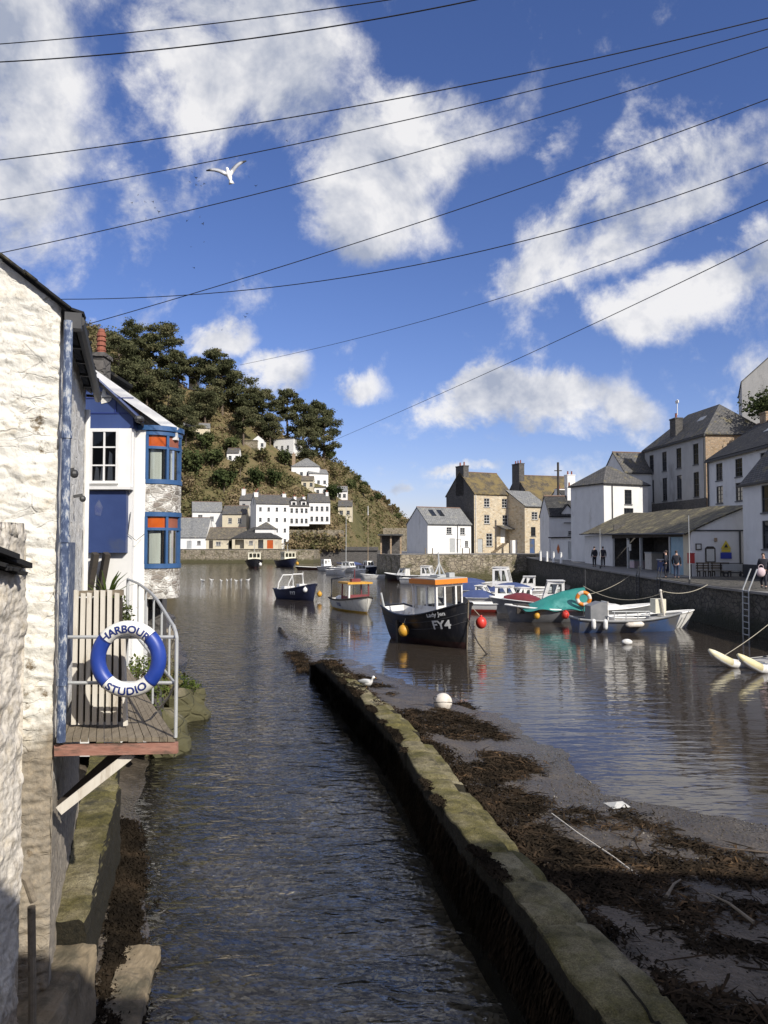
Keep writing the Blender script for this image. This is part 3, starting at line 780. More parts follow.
# ------------------------------------------------------------------ wooded hill on the left
SILP = np.array([-400, -100, 40, 85, 120, 150, 200, 250, 300, 330, 345, 370, 400, 416, 440, 470, 600])
SILV = np.array([240, 232, 226, 222, 205, 178, 152, 128, 100, 84, 77, 56, 32, 18, 6, 2, 1])
YRP = np.array([-400, 100, 250, 330, 400, 470, 600]); YRV = np.array([245, 245, 262, 285, 335, 360, 380])
YBP = np.array([-400, 160, 285, 300, 345, 380, 415, 470, 600]); YBV = np.array([205, 206, 206, 200, 205, 240, 290, 330, 370])
HB = 3.0
def hillz(X, Y):
    X = np.asarray(X, float); Y = np.asarray(Y, float)
    px = 384 + F * X / Y
    zr = CH + np.interp(px, SILP, SILV) / F * np.interp(px, YRP, YRV)
    yr = np.interp(px, YRP, YRV); yb = np.interp(px, YBP, YBV)
    t = (Y - yb) / (yr - yb)
    tc = np.clip(t, 0, 1)
    g = tc ** .85
    z = HB + (zr - HB) * g
    n = vn(X, Y, .07, 5) - .47
    z = z + n * 9 * np.clip(t, 0, 1) * np.clip(1.6 - t, 0.2, 1) * np.clip((430 - px) / 60, 0, 1)
    z = np.where(t > 1, z - (Y - yr) * .25, z)
    z = np.where(t < 0, np.maximum(HB + (t * 60), -6), z)
    return z
def hillhit(px, py):
    yb = float(np.interp(px, YBP, YBV)); yr = float(np.interp(px, YRP, YRV))
    for Y in np.arange(yb - 2, yr + 20, .5):
        p = at(px, py, Y)
        if hillz(p.x, Y) >= p.z: return Vector((p.x, Y, float(hillz(p.x, Y))))
    return at(px, py, yr)
us = np.linspace(-.86, .16, 190); Yg = np.concatenate([np.linspace(196, 360, 100), np.linspace(370, 560, 14)])
UU, YY = np.meshgrid(us, Yg); XX = UU * YY
ZZ = hillz(XX, YY)
V = np.stack([XX, YY, ZZ], -1).reshape(-1, 3); nx, ny = len(us), len(Yg)
I = (np.arange(ny - 1)[:, None] * nx + np.arange(nx - 1)[None]).ravel()
Q = np.stack([I, I + 1, I + nx + 1, I + nx], -1)
def mk_hill():
    m = bpy.data.materials.new('hillside'); N = NT(m)
    pos = N.n('NewGeometry').outputs['Position']
    n1 = N.noise(pos, .06, 7, .65); n2 = N.noise(pos, .5, 5, .6)
    c = N.ramp(N.math('MULTIPLY_ADD', n2, .4, N.math('MULTIPLY', n1, .7)), [(.35, (.06, .06, .028)), (.5, (.12, .108, .05)), (.62, (.17, .13, .07)), (.75, (.22, .17, .10))])
    b = N.n('Bump', {'Height': n2, 'Strength': 1.0, 'Distance': 1.0})
    p = N.n('BsdfPrincipled', {'Base Color': c, 'Roughness': .95, 'Normal': b.outputs[0], 'Specular IOR Level': .1})
    return N.out(p.outputs[0])
struct(npmesh('hillside', V, Q, mk_hill(), smooth=True))
# ------------------------------------------------------------------ houses
def wall_face(b, o, u, inn, W, H, holes, reveal=.14):
    """wall rectangle from o along u (width) and z (height) with holes (u0,z0,u1,z1), reveals going inwards"""
    o = Vector(o); u = Vector(u); inn = Vector(inn); zv = Vector((0, 0, 1))
    us_ = sorted({0, W, *[h[0] for h in holes], *[h[2] for h in holes]})
    zs_ = sorted({0, H, *[h[1] for h in holes], *[h[3] for h in holes]})
    us_ = [x for x in us_ if -1e-6 <= x <= W + 1e-6]; zs_ = [x for x in zs_ if -1e-6 <= x <= H + 1e-6]
    for a, c in zip(us_[:-1], us_[1:]):
        for d, e in zip(zs_[:-1], zs_[1:]):
            mx_, mz = (a + c) / 2, (d + e) / 2
            if any(h[0] < mx_ < h[2] and h[1] < mz < h[3] for h in holes): continue
            b.add([o + u * a + zv * d, o + u * c + zv * d, o + u * c + zv * e, o + u * a + zv * e], [(0, 1, 2, 3)])
    for (a, d, c, e) in holes:
        P = [o + u * a + zv * d, o + u * c + zv * d, o + u * c + zv * e, o + u * a + zv * e]
        for i in range(4):
            p, q = P[i], P[(i + 1) % 4]
            b.add([p, q, q + inn * reveal, p + inn * reveal], [(0, 1, 2, 3)])

def house(name, label, A, B, d, z0, h, roof='gx', rh=2.0, wall='white_wall', rmat='slate', wins=(), chim=(), ov=.22, cat='house', group=None,
          frame='frame_white', gable_wall=None, th=.12, side_walls=None, ovg=.08, mono_l=0):
    """A, B = ground corners (x, y) of the front, left and right as one faces it; d = depth; h = eaves height above z0.
    wins: (face, u, z, w, h, kind, nx, nz) with z above z0 (bottom of the opening) and u its centre along that face"""
    A = Vector((A[0], A[1], 0)); B = Vector((B[0], B[1], 0)); w_ = (B - A).length
    rz = math.atan2(B.y - A.y, B.x - A.x)
    root = thing(name, label, cat, (A.x, A.y, z0), rz, group)
    faces = {'F': ((0, 0, 0), (1, 0, 0), (0, 1, 0), w_), 'R': ((w_, 0, 0), (0, 1, 0), (-1, 0, 0), d),
             'B': ((w_, d, 0), (-1, 0, 0), (0, -1, 0), w_), 'L': ((0, d, 0), (0, -1, 0), (1, 0, 0), d)}
    b = MB(); bs = {}
    for k, (o, u, inn, W) in faces.items():
        holes = [(x[1] - x[3] / 2, x[2], x[1] + x[3] / 2, x[2] + x[4]) for x in wins if x[0] == k]
        wm = (side_walls or {}).get(k)
        tgt = b if wm is None else bs.setdefault(wm, MB())
        HH = h
        if roof == 'mono' and k == 'B': HH = h + rh
        wall_face(tgt, o, u, inn, W, HH, holes)
        zf = h
        if roof == 'gx' and k in 'LR':
            x = 0 if k == 'L' else w_
            tgt.add([(x, 0, zf), (x, d, zf), (x, d / 2, zf + rh)], [(0, 1, 2)])
        if roof == 'gy' and k in 'FB':
            y = 0 if k == 'F' else d
            tgt.add([(0, y, zf), (w_, y, zf), (w_ / 2, y, zf + rh)], [(0, 1, 2)])
        if roof == 'mono' and k in 'LR':
            x = 0 if k == 'L' else w_
            tgt.add([(x, 0, zf), (x, d, zf), (x, d, zf + rh)], [(0, 1, 2)])
    b.build('wall', M[wall], root)
    for wm, bb in bs.items(): bb.build('wall', M[wm], root)
    r = MB()
    if roof == 'gx':
        k = rh / (d / 2); ze = h - ov * k + th
        r.slab([(-ovg, -ov, ze), (w_ + ovg, -ov, ze), (w_ + ovg, d / 2, h + rh + th), (-ovg, d / 2, h + rh + th)], th)
        r.slab([(w_ + ovg, d + ov, ze), (-ovg, d + ov, ze), (-ovg, d / 2, h + rh + th), (w_ + ovg, d / 2, h + rh + th)], th)
    elif roof == 'gy':
        k = rh / (w_ / 2); ze = h - ov * k + th
        r.slab([(-ov, d + ovg, ze), (-ov, -ovg, ze), (w_ / 2, -ovg, h + rh + th), (w_ / 2, d + ovg, h + rh + th)], th)
        r.slab([(w_ + ov, -ovg, ze), (w_ + ov, d + ovg, ze), (w_ / 2, d + ovg, h + rh + th), (w_ / 2, -ovg, h + rh + th)], th)
    elif roof == 'hip':
        e = ov; ze = h + th - .03; i = min(w_, d) / 2
        if w_ >= d: R0, R1 = (i, d / 2, h + rh + th), (w_ - i, d / 2, h + rh + th)
        else: R0, R1 = (w_ / 2, i, h + rh + th), (w_ / 2, d - i, h + rh + th)
        a_, b_, c_, d_ = (-e, -e, ze), (w_ + e, -e, ze), (w_ + e, d + e, ze), (-e, d + e, ze)
        if w_ >= d:
            r.slab([a_, b_, R1, R0], th); r.slab([b_, c_, R1], th); r.slab([c_, d_, R0, R1], th); r.slab([d_, a_, R0], th)
        else:
            r.slab([a_, b_, R0], th); r.slab([b_, c_, R1, R0], th); r.slab([c_, d_, R1], th); r.slab([d_, a_, R0, R1], th)
    elif roof == 'mono':
        k = rh / d
        r.slab([(-ovg, -ov, h - ov * k + th), (w_ + ovg, -ov, h - ov * k + th), (w_ + ovg, d + .05, h + rh + th), (-ovg, d + .05, h + rh + th)], th)
    elif roof == 'flat':
        r.box(-ov, -ov, h + .003, w_ + ov, d + ov, h + th)
    ro = r.build('roof', M[rmat], root)
    if roof in ('gx', 'gy'):
        rb = MB()
        if roof == 'gx': rb.tube([(-ovg, d / 2, h + rh + th), (w_ + ovg, d / 2, h + rh + th)], .09, 6)
        else: rb.tube([(w_ / 2, -ovg, h + rh + th), (w_ / 2, d + ovg, h + rh + th)], .09, 6)
        rb.build('ridge_tile', M['ridge'], ro)
    for x in wins:
        k, u0, zb, ww, hh, kind = x[:6]
        nx_ = x[6] if len(x) > 6 else 2; nz_ = x[7] if len(x) > 7 else 3
        fm = x[8] if len(x) > 8 else frame
        o, u, inn, W = faces[k]
        o = Vector(o); u = Vector(u); inn = Vector(inn)
        window(root, o + u * u0 + Vector((0, 0, zb)), u, inn, ww, hh, kind, nx_, nz_, fm)
    for c in chim:
        x, y, zt, sx, sy, cm, pots = c[:7]
        zb = c[7] if len(c) > 7 else h - .2
        cb = MB(); cb.box(x - sx / 2, y - sy / 2, zb, x + sx / 2, y + sy / 2, zt - .14)
        cb.box(x - sx / 2 - .06, y - sy / 2 - .06, zt - .137, x + sx / 2 + .06, y + sy / 2 + .06, zt)
        co = cb.build('chimney', M[cm], ro)
        for i in range(pots):
            pb = MB(); px_ = x + (i - (pots - 1) / 2) * sx / max(1, pots) * (1 if sx >= sy else 0); py_ = y + (i - (pots - 1) / 2) * sy / max(1, pots) * (0 if sx >= sy else 1)
            pb.tube([(px_, py_, zt + .002), (px_, py_, zt + .12), (px_, py_, zt + .5), (px_, py_, zt + .55)], [.15, .12, .10, .13], 10)
            pb.build('chimney_pot', M['terracotta'], ro)
    return root

def window(root, p, u, inn, w_, h_, kind, nx_=2, nz_=3, fm='frame_white', sill=True):
    """a window in an opening whose bottom centre is p"""
    zv = Vector((0, 0, 1)); p = Vector(p); u = Vector(u); inn = Vector(inn)
    def bx(b, a0, z0, a1, z1, t0, t1):
        vs = [p + u * a + inn * t + zv * z for z in (z0, z1) for t in (t0, t1) for a in (a0, a1)]
        b.add(vs, [(0, 2, 3, 1), (4, 5, 7, 6), (0, 1, 5, 4), (2, 6, 7, 3), (0, 4, 6, 2), (1, 3, 7, 5)])
    if kind == 'opening': return None
    hw = w_ / 2
    if kind == 'door':
        b = MB(); bx(b, -hw, 0, hw, h_, .08, .13)
        for i in range(2):
            for j in range(2):
                bx(b, -hw + .1 + i * (hw - .05), .12 + j * h_ * .48, -hw + .1 + i * (hw - .05) + hw - .2, .12 + j * h_ * .48 + h_ * .36, .07, .079)
        d_ = b.build('door', M[fm], root)
        hb = MB(); hb.ball(p + u * (hw * .75) + inn * .05 + zv * (h_ * .48), .035, 8, 6); hb.build('handle', M['metal_dark'], d_)
        return d_
    f = .045 if w_ < 1.0 else .06
    b = MB()
    bx(b, -hw, 0, -hw + f, h_, .05, .12); bx(b, hw - f, 0, hw, h_, .05, .12); bx(b, -hw + f, 0, hw - f, f, .05, .12); bx(b, -hw + f, h_ - f, hw - f, h_, .05, .12)
    g = f * .55
    for i in range(1, nx_):
        a = -hw + w_ * i / nx_; bx(b, a - g / 2, f, a + g / 2, h_ - f, .06, .11)
    for j in range(1, nz_):
        z = h_ * j / nz_; gg = g * (1.6 if (kind == 'sash' and j == nz_ // 2) else 1)
        bx(b, -hw + f, z - gg / 2, hw - f, z + gg / 2, .062, .108)
    wo = b.build('window', M[fm], root)
    pb = MB(); pb.add([p + u * -hw + inn * .1, p + u * hw + inn * .1, p + u * hw + inn * .1 + zv * h_, p + u * -hw + inn * .1 + zv * h_], [(0, 1, 2, 3)])
    pb.build('pane', M['glass'], wo)
    if sill:
        sb_ = MB(); bx(sb_, -hw - .06, -.09, hw + .06, -.003, -.08, .1); sb_.build('sill', M['sill'], wo)
    return wo

def P2(px, Y, z=3.0):
    return (gx(px, Y, z), Y)

# --- right bank ground: quays, pavement, slope behind
b = MB()
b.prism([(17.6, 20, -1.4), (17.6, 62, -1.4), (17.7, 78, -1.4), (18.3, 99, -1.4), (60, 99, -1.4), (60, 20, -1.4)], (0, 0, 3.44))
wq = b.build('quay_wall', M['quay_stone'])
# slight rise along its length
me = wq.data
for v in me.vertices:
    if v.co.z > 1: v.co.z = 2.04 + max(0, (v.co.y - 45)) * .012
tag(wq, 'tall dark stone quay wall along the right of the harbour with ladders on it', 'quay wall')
def pave_z(y): return 2.05 + max(0, (y - 45)) * .012
b = MB()
for y0, y1, xa, xb in ((20, 45, 17.45, 17.45), (45, 62, 17.45, 17.45), (62, 78, 17.45, 17.55), (78, 99, 17.55, 18.15)):
    b.add([(xa, y0, pave_z(y0) + .07), (60, y0, pave_z(y0) + .07), (60, y1, pave_z(y1) + .07), (xb, y1, pave_z(y1) + .07)], [(0, 1, 2, 3)])
    b.add([(xa, y0, pave_z(y0) - .05), (xa, y0, pave_z(y0) + .07), (xb, y1, pave_z(y1) + .07), (xb, y1, pave_z(y1) - .05)], [(0, 1, 2, 3)])
struct(b.build('quay_pavement', M['pavement']))
# back quay under the white and stone houses, with the pier head at its left end
b = MB()
b.prism([(-.95, 103.5, -1.4), (2.0, 95, -1.4), (18.4, 98.6, -1.4), (60, 98.6, -1.4), (60, 150, -1.4), (0, 150, -1.4)], (0, 0, 4.5))
tag(b.build('quay_wall', M['quay_light']), 'sunlit tawny stone quay wall under the white cottage and stone house', 'quay wall')
b = MB(); b.add([(-.8, 103.6, 3.11), (2.05, 95.2, 3.11), (18.4, 98.8, 3.11), (60, 98.8, 3.11), (60, 150, 3.11), (0, 150, 3.11)], [(0, 1, 2, 3, 4, 5)])
struct(b.build('back_pavement', M['pavement']))
# slope behind the right-hand houses
b = MB()
def rs(i, j):
    x = 27 + 60 * i; y = 36 + 120 * j
    return (x + 6 * j, y, 2.4 + max(0, (x - 33)) * .62 + 1.2 * noise.fractal(Vector((x * .1, y * .1, 0)), 1, 2, 4) * (x > 34))
b.grid(rs, 30, 40)
struct(b.build('hill_behind_houses', bpy.data.materials['hillside'], smooth=True))

# --- white cottage at the pier
A = (6.06, 107.0); B = (12.5, 110.6)
house('white_cottage', 'low white rendered cottage with grey slate roof and two skylights, by the pier', A, B, 5.6, 3.1, 4.2, 'gx', 2.3, 'clean_white', 'slate_grey',
      [('F', 3.6, 2.75, .9, .95, 'sash'), ('F', 5.9, 2.7, .85, .95, 'sash'), ('F', 4.1, .12, .9, 2.0, 'door', 2, 3, 'frame_grey'), ('F', 5.2, .12, .8, 1.9, 'door'), ('F', 6.6, .9, .6, .9, 'sash')],
      side_walls={'L': 'white_wall'})
rt = bpy.data.objects['white_cottage']
for x in (1.5, 2.9):
    b = MB(); k = 2.3 / 2.8
    b.slab([(x, 1.2, 4.2 + 1.2 * k + .17), (x + .8, 1.2, 4.2 + 1.2 * k + .17), (x + .8, 2.3, 4.2 + 2.3 * k + .17), (x, 2.3, 4.2 + 2.3 * k + .17)], .05)
    b.build('skylight', M['glass'], rt)
b = MB(); b.tube([(5.0, -.06, .1), (5.0, -.06, 4.1), (5.0, -.3, 4.2)], .05, 6); b.build('drainpipe', M['metal_dark'], rt)
# --- three-storey stone house
A = (13.0, 111.0); B = (18.9, 113.9)
house('stone_house', 'three-storey tan stone house with mossy orange slate roof and shade-darkened gable', A, B, 7.8, 3.1, 8.7, 'gx', 3.3, 'stone_house', 'slate_orange',
      [('F', 2.2, 6.7, 1.0, 1.3, 'sash'), ('F', 5.3, 6.7, .9, 1.3, 'sash'), ('F', 2.2, 4.3, 1.0, 1.3, 'sash'), ('F', 5.4, 4.1, .95, 1.5, 'sash'), ('F', 2.6, 1.0, 1.1, 1.9, 'sash', 2, 4),
       ('F', 1.0, .1, .9, 2.0, 'door', 2, 3, 'frame_grey'), ('F', 5.0, 1.5, .9, 2.0, 'door', 2, 3, 'frame_white')],
      [(.45, 3.9, 13.0, .9, 2.2, 'stone_dark', 2)], side_walls={'L': 'stone_dark'})  # left gable's shade painted as darker stone
rt = bpy.data.objects['stone_house']
b = MB(); b.slab([(3.9, -1.5, 3.55), (6.3, -1.5, 3.55), (6.3, -.02, 4.1), (3.9, -.02, 4.1)], .1); b.build('porch_roof', M['slate'], rt)
b = MB()
for i in range(8): b.box(2.9 + i * .28, -1.25, .01, 2.9 + (i + 1) * .28 - .001, -.02, .2 + i * .18)
b.box(5.15, -1.25, .01, 6.6, -.02, 1.47); b.build('steps', M['stone_house'], rt)
b = MB(); b.box(5.3, -1.9, .01, 8.3, -1.35, 1.9); b.build('garden_wall', M['clean_white'], rt)
b = MB(); b.tube([(.25, -.08, .1), (.25, -.08, 8.5)], .05, 6); b.build('drainpipe', M['frame_white'], rt)
# --- stone annex with a leaning roof
A = P2(525, 110.5); B = P2(548, 112.8)
house('stone_annex', 'narrow grey stone annex with sloping slate roof beside the stone house', A, B, 4.0, 3.0, 6.9, 'mono', 2.4, 'stone_house', 'slate_grey',
      [('F', 1.9, 5.0, 1.2, 1.1, 'sash'), ('F', 1.6, 2.6, .9, 1.3, 'sash', 2, 3, 'frame_dark'), ('F', 1.4, .1, 1.0, 2.1, 'door', 2, 3, 'boat_blue')])
# --- house behind with tawny roof
A = P2(533, 128); B = P2(583, 131)
house('stone_house', 'dark gabled house with tawny lichened roof seen behind the stone annex', A, B, 11, 3.0, 8.3, 'gx', 5.0, 'stone_dark', 'slate_orange', [('L', 4, 6, 1, 1.4, 'sash')], [(.3, 5.5, 15.4, 1.0, 2.6, 'stone_dark', 3)])
# --- white cottage with dormer, in shade
A = P2(549.5, 95.0); B = P2(579, 95.6)
rt = house('white_cottage', 'shaded white cottage with a small gabled dormer below the tall white chimney', A, B, 3.2, 2.65, 5.4, 'gx', 2.3, 'white_wall', 'slate_dark',
      [('F', 2.9, 2.9, .9, .5, 'sash', 2, 2), ('F', 1.3, .1, 1.0, 2.0, 'door', 2, 3, 'frame_grey')], [(3.3, 1.6, 9.0, .8, .8, 'clean_white', 1)])
b = MB(); b.box(1.6, -.02, 4.2, 3.2, 2.0, 5.7); b.prism([(1.6, -.02, 5.7), (3.2, -.02, 5.7), (2.4, -.02, 6.6)], (0, 2.5, 0)); dm = b.build('dormer', M['white_wall'], rt)
b = MB(); b.slab([(1.4, -.2, 5.55), (1.4, 2.4, 5.55), (2.4, 2.4, 6.75), (2.4, -.2, 6.75)], .08); b.slab([(3.4, -.2, 5.55), (3.4, 2.4, 5.55), (2.4, 2.4, 6.75), (2.4, -.2, 6.75)], .08); b.build('dormer_roof', M['slate_dark'], dm)
window(dm, (2.4, -.1, 4.45), (1, 0, 0), (0, 1, 0), .9, 1.2, 'sash', 3, 3)
b = MB(); b.tube([(.9, -.12, 5.2), (3.9, -.12, 5.2)], .06, 6); b.build('gutter', M['metal_dark'], rt)
# low white shopfront in front of it
A = P2(551, 90.5); B = P2(600, 80.0)
house('shopfront', 'low flat-roofed white shopfront with orange diamond sign behind the quay bollards', A, B, 3, 2.6, 2.5, 'flat', 0, 'white_wall', 'slate_dark',
      [('F', 7.5, .9, 1.2, 1.1, 'sash', 3, 2), ('F', 4.6, .1, 1.0, 2.0, 'door', 2, 3, 'frame_grey')], cat='shop')
rt = bpy.data.objects['shopfront']
b = MB(); c = Vector((1.9, -.05, 1.25)); b.prism([c + Vector((0, 0, .55)), c + Vector((-.35, 0, 0)), c + Vector((0, 0, -.55)), c + Vector((.35, 0, 0))], (0, -.03, 0)); b.build('diamond_sign', M['orange_glass'], rt)
# chimney house behind
A = P2(566, 112); B = P2(586, 113)
house('white_cottage', 'narrow white house mostly hidden, showing its tall bright white chimney above the roofs', A, B, 5, 3, 8.0, 'gx', 1.6, 'clean_white', 'slate_dark', [('F', 1.4, 6, .8, 1, 'sash')], [(2.25, 2.5, 11.8, 1.3, .9, 'clean_white', 2), (.5, 2.5, 9.6, 1.2, .9, 'clean_white', 1)])
# --- white hipped house above the shed
A = P2(604, 78, 8); B = P2(648, 80.5, 8)
rt = house('hipped_house', 'tall white house with pyramid slate roof rising behind the long shed roof', A, B, 5.2, 2.5, 8.0, 'hip', 2.05, 'white_wall', 'slate',
      [('F', 3.2, 6.0, .95, 1.5, 'sash', 2, 4, 'frame_dark'), ('F', 3.25, 3.7, 1.25, 1.9, 'sash', 3, 4, 'frame_dark')])
b = MB(); b.tube([(1.05, -.07, .2), (1.05, -.07, 7.9)], .055, 6); b.build('drainpipe', M['metal_dark'], rt)
b = MB(); b.slab([(2.2, -1.1, 3.0), (5.0, -1.1, 3.0), (5.0, -.02, 3.5), (2.2, -.02, 3.5)], .1); b.build('canopy', M['slate_dark'], rt)
# its wing behind
A = P2(625, 86, 8); B = P2(662, 87, 8)
house('slate_roofed_house', 'plain house with flat-ended slate ridge between the pyramid roof and the tall grey house', A, B, 5, 2.5, 10.0, 'gx', 2.4, 'white_wall', 'slate', [('F', 2, 6.5, .8, 1.1, 'sash')])
# --- tall grey-white house; long wall faces the harbour
B_ = Vector((gx(705.3, 75, 15), 75)); A_ = Vector((gx(644.5, 88.5, 15), 88.5))
L_ = (B_ - A_).length
rt = house('tall_house', 'tall grey-white house with two rows of dark sashes, brown stone end and hipped roof', A_, B_, 7.0, 3.0, 12.1, 'hip', 3.6, 'grey_wall', 'slate',
      [('F', L_ * f, z, 1.05, hh, 'sash', 2, 4, 'frame_dark') for f in (.13, .36, .60, .86) for z, hh in ((9.35, 2.1), (6.1, 2.5))] ,
      [(L_ * .42, 1.0, 15.0, 1.3, .8, 'stone_dark', 1)], side_walls={'R': 'stone_brown'})
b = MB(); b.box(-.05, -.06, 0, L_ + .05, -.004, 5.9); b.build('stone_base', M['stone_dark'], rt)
b = MB(); b.box(-.25, -.28, 11.95, L_ + .25, -.16, 12.12); b.tube([(L_ - .1, -.1, 5.9), (L_ - .1, -.1, 11.9)], .07, 6); b.build('gutter', M['metal_dark'], rt)
b = MB(); b.slab([(L_ * .62, 1.5, 12.1 + 1.55 + .2), (L_ * .72, 1.5, 12.1 + 1.55 + .2), (L_ * .72, 2.3, 12.1 + 2.37 + .2), (L_ * .62, 2.3, 12.1 + 2.37 + .2)], .04); b.build('skylight', M['frame_grey'], rt)
b = MB(); c = (L_ * .45, .95, 15.6); b.tube([(c[0], c[1], 15.3), (c[0], c[1], 17.0)], .05, 6); b.box(c[0] - .3, c[1] - .05, 16.6, c[0] + .3, c[1] + .05, 16.9); b.build('chimney_cowl', M['frame_white'], rt)
# --- white house next to it
B_ = Vector((gx(775, 57.5, 12), 57.5)); A_ = Vector((gx(708, 69.5, 12), 69.5)); L_ = (B_ - A_).length
rt = house('white_house', 'broad white house with black slate roof and skylights at right of the tall one', A_, B_, 9.0, 2.6, 9.4, 'gx', 3.1, 'white_wall', 'slate_dark',
      [('F', L_ * f, z, 1.3, hh, 'sash', 2, 4, 'frame_dark') for f in (.19, .50, .86) for z, hh in ((7.35, 1.5), (5.35, 1.5))],
      [(1.4, 4.9, 13.5, 1.1, 1.1, 'stone_brown', 0, 11)])
b = MB(); b.box(-.1, -.32, 9.1, L_ + .1, -.2, 9.28); b.tube([(.15, -.1, 0), (.15, -.1, 9.2)], .07, 6); b.build('gutter', M['metal_dark'], rt)
k = 3.1 / 4.5
for x in (5.6, 7.6):
    b = MB(); b.slab([(x, 2.3, 9.4 + 2.3 * k + .17), (x + 1.1, 2.3, 9.4 + 2.3 * k + .17), (x + 1.1, 3.3, 9.4 + 3.3 * k + .17), (x, 3.3, 9.4 + 3.3 * k + .17)], .05); b.build('skylight', M['frame_grey'], rt)
# --- grey gabled building high on the right
A = P2(742, 84, 20); B = P2(850, 80, 20)
rt = house('hilltop_house', 'pale grey gabled building standing high on the slope at upper right', A, B, 10, 15.0, 7.2, 'gy', 4.6, 'grey_wall', 'slate_grey', [], ov=.1)
b = MB(); b.box(-.9, -1.2, -3, 8, -.05, -.1); b.build('terrace', M['stone_dark'], rt)
b = MB()
for x in np.arange(-.8, 0.4, .4): b.tube([(x, -1.1, -.1), (x, -1.1, 1.4)], .03, 5)
b.tube([(-.8, -1.1, 1.4), (.4, -1.1, 1.4)], .03, 5); b.build('railing', M['metal_dark'], rt)
# --- right edge house
A_ = Vector((gx(743, 50.4, 6), 50.4)); B_ = Vector((gx(800, 43.5, 6), 43.5)); L_ = (B_ - A_).length
rt = house('quayside_house', 'grey-white quayside house at the right edge with black plinth and tall windows', A_, B_, 7, 2.1, 6.25, 'gx', 4.2, 'white_wall', 'slate',
      [('F', L_ * .5, 4.2, 1.9, 1.7, 'sash', 2, 2, 'frame_dark'), ('F', L_ * .5, 1.95, 1.9, 1.75, 'sash', 2, 2, 'frame_dark')], [(2.9, 1.1, 9.6, .35, .35, 'clean_white', 0, 6.5)])
b = MB(); b.box(.02, -.07, 0, L_, -.004, .95); b.build('plinth', M['plinth'], rt)
b = MB(); b.box(-.2, -.3, 6.0, L_, -.2, 6.13); b.build('gutter', M['metal_dark'], rt)
# --- long open-fronted shed (fish market)
z0 = 2.13
rt = thing('market_shed', 'long open-fronted quayside shed with lichen-covered slate roof and dark interior', 'shed', (20.72, 52.0, z0), R(1.4))
b = MB()
b.box(.0, -.0, 0, 3.9, .18, 3.12)
b.prism([(.0, .0, 3.12), (3.9, .0, 3.12), (3.9, .0, 4.85)], (0, .18, 0))
b.build('wall', M['white_wall'], rt)
b = MB(); b.box(0, .185, 0, .16, 1.3, 3.1); b.build('wall', M['cream_wall'], rt)['label'] = 'cream wall panel beside the open front'
b = MB(); b.box(.0, 16.6, 0, .16, 25.2, 3.1); b.build('wall', M['white_wall'], rt)
b = MB(); b.box(.17, 16.6, 0, 3.7, 16.75, 4.0); b.build('partition', M['stone_dark'], rt)  # the shed's inner darkness is put into this dark stone colour
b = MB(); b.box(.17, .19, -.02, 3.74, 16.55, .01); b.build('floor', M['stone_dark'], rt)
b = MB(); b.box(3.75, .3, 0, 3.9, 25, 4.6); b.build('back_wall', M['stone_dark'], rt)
b = MB(); b.box(-.02, 1.31, 2.75, .14, 16.59, 3.1); b.build('lintel', M['wood_dark'], rt)

for y in (3.55, 9.5, 12.5, 16.38):
    b = MB(); b.box(-.04, y, 0, .14, y + .2, 2.75); b.build('post', M['frame_grey'] if y < 16 else M['white_wall'], rt)
b = MB()
def shed_roof(i, j):
    x = -.42 + 4.5 * i; y = -.15 + 25.5 * j
    rise = 2.98 + (x + .42) * .44 + .34 * j + .05 * math.sin(y * .7 + x)
    return (x, y, rise)
nu, nv = 10, 30
o = len(b.v)
vs = [shed_roof(i / nu, j / nv) for j in range(nv + 1) for i in range(nu + 1)]
fs = []; uvs = []
for j in range(nv):
    for i in range(nu):
        f = (j * (nu + 1) + i, j * (nu + 1) + i + 1, (j + 1) * (nu + 1) + i + 1, (j + 1) * (nu + 1) + i)
        fs.append(f); uvs.append([(vs[q][1], vs[q][0]) for q in f])
b.add(vs, fs, uvs)
b.add([(x, y, z - .1) for x, y, z in vs], [f[::-1] for f in fs])
for j in range(nv):
    q = [vs[j * (nu + 1)], vs[(j + 1) * (nu + 1)]]
    b.add([q[0], q[1], (q[1][0], q[1][1], q[1][2] - .1), (q[0][0], q[0][1], q[0][2] - .1)], [(0, 1, 2, 3)])
for i in range(nu):
    q = [vs[i], vs[i + 1]]
    b.add([q[0], q[1], (q[1][0], q[1][1], q[1][2] - .1), (q[0][0], q[0][1], q[0][2] - .1)], [(0, 1, 2, 3)])
b.build('roof', M['slate_lichen'], rt)
b = MB(); b.tube([(-.48, -.1, 2.92), (-.48, 25.3, 3.24)], .06, 6); b.tube([(3.3, -.1, .1), (3.3, -.1, 3.1)], .06, 6); b.box(0, -.06, 3.1, 3.9, -.003, 3.19); b.build('gutter', M['metal_dark'], rt)
b = MB(); b.box(.03, 1.34, 0, .12, 3.5, 2.74); b.build('door', M['pale_blue'], rt)['label'] = 'pale blue painted door panel in the open front'
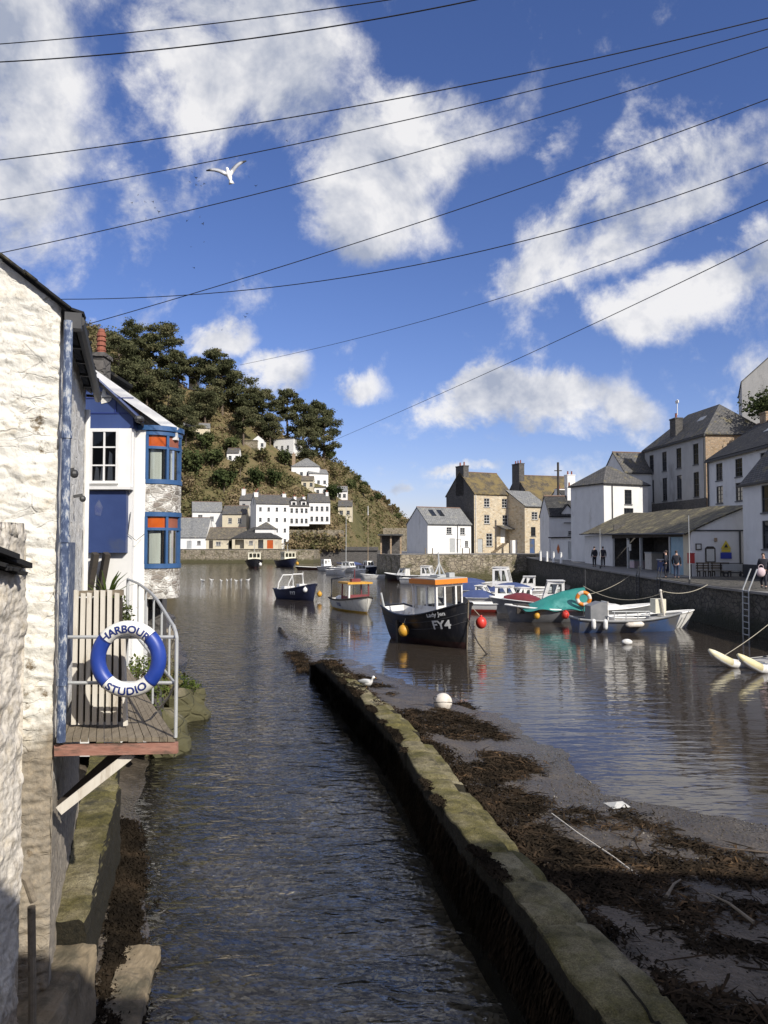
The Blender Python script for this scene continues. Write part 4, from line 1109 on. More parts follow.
# clutter inside the shed
for y, x, hgt, mt, lb in ((7.2, 1.2, 1.0, 'tarp_blue', 'blue stacked crate just inside the open shed'), (10.6, 1.4, 1.5, 'wood_pale', 'pale wooden crate standing in the dark shed'), (14.0, 1.1, .8, 'cloth_pink', 'mauve fish tub at the far end of the shed')):
    t = thing('fish_crate', lb, 'crate', (20.5 + x, 52 + y, z0), .2)
    b = MB(); b.box(-.5, -.5, 0, .5, .5, hgt); b.build('crate_body', M[mt], t)
    b = MB(); b.box(-.54, -.54, hgt + .002, .54, .54, hgt + .1); b.build('rim', M['frame_grey'], t)
for y, z, s in ((11.6, 1.95, .45), (12.0, 2.25, .4)):
    b = MB(); b.box(20.35, 52 + y, z0 + z - .25, 20.41, 52 + y + s, z0 + z + .3)
    tag(b.build('notice', M['paper']), 'pale paper notice hung in the shed opening, ' + ('the lower one' if z < 2 else 'the upper one'), 'notice')
# signs on its gable
b = MB(); b.prism([(23.05 - .3, 51.97, z0 + 1.95), (23.05 + .3, 51.97, z0 + 1.95), (23.05, 51.97, z0 + 2.5)], (0, -.03, 0))
s1 = thing('warning_sign', 'yellow triangular warning sign over a blue panel on white shed gable', 'sign', (23.05, 51.97, z0 + 1.5))
def rel(o, p): return tuple(Vector(p) - Vector(o.location))
b = MB(); b.prism([(-.34, 0, .42), (.34, 0, .42), (0, 0, .98)], (0, -.03, 0)); b.build('triangle', M['sign_yellow'], s1)
b = MB(); b.prism([(-.14, -.035, .50), (.14, -.035, .50), (0, -.035, .76)], (0, -.01, 0)); b.build('symbol', M['plinth'], s1)
b = MB(); b.box(-.30, -.03, .2, .30, -.001, .38); b.build('caption_panel', M['sign_yellow'], s1)
b = MB(); b.box(-.37, -.03, -.25, .37, -.001, .16); b.build('panel', M['sign_blue'], s1)
t = thing('notice_board', 'dark framed notice board with arched top on the white shed gable', 'notice board', (21.98, 51.97, z0 + 1.0))
b = MB(); b.box(-.34, -.06, 0, .34, -.001, .95); b.prism([(-.34, -.001, .951), (.34, -.001, .951), (.2, -.001, 1.08), (-.2, -.001, 1.08)], (0, -.059, 0)); b.build('frame', M['wood_dark'], t)
b = MB(); b.box(-.26, -.068, .07, .26, -.061, .9); b.build('paper', M['paper'], t)
t = thing('wall_plaque', 'small square dark plaque on the shed gable above the bench', 'plaque', (21.2, 51.97, z0 + 2.05))
b = MB(); b.box(-.2, -.04, -.22, .2, -.001, .22); b.build('frame', M['wood_dark'], t); b = MB(); b.box(-.13, -.05, -.15, .13, -.041, .15); b.build('picture', M['paper'], t)
t = thing('wall_lamp', 'small brown bulkhead lamp high on the white shed gable', 'lamp', (22.35, 51.97, z0 + 2.55))
b = MB(); b.box(-.09, -.1, -.15, .09, -.001, .1); b.ball((0, -.13, -.08), .08, 8, 6); b.build('lamp_body', M['stone_brown'], t)
t = thing('lifebelt_box', 'red safety box on a post at the corner of the open shed', 'safety box', (20.5, 51.5, z0))
b = MB(); b.cyl((0, 0, 0), (0, 0, .9), .04); b.build('post', M['metal_dark'], t)
b = MB(); b.box(-.2, -.12, .95, .2, .12, 1.6); b.box(-.22, -.14, 1.602, .22, .14, 1.64); b.build('box', M['red_box'], t)
def bench(x, y, L, label):
    t = thing('bench', label, 'bench', (x, y, z0), 0)
    for i, yy in enumerate((-.4, -.25, -.1)):
        pass
    b = MB()
    for yy in (-.42, -.28, -.14): b.box(0, yy, .43, L, yy + .11, .47)
    b.build('seat', M['wood_grey'], t)
    b = MB()
    for zz in (.58, .74, .9): b.box(0, -.03, zz, L, 0, zz + .11)
    b.build('backrest', M['wood_grey'], t)
    for xx in (.06, L / 2, L - .12):
        b = MB(); b.box(xx, -.44, 0, xx + .06, -.38, .43); b.box(xx, -.06, 0, xx + .06, -.031, .98); b.box(xx, -.4, .36, xx + .06, -.04, .43); b.build('leg', M['wood_dark'], t)
bench(20.85, 51.6, .9, 'short grey slatted bench beside the red safety box')
bench(21.9, 51.75, 1.25, 'long grey slatted bench under the notice board')
t = thing('boat_trolley', 'low black framed cart with grey panel parked beneath the warning sign', 'cart', (23.2, 51.5, z0))
b = MB(); b.tube([(-.7, 0, .35), (-.7, 0, .95), (.75, 0, .95), (.75, 0, .35)], .035, 6); b.tube([(-.7, -.5, .35), (.75, -.5, .35), (.75, 0, .35), (-.7, 0, .35)], .035, 6, closed=True); b.build('frame', M['metal_dark'], t)
b = MB(); b.box(-.62, -.02, .42, .7, .02, .9); b.build('panel', M['frame_grey'], t)
for x in (-.5, .55):
    b = MB(); b.torus((x, -.25, .18), .14, .045, (0, 1, 0), 16, 8); b.build('wheel', M['plinth'], t)
# masts / poles on the quay edge
for px, Y, zt, lb in ((689.5, 43.5, 5.9, 'thin pale flagpole standing at the quay edge before the benches'), (600.3, 64, 5.6, 'thin pale pole at the quay edge near the pair of standing people')):
    t = thing('flagpole', lb, 'pole', (gx(px, Y, 3), Y, pave_z(Y) + .07))
    b = MB(); b.tube([(0, 0, 0), (0, 0, zt - pave_z(Y))], .026, 8, .018); b.build('pole', M['frame_grey'], t)
    b = MB(); b.tube([(0, 0, 0), (0, 0, .25)], .07, 8); b.build('socket', M['metal_dark'], t)
t = thing('telegraph_pole', 'dark wooden telegraph pole rising above the white cottages', 'pole', (gx(558.5, 104, 8), 104, 3.1))
b = MB(); b.tube([(0, 0, 0), (0, 0, 12.4)], .2, 8, .15); b.build('pole', M['wood_dark'], t)
b = MB(); b.box(-.5, -.06, 11.2, .5, .06, 11.32); b.build('crossarm', M['wood_dark'], t)
# bollards
for i, px in enumerate((540.5, 547, 553.5, 561)):
    Y = 84 - i * 2.6; p = (gx(px, Y, 3), Y, pave_z(Y) + .07)
    if i == 0:
        t0 = thing('bollard', 'white post of the row on the quay edge before the shopfront', 'bollard', p, 0, 'white posts along the quay edge')
        b = MB(); b.tube([(0, 0, 0), (0, 0, 1.0)], .13, 10, .11); b.build('post', M['frame_white'], t0)
        b = MB(); b.tube([(0, 0, 1.001), (0, 0, 1.1)], .14, 10, .07); b.build('cap', M['frame_grey'], t0)
    else: dup(t0, p)
# ladders on the quay
def ladder(px, Y, zt, label, w_=.45, lean=0, mat='metal_grey'):
    x = 17.6 - .12
    t = thing('quay_ladder', label, 'ladder', (x, Y, 0))
    for s in (-1, 1):
        b = MB(); b.tube([(0 - .1, s * w_ / 2, -.8), (-.06, s * w_ / 2, pave_z(Y) + .1), (.1 + lean, s * w_ / 2, zt)], .035, 8); b.build('rail', M[mat], t)
    b = MB()
    for z in np.arange(-.6, pave_z(Y) + .1, .3): b.tube([(-.08, -w_ / 2, z), (-.08, w_ / 2, z)], .022, 6)
    b.build('rungs', M[mat], t)
ladder(741, 37.2, 3.15, 'steel quay ladder with tall bright handrails, nearest on the right quay', .62, .25, 'metal_grey')
ladder(660, 49, 2.9, 'slim ladder on the quay wall below the pair of people by the shed', .5, 0, 'metal_dark')
ladder(643, 53, 2.9, 'slim ladder on the quay wall below the dark shed opening', .5, 0, 'metal_dark')
for px, Y, lb in ((455, 98.5, 'broad wooden ladder against the sunlit quay left of the stone house'), (536, 98.4, 'x')):
    if lb == 'x': continue
for px, lb in ((429, 'pale wooden ladder leaning on the sunlit quay below the white cottage'), (466, 'narrow timber ladder on the sunlit quay below the stone house')):
    x = gx(px, 98.6, 2); t = thing('quay_ladder', lb, 'ladder', (x, 98.4, 0))
    for s in (-1, 1):
        b = MB(); b.tube([(s * .45, -.25, -.4), (s * .45, .1, 3.9)], .08, 6); b.build('rail', M['wood_grey'], t)
    b = MB()
    for z in np.arange(0, 3.6, .45): b.tube([(-.45, -.2 + z * .08, z), (.45, -.2 + z * .08, z)], .05, 6)
    b.build('rungs', M['wood_grey'], t)
# pier head shelter
t = thing('pier_shelter', 'small flat-roofed lookout on the dark pier head with posts', 'shelter', (-.5, 102.2, 3.11))
b = MB(); b.box(-.3, -.8, 2.45, 3.0, 2.4, 2.62); b.build('roof', M['slate_grey'], t)
b = MB(); b.box(0, 1.9, 0, 2.8, 2.1, 2.44); b.build('back_wall', M['stone_dark'], t)
for x, y in ((0, .3), (1.3, -.3), (2.6, -.5)):
    b = MB(); b.box(x, y, 0, x + .22, y + .22, 2.44); b.build('post', M['stone_brown'], t)
# ------------------------------------------------------------------ far village on the left
V_ = 193.0
VZ = 3.25
# far quay
b = MB()
b.prism([(-95, 188, -1.4), (-24, 184, -1.4), (-17, 186, -1.4), (-16, 198, -1.4), (-12, 215, -1.4), (-95, 230, -1.4)], (0, 0, 4.55))
tag(b.build('quay_wall', M['quay_light']), 'far tawny stone quay wall below the village at the head of the harbour', 'quay wall')
b = MB(); b.add([(-95, 188.3, 3.17), (-24, 184.3, 3.17), (-17.2, 186.3, 3.17), (-16.2, 198, 3.17), (-12, 215, 3.17), (-95, 230, 3.17)], [tuple(range(6))])
struct(b.build('village_street', M['pavement']))
# outer pier, dark low roofed run
b = MB(); b.box(gx(318, 196), 196, -1.4, gx(392, 196), 206, 2.9); b.box(gx(318, 196) , 195.6, 2.903, gx(378, 196), 206.5, 3.8)
tag(b.build('pier', M['stone_dark']), 'long low dark pier running across under the green slope', 'pier')
b = MB(); b.box(gx(383, 250), 250, -1.4, gx(416, 250), 253, 9.8)
tag(b.build('harbour_wall', M['quay_light']), 'pale high stone wall at the harbour mouth beyond the pier', 'wall')

def vh(name, label, px0, px1, Y, pyb, pyt, roof, pyr, wall, rmat, wins, chim=(), d=7, skew=0, **kw):
    A = P2(px0, Y); B = P2(px1, Y + skew)
    zb = at(px0, pyb, Y).z; zt = at(px0, pyt, Y).z; zr = at(px0, pyr, Y + (d / 2 if roof in ('gx',) else 0)).z
    return house(name, label, A, B, d, zb, zt - zb, roof, max(.5, zr - zt), wall, rmat, wins, chim, **kw)
S = 193 / 770
def grid_w(w_, h_, nx_, nz_, z1=.9, top=.7, ww=.8, wh=1.2, face='F', **k):
    out = []
    for i in range(nx_):
        for j in range(nz_):
            out.append((face, w_ * (i + .5) / nx_, z1 + (h_ - z1 - top - wh) * (j / max(1, nz_ - 1)), ww, wh, 'sash', 2, 2, 'frame_grey'))
    return out
# quayside row
vh('boat_house', 'white boathouse with a long plain grey slate roof, behind the bow-windowed house', 176, 206, 190, 549, 537, 'gx', 518, 'clean_white', 'slate_grey', [('F', 3.2, .1, 1.2, 1.9, 'door', 2, 3, 'frame_grey'), ('F', 5.6, 1.0, .9, 1.0, 'sash')], d=9)
vh('boat_store', 'low cream store with brown tiled roof on the far quay', 206, 243, 190, 549, 539, 'gx', 528, 'cream_wall', 'slate_lichen2', [('F', 3, .8, 1.2, 1.0, 'sash'), ('F', 6.4, .1, 1.6, 2, 'opening'), ('F', 1.2, .1, 1, 2, 'door', 2, 3, 'wood_dark')], d=8)
vh('open_shed', 'dark slate-roofed open shed with orange door on the far quay', 232, 278, 188.5, 549, 538.5, 'hip', 527, 'cream_wall', 'slate_dark', [('F', 1.8, .1, 2.2, 2.2, 'opening'), ('F', 4.6, 1.0, 1.0, 1.0, 'sash'), ('F', 7.0, .1, 1.3, 2.2, 'opening'), ('F', 9.3, .1, 1.5, 2.1, 'door', 2, 3, 'orange_glass')], d=9)
vh('village_house', 'white gabled cottage with grey slate roof behind the boathouse', 192, 222, 201, 530, 511.5, 'gx', 502, 'white_wall', 'slate_grey', [('F', 2, 2.4, 1.2, 1.6, 'sash'), ('F', 5, 2.4, 1, 1.2, 'sash')], d=7, skew=2)
vh('village_house', 'small grey-roofed house with tan wall left of the white terrace', 222, 246, 200, 535, 514, 'gx', 506, 'cream_wall', 'slate', [('F', 2, 3, 1.0, 1.4, 'sash'), ('F', 4.5, 3, 1.0, 1.4, 'sash')], d=6)
vh('village_house', 'tall grey rendered house with two chimneys behind the white block', 239, 258, 204, 535, 500, 'gx', 494, 'grey_wall', 'slate', grid_w(4.6, 9, 2, 3), [(.6, 3, 12.4, .9, 1.2, 'clean_white', 2), (4.2, 3, 12.0, .9, 1.2, 'stone_dark', 2)], d=7)
# four-storey white block
vh('tall_white_house', 'four-storey bright white house with many small windows at the harbour head', 256, 289, 193, 549, 503.5, 'gx', 495, 'clean_white', 'slate', grid_w(8.4, 11.3, 4, 4, 1.6, .8, .65, .95), [(.5, 3.5, 14.4, 1.0, 1.6, 'clean_white', 3), (7.8, 3.5, 14.2, .9, 1.4, 'clean_white', 2)], d=7.5, skew=3)
vh('village_house', 'low dark-roofed white house in front of the tall white block', 255, 274, 190.5, 549, 529, 'hip', 522, 'clean_white', 'slate', [('F', 2, 2.6, .9, 1.0, 'sash'), ('F', 3.6, 2.6, .9, 1.0, 'sash')], d=5)
# terrace
for i, (a, c) in enumerate(((289, 299.5), (299.5, 309), (309, 330))):
    ww = (c - a) / 770 * 202
    rt = vh('terraced_house', ('white terraced house with dormers joined to the tall white block', 'white terraced house with one dormer, middle of the terrace', 'brightest white end house of the terrace above the green slope')[i],
       a, c, 202 + i * 1.2, 526 if i < 2 else 524, 506 if i < 2 else 502, 'gx', 498 if i < 2 else 494, 'clean_white', 'slate', grid_w(ww, 5.2, 2 if i < 2 else 4, 2, .8, .5, .75, 1.2), [(ww - .4, 3, 7.9 + (i == 2) * .8, .7, 1.3, 'clean_white', 2)], d=6.5, skew=1.2)
    if i < 2:
        b = MB(); x = ww / 2; b.box(x - .7, .3, 5.0, x + .7, 2.2, 6.6); dmr = b.build('dormer', M['clean_white'], rt)
        b = MB(); b.box(x - .45, .28, 5.4, x + .45, .299, 6.3); b.build('pane', M['glass'], dmr)
        b = MB(); b.prism([(x - .85, .1, 6.603), (x + .85, .1, 6.603), (x, .1, 7.2)], (0, 2.6, 0)); b.build('dormer_roof', M['slate'], dmr)
# terrace platform / rock wall
b = MB(); b.prism([(gx(285, 199), 199, 2.5), (gx(341, 199), 199, 2.5), (gx(344, 212), 212, 2.5), (gx(285, 212), 212, 2.5)], (0, 0, 5.7))
pl = b.build('retaining_wall', M['quay_light']); tag(pl, 'ivy-covered stone retaining wall holding up the white terrace', 'wall')
# villas up the slope
def villa(name, label, px0, px1, pyb, h, roof, rh, wall, rmat, wins, d=7, chim=(), sk=0, **kw):
    p = hillhit((px0 + px1) / 2, pyb); Y = p.y
    A = P2(px0, Y); B = P2(px1, Y + sk)
    zb = at((px0 + px1) / 2, pyb, Y).z
    return house(name, label, A, B, d, zb - 1.5, h + 1.5, roof, rh, wall, rmat, wins, chim, **kw)
def vw(w_, n, z=2.3, ww=.9, wh=1.1): return [('F', w_ * (i + .5) / n, z, ww, wh, 'sash', 2, 2, 'frame_grey') for i in range(n)]
villa('hillside_villa', 'white villa with hipped slate roof and brick chimney, middle of the hillside', 291, 319, 478, 3.6, 'hip', 3.0, 'clean_white', 'slate_grey', vw(8.5, 4), 8, [(.4, 3, 9.6, 1, 1, 'stone_brown', 1, 2)])
villa('hillside_villa', 'white villa with wide windows stepping down below the hipped one', 309, 328, 486, 4.0, 'gx', 1.6, 'clean_white', 'slate_grey', vw(6, 3), 6, sk=2)
villa('hillside_villa', 'small white annex lowest of the stepped villas above the terrace', 314, 329, 496, 2.6, 'flat', .4, 'clean_white', 'slate_grey', vw(4.2, 2), 4)
villa('hillside_villa', 'white balconied house with flat roof high on the wooded hillside', 273, 293, 452, 4.2, 'flat', .5, 'clean_white', 'slate_grey', vw(6.5, 3), 6, sk=-3)
villa('hillside_villa', 'white bungalow half hidden by pines on the upper slope', 182, 209, 437, 3.0, 'gx', 2.0, 'cream_wall', 'slate_grey', vw(8.5, 3, 2.0, 1.4, 1.2), 7, sk=2)
villa('hillside_villa', 'small pale house with steep white gable among the trees below the pines', 252, 263, 449, 3.0, 'gy', 1.4, 'clean_white', 'slate', vw(4, 2), 5)
villa('hillside_villa', 'tiny white house glimpsed through the dark pines near the hilltop', 187, 195, 386, 2.6, 'gx', 1.4, 'clean_white', 'clean_white', vw(3, 1), 4)
villa('hillside_villa', 'low stone cottage at the right end of the slope below the terrace road', 338, 352, 517, 3.2, 'gx', 1.8, 'cream_wall', 'slate', vw(4, 2), 5)
villa('hillside_villa', 'small white cottage right of the stepped villas near the dark thorn tree', 337, 347, 500, 2.8, 'gx', 1.6, 'clean_white', 'slate_grey', vw(3, 2), 4)
villa('hillside_villa', 'low white house among scrub between the bungalow and the terrace roofs', 226, 238, 462, 2.8, 'gx', 1.6, 'clean_white', 'slate', vw(4, 2), 4)
villa('hillside_villa', 'pale cottage with brown roof just above the white terrace chimneys', 301, 313, 489, 2.6, 'gx', 1.4, 'cream_wall', 'slate_lichen2', vw(4, 2), 4)
villa('hillside_wall', 'short pale stone terrace wall among the scrub under the balconied house', 240, 256, 446, 1.8, 'flat', .2, 'quay_light', 'quay_light', [], 2, cat='wall')

# ------------------------------------------------------------------ foliage helpers
def leafcloud(blobs, n, size, flat=1.0, seed=0):
    """leaf-sized quads through the volume of ellipsoid clumps: blobs (x,y,z,rx,ry,rz)"""
    g = np.random.default_rng(seed)
    B_ = np.array(blobs); vol = B_[:, 3] * B_[:, 4] * B_[:, 5]; pr = vol ** .75; pr /= pr.sum()
    k = g.choice(len(B_), n, p=pr)
    d = g.normal(size=(n, 3)); d /= np.linalg.norm(d, axis=1)[:, None]
    rr = g.random(n) ** .4
    rr = rr * (1 + g.normal(0, .20, n))
    C = B_[k, :3] + d * rr[:, None] * B_[k, 3:6]
    nrm = d * .7 + g.normal(size=(n, 3)) * .8 + np.array([0, 0, .45]); nrm /= np.linalg.norm(nrm, axis=1)[:, None]
    a = np.cross(nrm, g.normal(size=(n, 3))); a /= np.linalg.norm(a, axis=1)[:, None]
    b_ = np.cross(nrm, a)
    s = size * (.35 + 1.1 * g.random(n) ** 1.6)[:, None]
    V = np.stack([C - a * s, C - b_ * s * flat, C + a * s, C + b_ * s * flat], 1).reshape(-1, 3)
    Q = np.arange(4 * n).reshape(-1, 4)
    T = np.clip(g.random(len(B_))[k] * .6 + g.random(n) * .4, 0, 1)
    return V, Q, T

def pine(label, seed, H=14, W=8, name='pine_tree', lean=0.0, low=.25, n=12500, leaf=.27):
    g = random.Random(seed)
    t = thing(name, label, 'tree', (0, 0, 0), 0, 'dark pines on the wooded hill')
    b = MB(); top = Vector((lean, 0, H * .93))
    pts_ = [Vector((lean * (i / 6) ** 2 + g.uniform(-.2, .2), g.uniform(-.2, .2), H * .93 * i / 6 - .5 * (i == 0))) for i in range(7)]
    b.tube(pts_, .45, 7, .12)
    blobs = []
    nl = 17
    for i in range(nl):
        f = low + (1 - low) * (i + .5) / nl
        c = pts_[0].lerp(pts_[-1], f); c.x = lean * f * f
        wid = W * (.55 + .45 * math.sin(PI * min(1, (1 - f) / (1 - low) * .9 + .12))) * g.uniform(.55, 1.0)
        if f > .9: wid *= .6
        a = i * 2.4 + g.uniform(-.5, .5)
        tip = c + Vector((math.cos(a) * wid, math.sin(a) * wid, g.uniform(.2, 1.6)))
        b.tube([c, c.lerp(tip, .5) + Vector((0, 0, .3)), tip], .16, 5, .04, caps=False)
        for q, sz in ((1.0, .62), (.85, .8), (.6, .8), (.75, .55)):
            p = c.lerp(tip, q) + Vector((g.uniform(-.9, .9), g.uniform(-.9, .9), g.uniform(-.1, .9)))
            r = W * .35 * sz * g.uniform(.6, 1.35)
            blobs.append((p.x, p.y, p.z, r, r, r * g.uniform(.45, .65)))
    blobs.append((pts_[-1].x, pts_[-1].y, H * .95, W * .35, W * .35, W * .2))
    b.build('trunk', M['bark'], t)
    V, Q, T = leafcloud(blobs, n, leaf, .8, seed)
    npmesh('crown', V, Q, M['pine_leaf'], t, attr=T)
    return t
def bush_tree(label, seed, H=5, W=3, name='bushy_tree', mat='bush_leaf', n=1500, leaf=.32, group=None, cat='tree'):
    g = random.Random(seed)
    t = thing(name, label, cat, (0, 0, 0), 0, group)
    b = MB(); b.tube([(0, 0, -.4), (.1, 0, H * .3), (0, .1, H * .7)], .16, 6, .06)
    blobs = []
    for i in range(9):
        a = g.random() * 2 * PI; r = W * .55 * g.random() ** .5; z = H * (.35 + .5 * g.random())
        b.tube([(0, 0, H * .25), (math.cos(a) * r, math.sin(a) * r, z)], .06, 5, .02, caps=False)
        s = W * g.uniform(.28, .5); blobs.append((math.cos(a) * r, math.sin(a) * r, z, s, s, s * .8))
    b.build('trunk', M['bark'], t)
    V, Q, T = leafcloud(blobs, n, leaf, .8, seed)
    npmesh('crown', V, Q, M[mat], t, attr=T)
    return t
def put(o, px, py, label, s=1.0, rz=0.0, Y=None, first=False, sink=.3):
    p = hillhit(px, py) if Y is None else at(px, py, Y)
    p = Vector((p.x, p.y, p.z - sink))
    if first:
        o.location = p; o.rotation_euler = (0, 0, rz); o.scale = (s,) * 3; o['label'] = label; return o
    return dup(o, p, rz, label, scale=s)
# pines: (px, py of the foot, scale, proto, label)
PN = [pine('p', 3, 16, 7.2), pine('p', 8, 15, 5.6, low=.42), pine('p', 21, 14, 7.0, low=.3, lean=1.2)]
used = [False] * 3
PL = [(118, 392, 1.05, 0, 'broad dark pine just right of the red chimney pot, at the left of the hilltop'),
      (140, 372, 1.05, 2, 'rounded dark pine topping the skyline left of the gap'),
      (160, 380, 1.15, 0, 'largest dark pine at the middle of the left crown'),
      (178, 402, 1.05, 1, 'pine filling the shade below the largest crown'),
      (147, 412, 1.1, 2, 'low dark pine above the white bargeboard'),
      (128, 418, 1.0, 0, 'pine standing behind the blue gable roof'),
      (168, 432, .95, 0, 'dark pine directly above the bow window roof'),
      (196, 396, .85, 1, 'slim pine at the notch in the skyline'),
      (214, 402, 1.15, 1, 'tall pine with visible grey trunk right of the notch'),
      (222, 415, 1.1, 2, 'flat-topped pine with bare trunk on the ridge'),
      (236, 420, 1.0, 0, 'dense pine right of the bare trunks on the ridge'),
      (205, 428, .9, 2, 'dark pine over the half hidden bungalow'),
      (250, 428, .9, 2, 'pine leaning over the balconied house'),
      (262, 434, .9, 0, 'mid-sized pine on the falling ridge'),
      (287, 434, 1.05, 1, 'lone airy pine with sky showing through it'),
      (303, 448, 1.0, 2, 'pine with spreading crown near the end of the wood'),
      (317, 452, 1.2, 1, 'tall end pine against the sky at the right of the wood'),
      (324, 462, 1.0, 0, 'dark pine closing the right end of the wood'),
      (308, 466, .75, 0, 'small pine right above the villa with hipped roof'),
      (243, 446, .8, 1, 'small pine above the short pale terrace wall'),
      (186, 446, .75, 0, 'dark rounded pine below the bungalow'),
      (270, 446, .7, 2, 'stunted pine beside the balconied house')]
for (px, py, s, k, lb) in PL:
    put(PN[k], px, py, lb, s, random.uniform(0, 6), first=not used[k]); used[k] = True
# bushy trees on the slope
BT = [bush_tree('b', 4, 5.5, 3.4, group='bushy trees on the hillside'), bush_tree('b', 9, 6.5, 3.0, mat='scrub_leaf', group='bushy trees on the hillside')]
ub = [False, False]
BL = [(195, 478, 1.5, 0, 'big dark green tree beside the upper bow window'), (212, 470, 1.2, 0, 'dark green tree right of the bow window'), (190, 497, 1.2, 1, 'brownish tree above the boathouse roof'),
      (224, 492, 1.3, 0, 'round green tree above the white gabled cottage'), (240, 478, 1.2, 1, 'olive bushy tree in the middle of the lower slope'), (258, 490, 1.2, 0, 'dark bushy tree above the tall white house'),
      (276, 488, 1.1, 0, 'green tree just above the terrace roofs'), (262, 466, 1.0, 1, 'tawny bushy tree under the balconied house'), (286, 466, 1.0, 0, 'dark shrub-like tree left of the hipped villa'),
      (334, 502, 1.0, 0, 'dark tree right of the end terraced house'), (335, 480, .9, 1, 'brown tree right of the stepped villas'), (350, 492, .8, 0, 'dark thorn tree on the right slope'),
      (364, 497, .9, 1, 'bare brownish tree on the skyline of the right slope'), (330, 462, .9, 0, 'dark bush at the foot of the end pine'), (392, 515, .8, 1, 'low tree near the lower end of the ridge'), (230, 455, 1.1, 0, 'dark tree under the pines by the bungalow'),
      (205, 452, 1.1, 0, 'dark tree tucked below the half hidden bungalow')]
for (px, py, s, k, lb) in BL:
    put(BT[k], px, py, lb, s, random.uniform(0, 6), first=not ub[k]); ub[k] = True
g4 = random.Random(9)
for i in range(22):
    px = 345 + 72 * i / 21 + g4.uniform(-2, 2)
    py = 545 - float(np.interp(px, SILP, SILV)) + g4.uniform(2, 14)
    put(BT[i % 2], px, py, 'low wind-bent thicket on the bare right-hand end of the hill', g4.uniform(.35, .75), g4.uniform(0, 6))['group'] = 'thickets on the right end of the hill'
# scrub over the whole slope
cl = []
sx = rng.uniform(60, 425, 5200); tt = rng.random(5200) ** 1.0
houses_xy = [(o.location.x, o.location.y) for o in bpy.data.objects if o.get('category') in ('house', 'wall', 'shed') and o.location.y > 185 and o.location.x < 0]
for px, t in zip(sx, tt):
    yb = np.interp(px, YBP, YBV); yr = np.interp(px, YRP, YRV); Y = yb + (yr - yb) * (.01 + t * 1.03)
    X = (px - 384) / F * Y
    if any(-1.0 < X - hx < 7.5 and -4 < Y - hy < 6 for hx, hy in houses_xy): continue
    z = float(hillz(X, Y)); r = .8 + rng.random() ** 2 * 1.9
    if px > 345: r *= .75
    cl.append((X, Y, z + r * .25, r, r, r * .75))
for _ in range(420):                                             # ivy and scrub on the terrace wall
    px = rng.uniform(286, 343); Y = 198.6 - rng.random() * 4; zz = 3.3 + rng.random() * 5.0 * (1 - (198.6 - Y) / 4.5); r = .5 + rng.random() * .7
    cl.append((gx(px, Y), Y, zz, r, r, r))
V, Q, T = leafcloud(cl, 90000, .34, .8, 77)
tag(npmesh('scrub', V, Q, M['scrub_leaf'], attr=T), 'olive and brown scrub and bracken covering the whole steep hillside', 'scrub', kind='stuff')
# bush by the hilltop house on the right
bt = bush_tree('shaggy brown-green bush hanging over the terrace of the hilltop house', 31, 5, 4.2, mat='bush_leaf', n=2600, leaf=.2, name='bush', cat='bush')
bt.scale = (.8,) * 3
p = at(768, 428, 76); bt.location = p
bt2 = dup(bt, at(790, 432, 73), 2.0, 'dark shaggy bush at the right edge below the hilltop house')
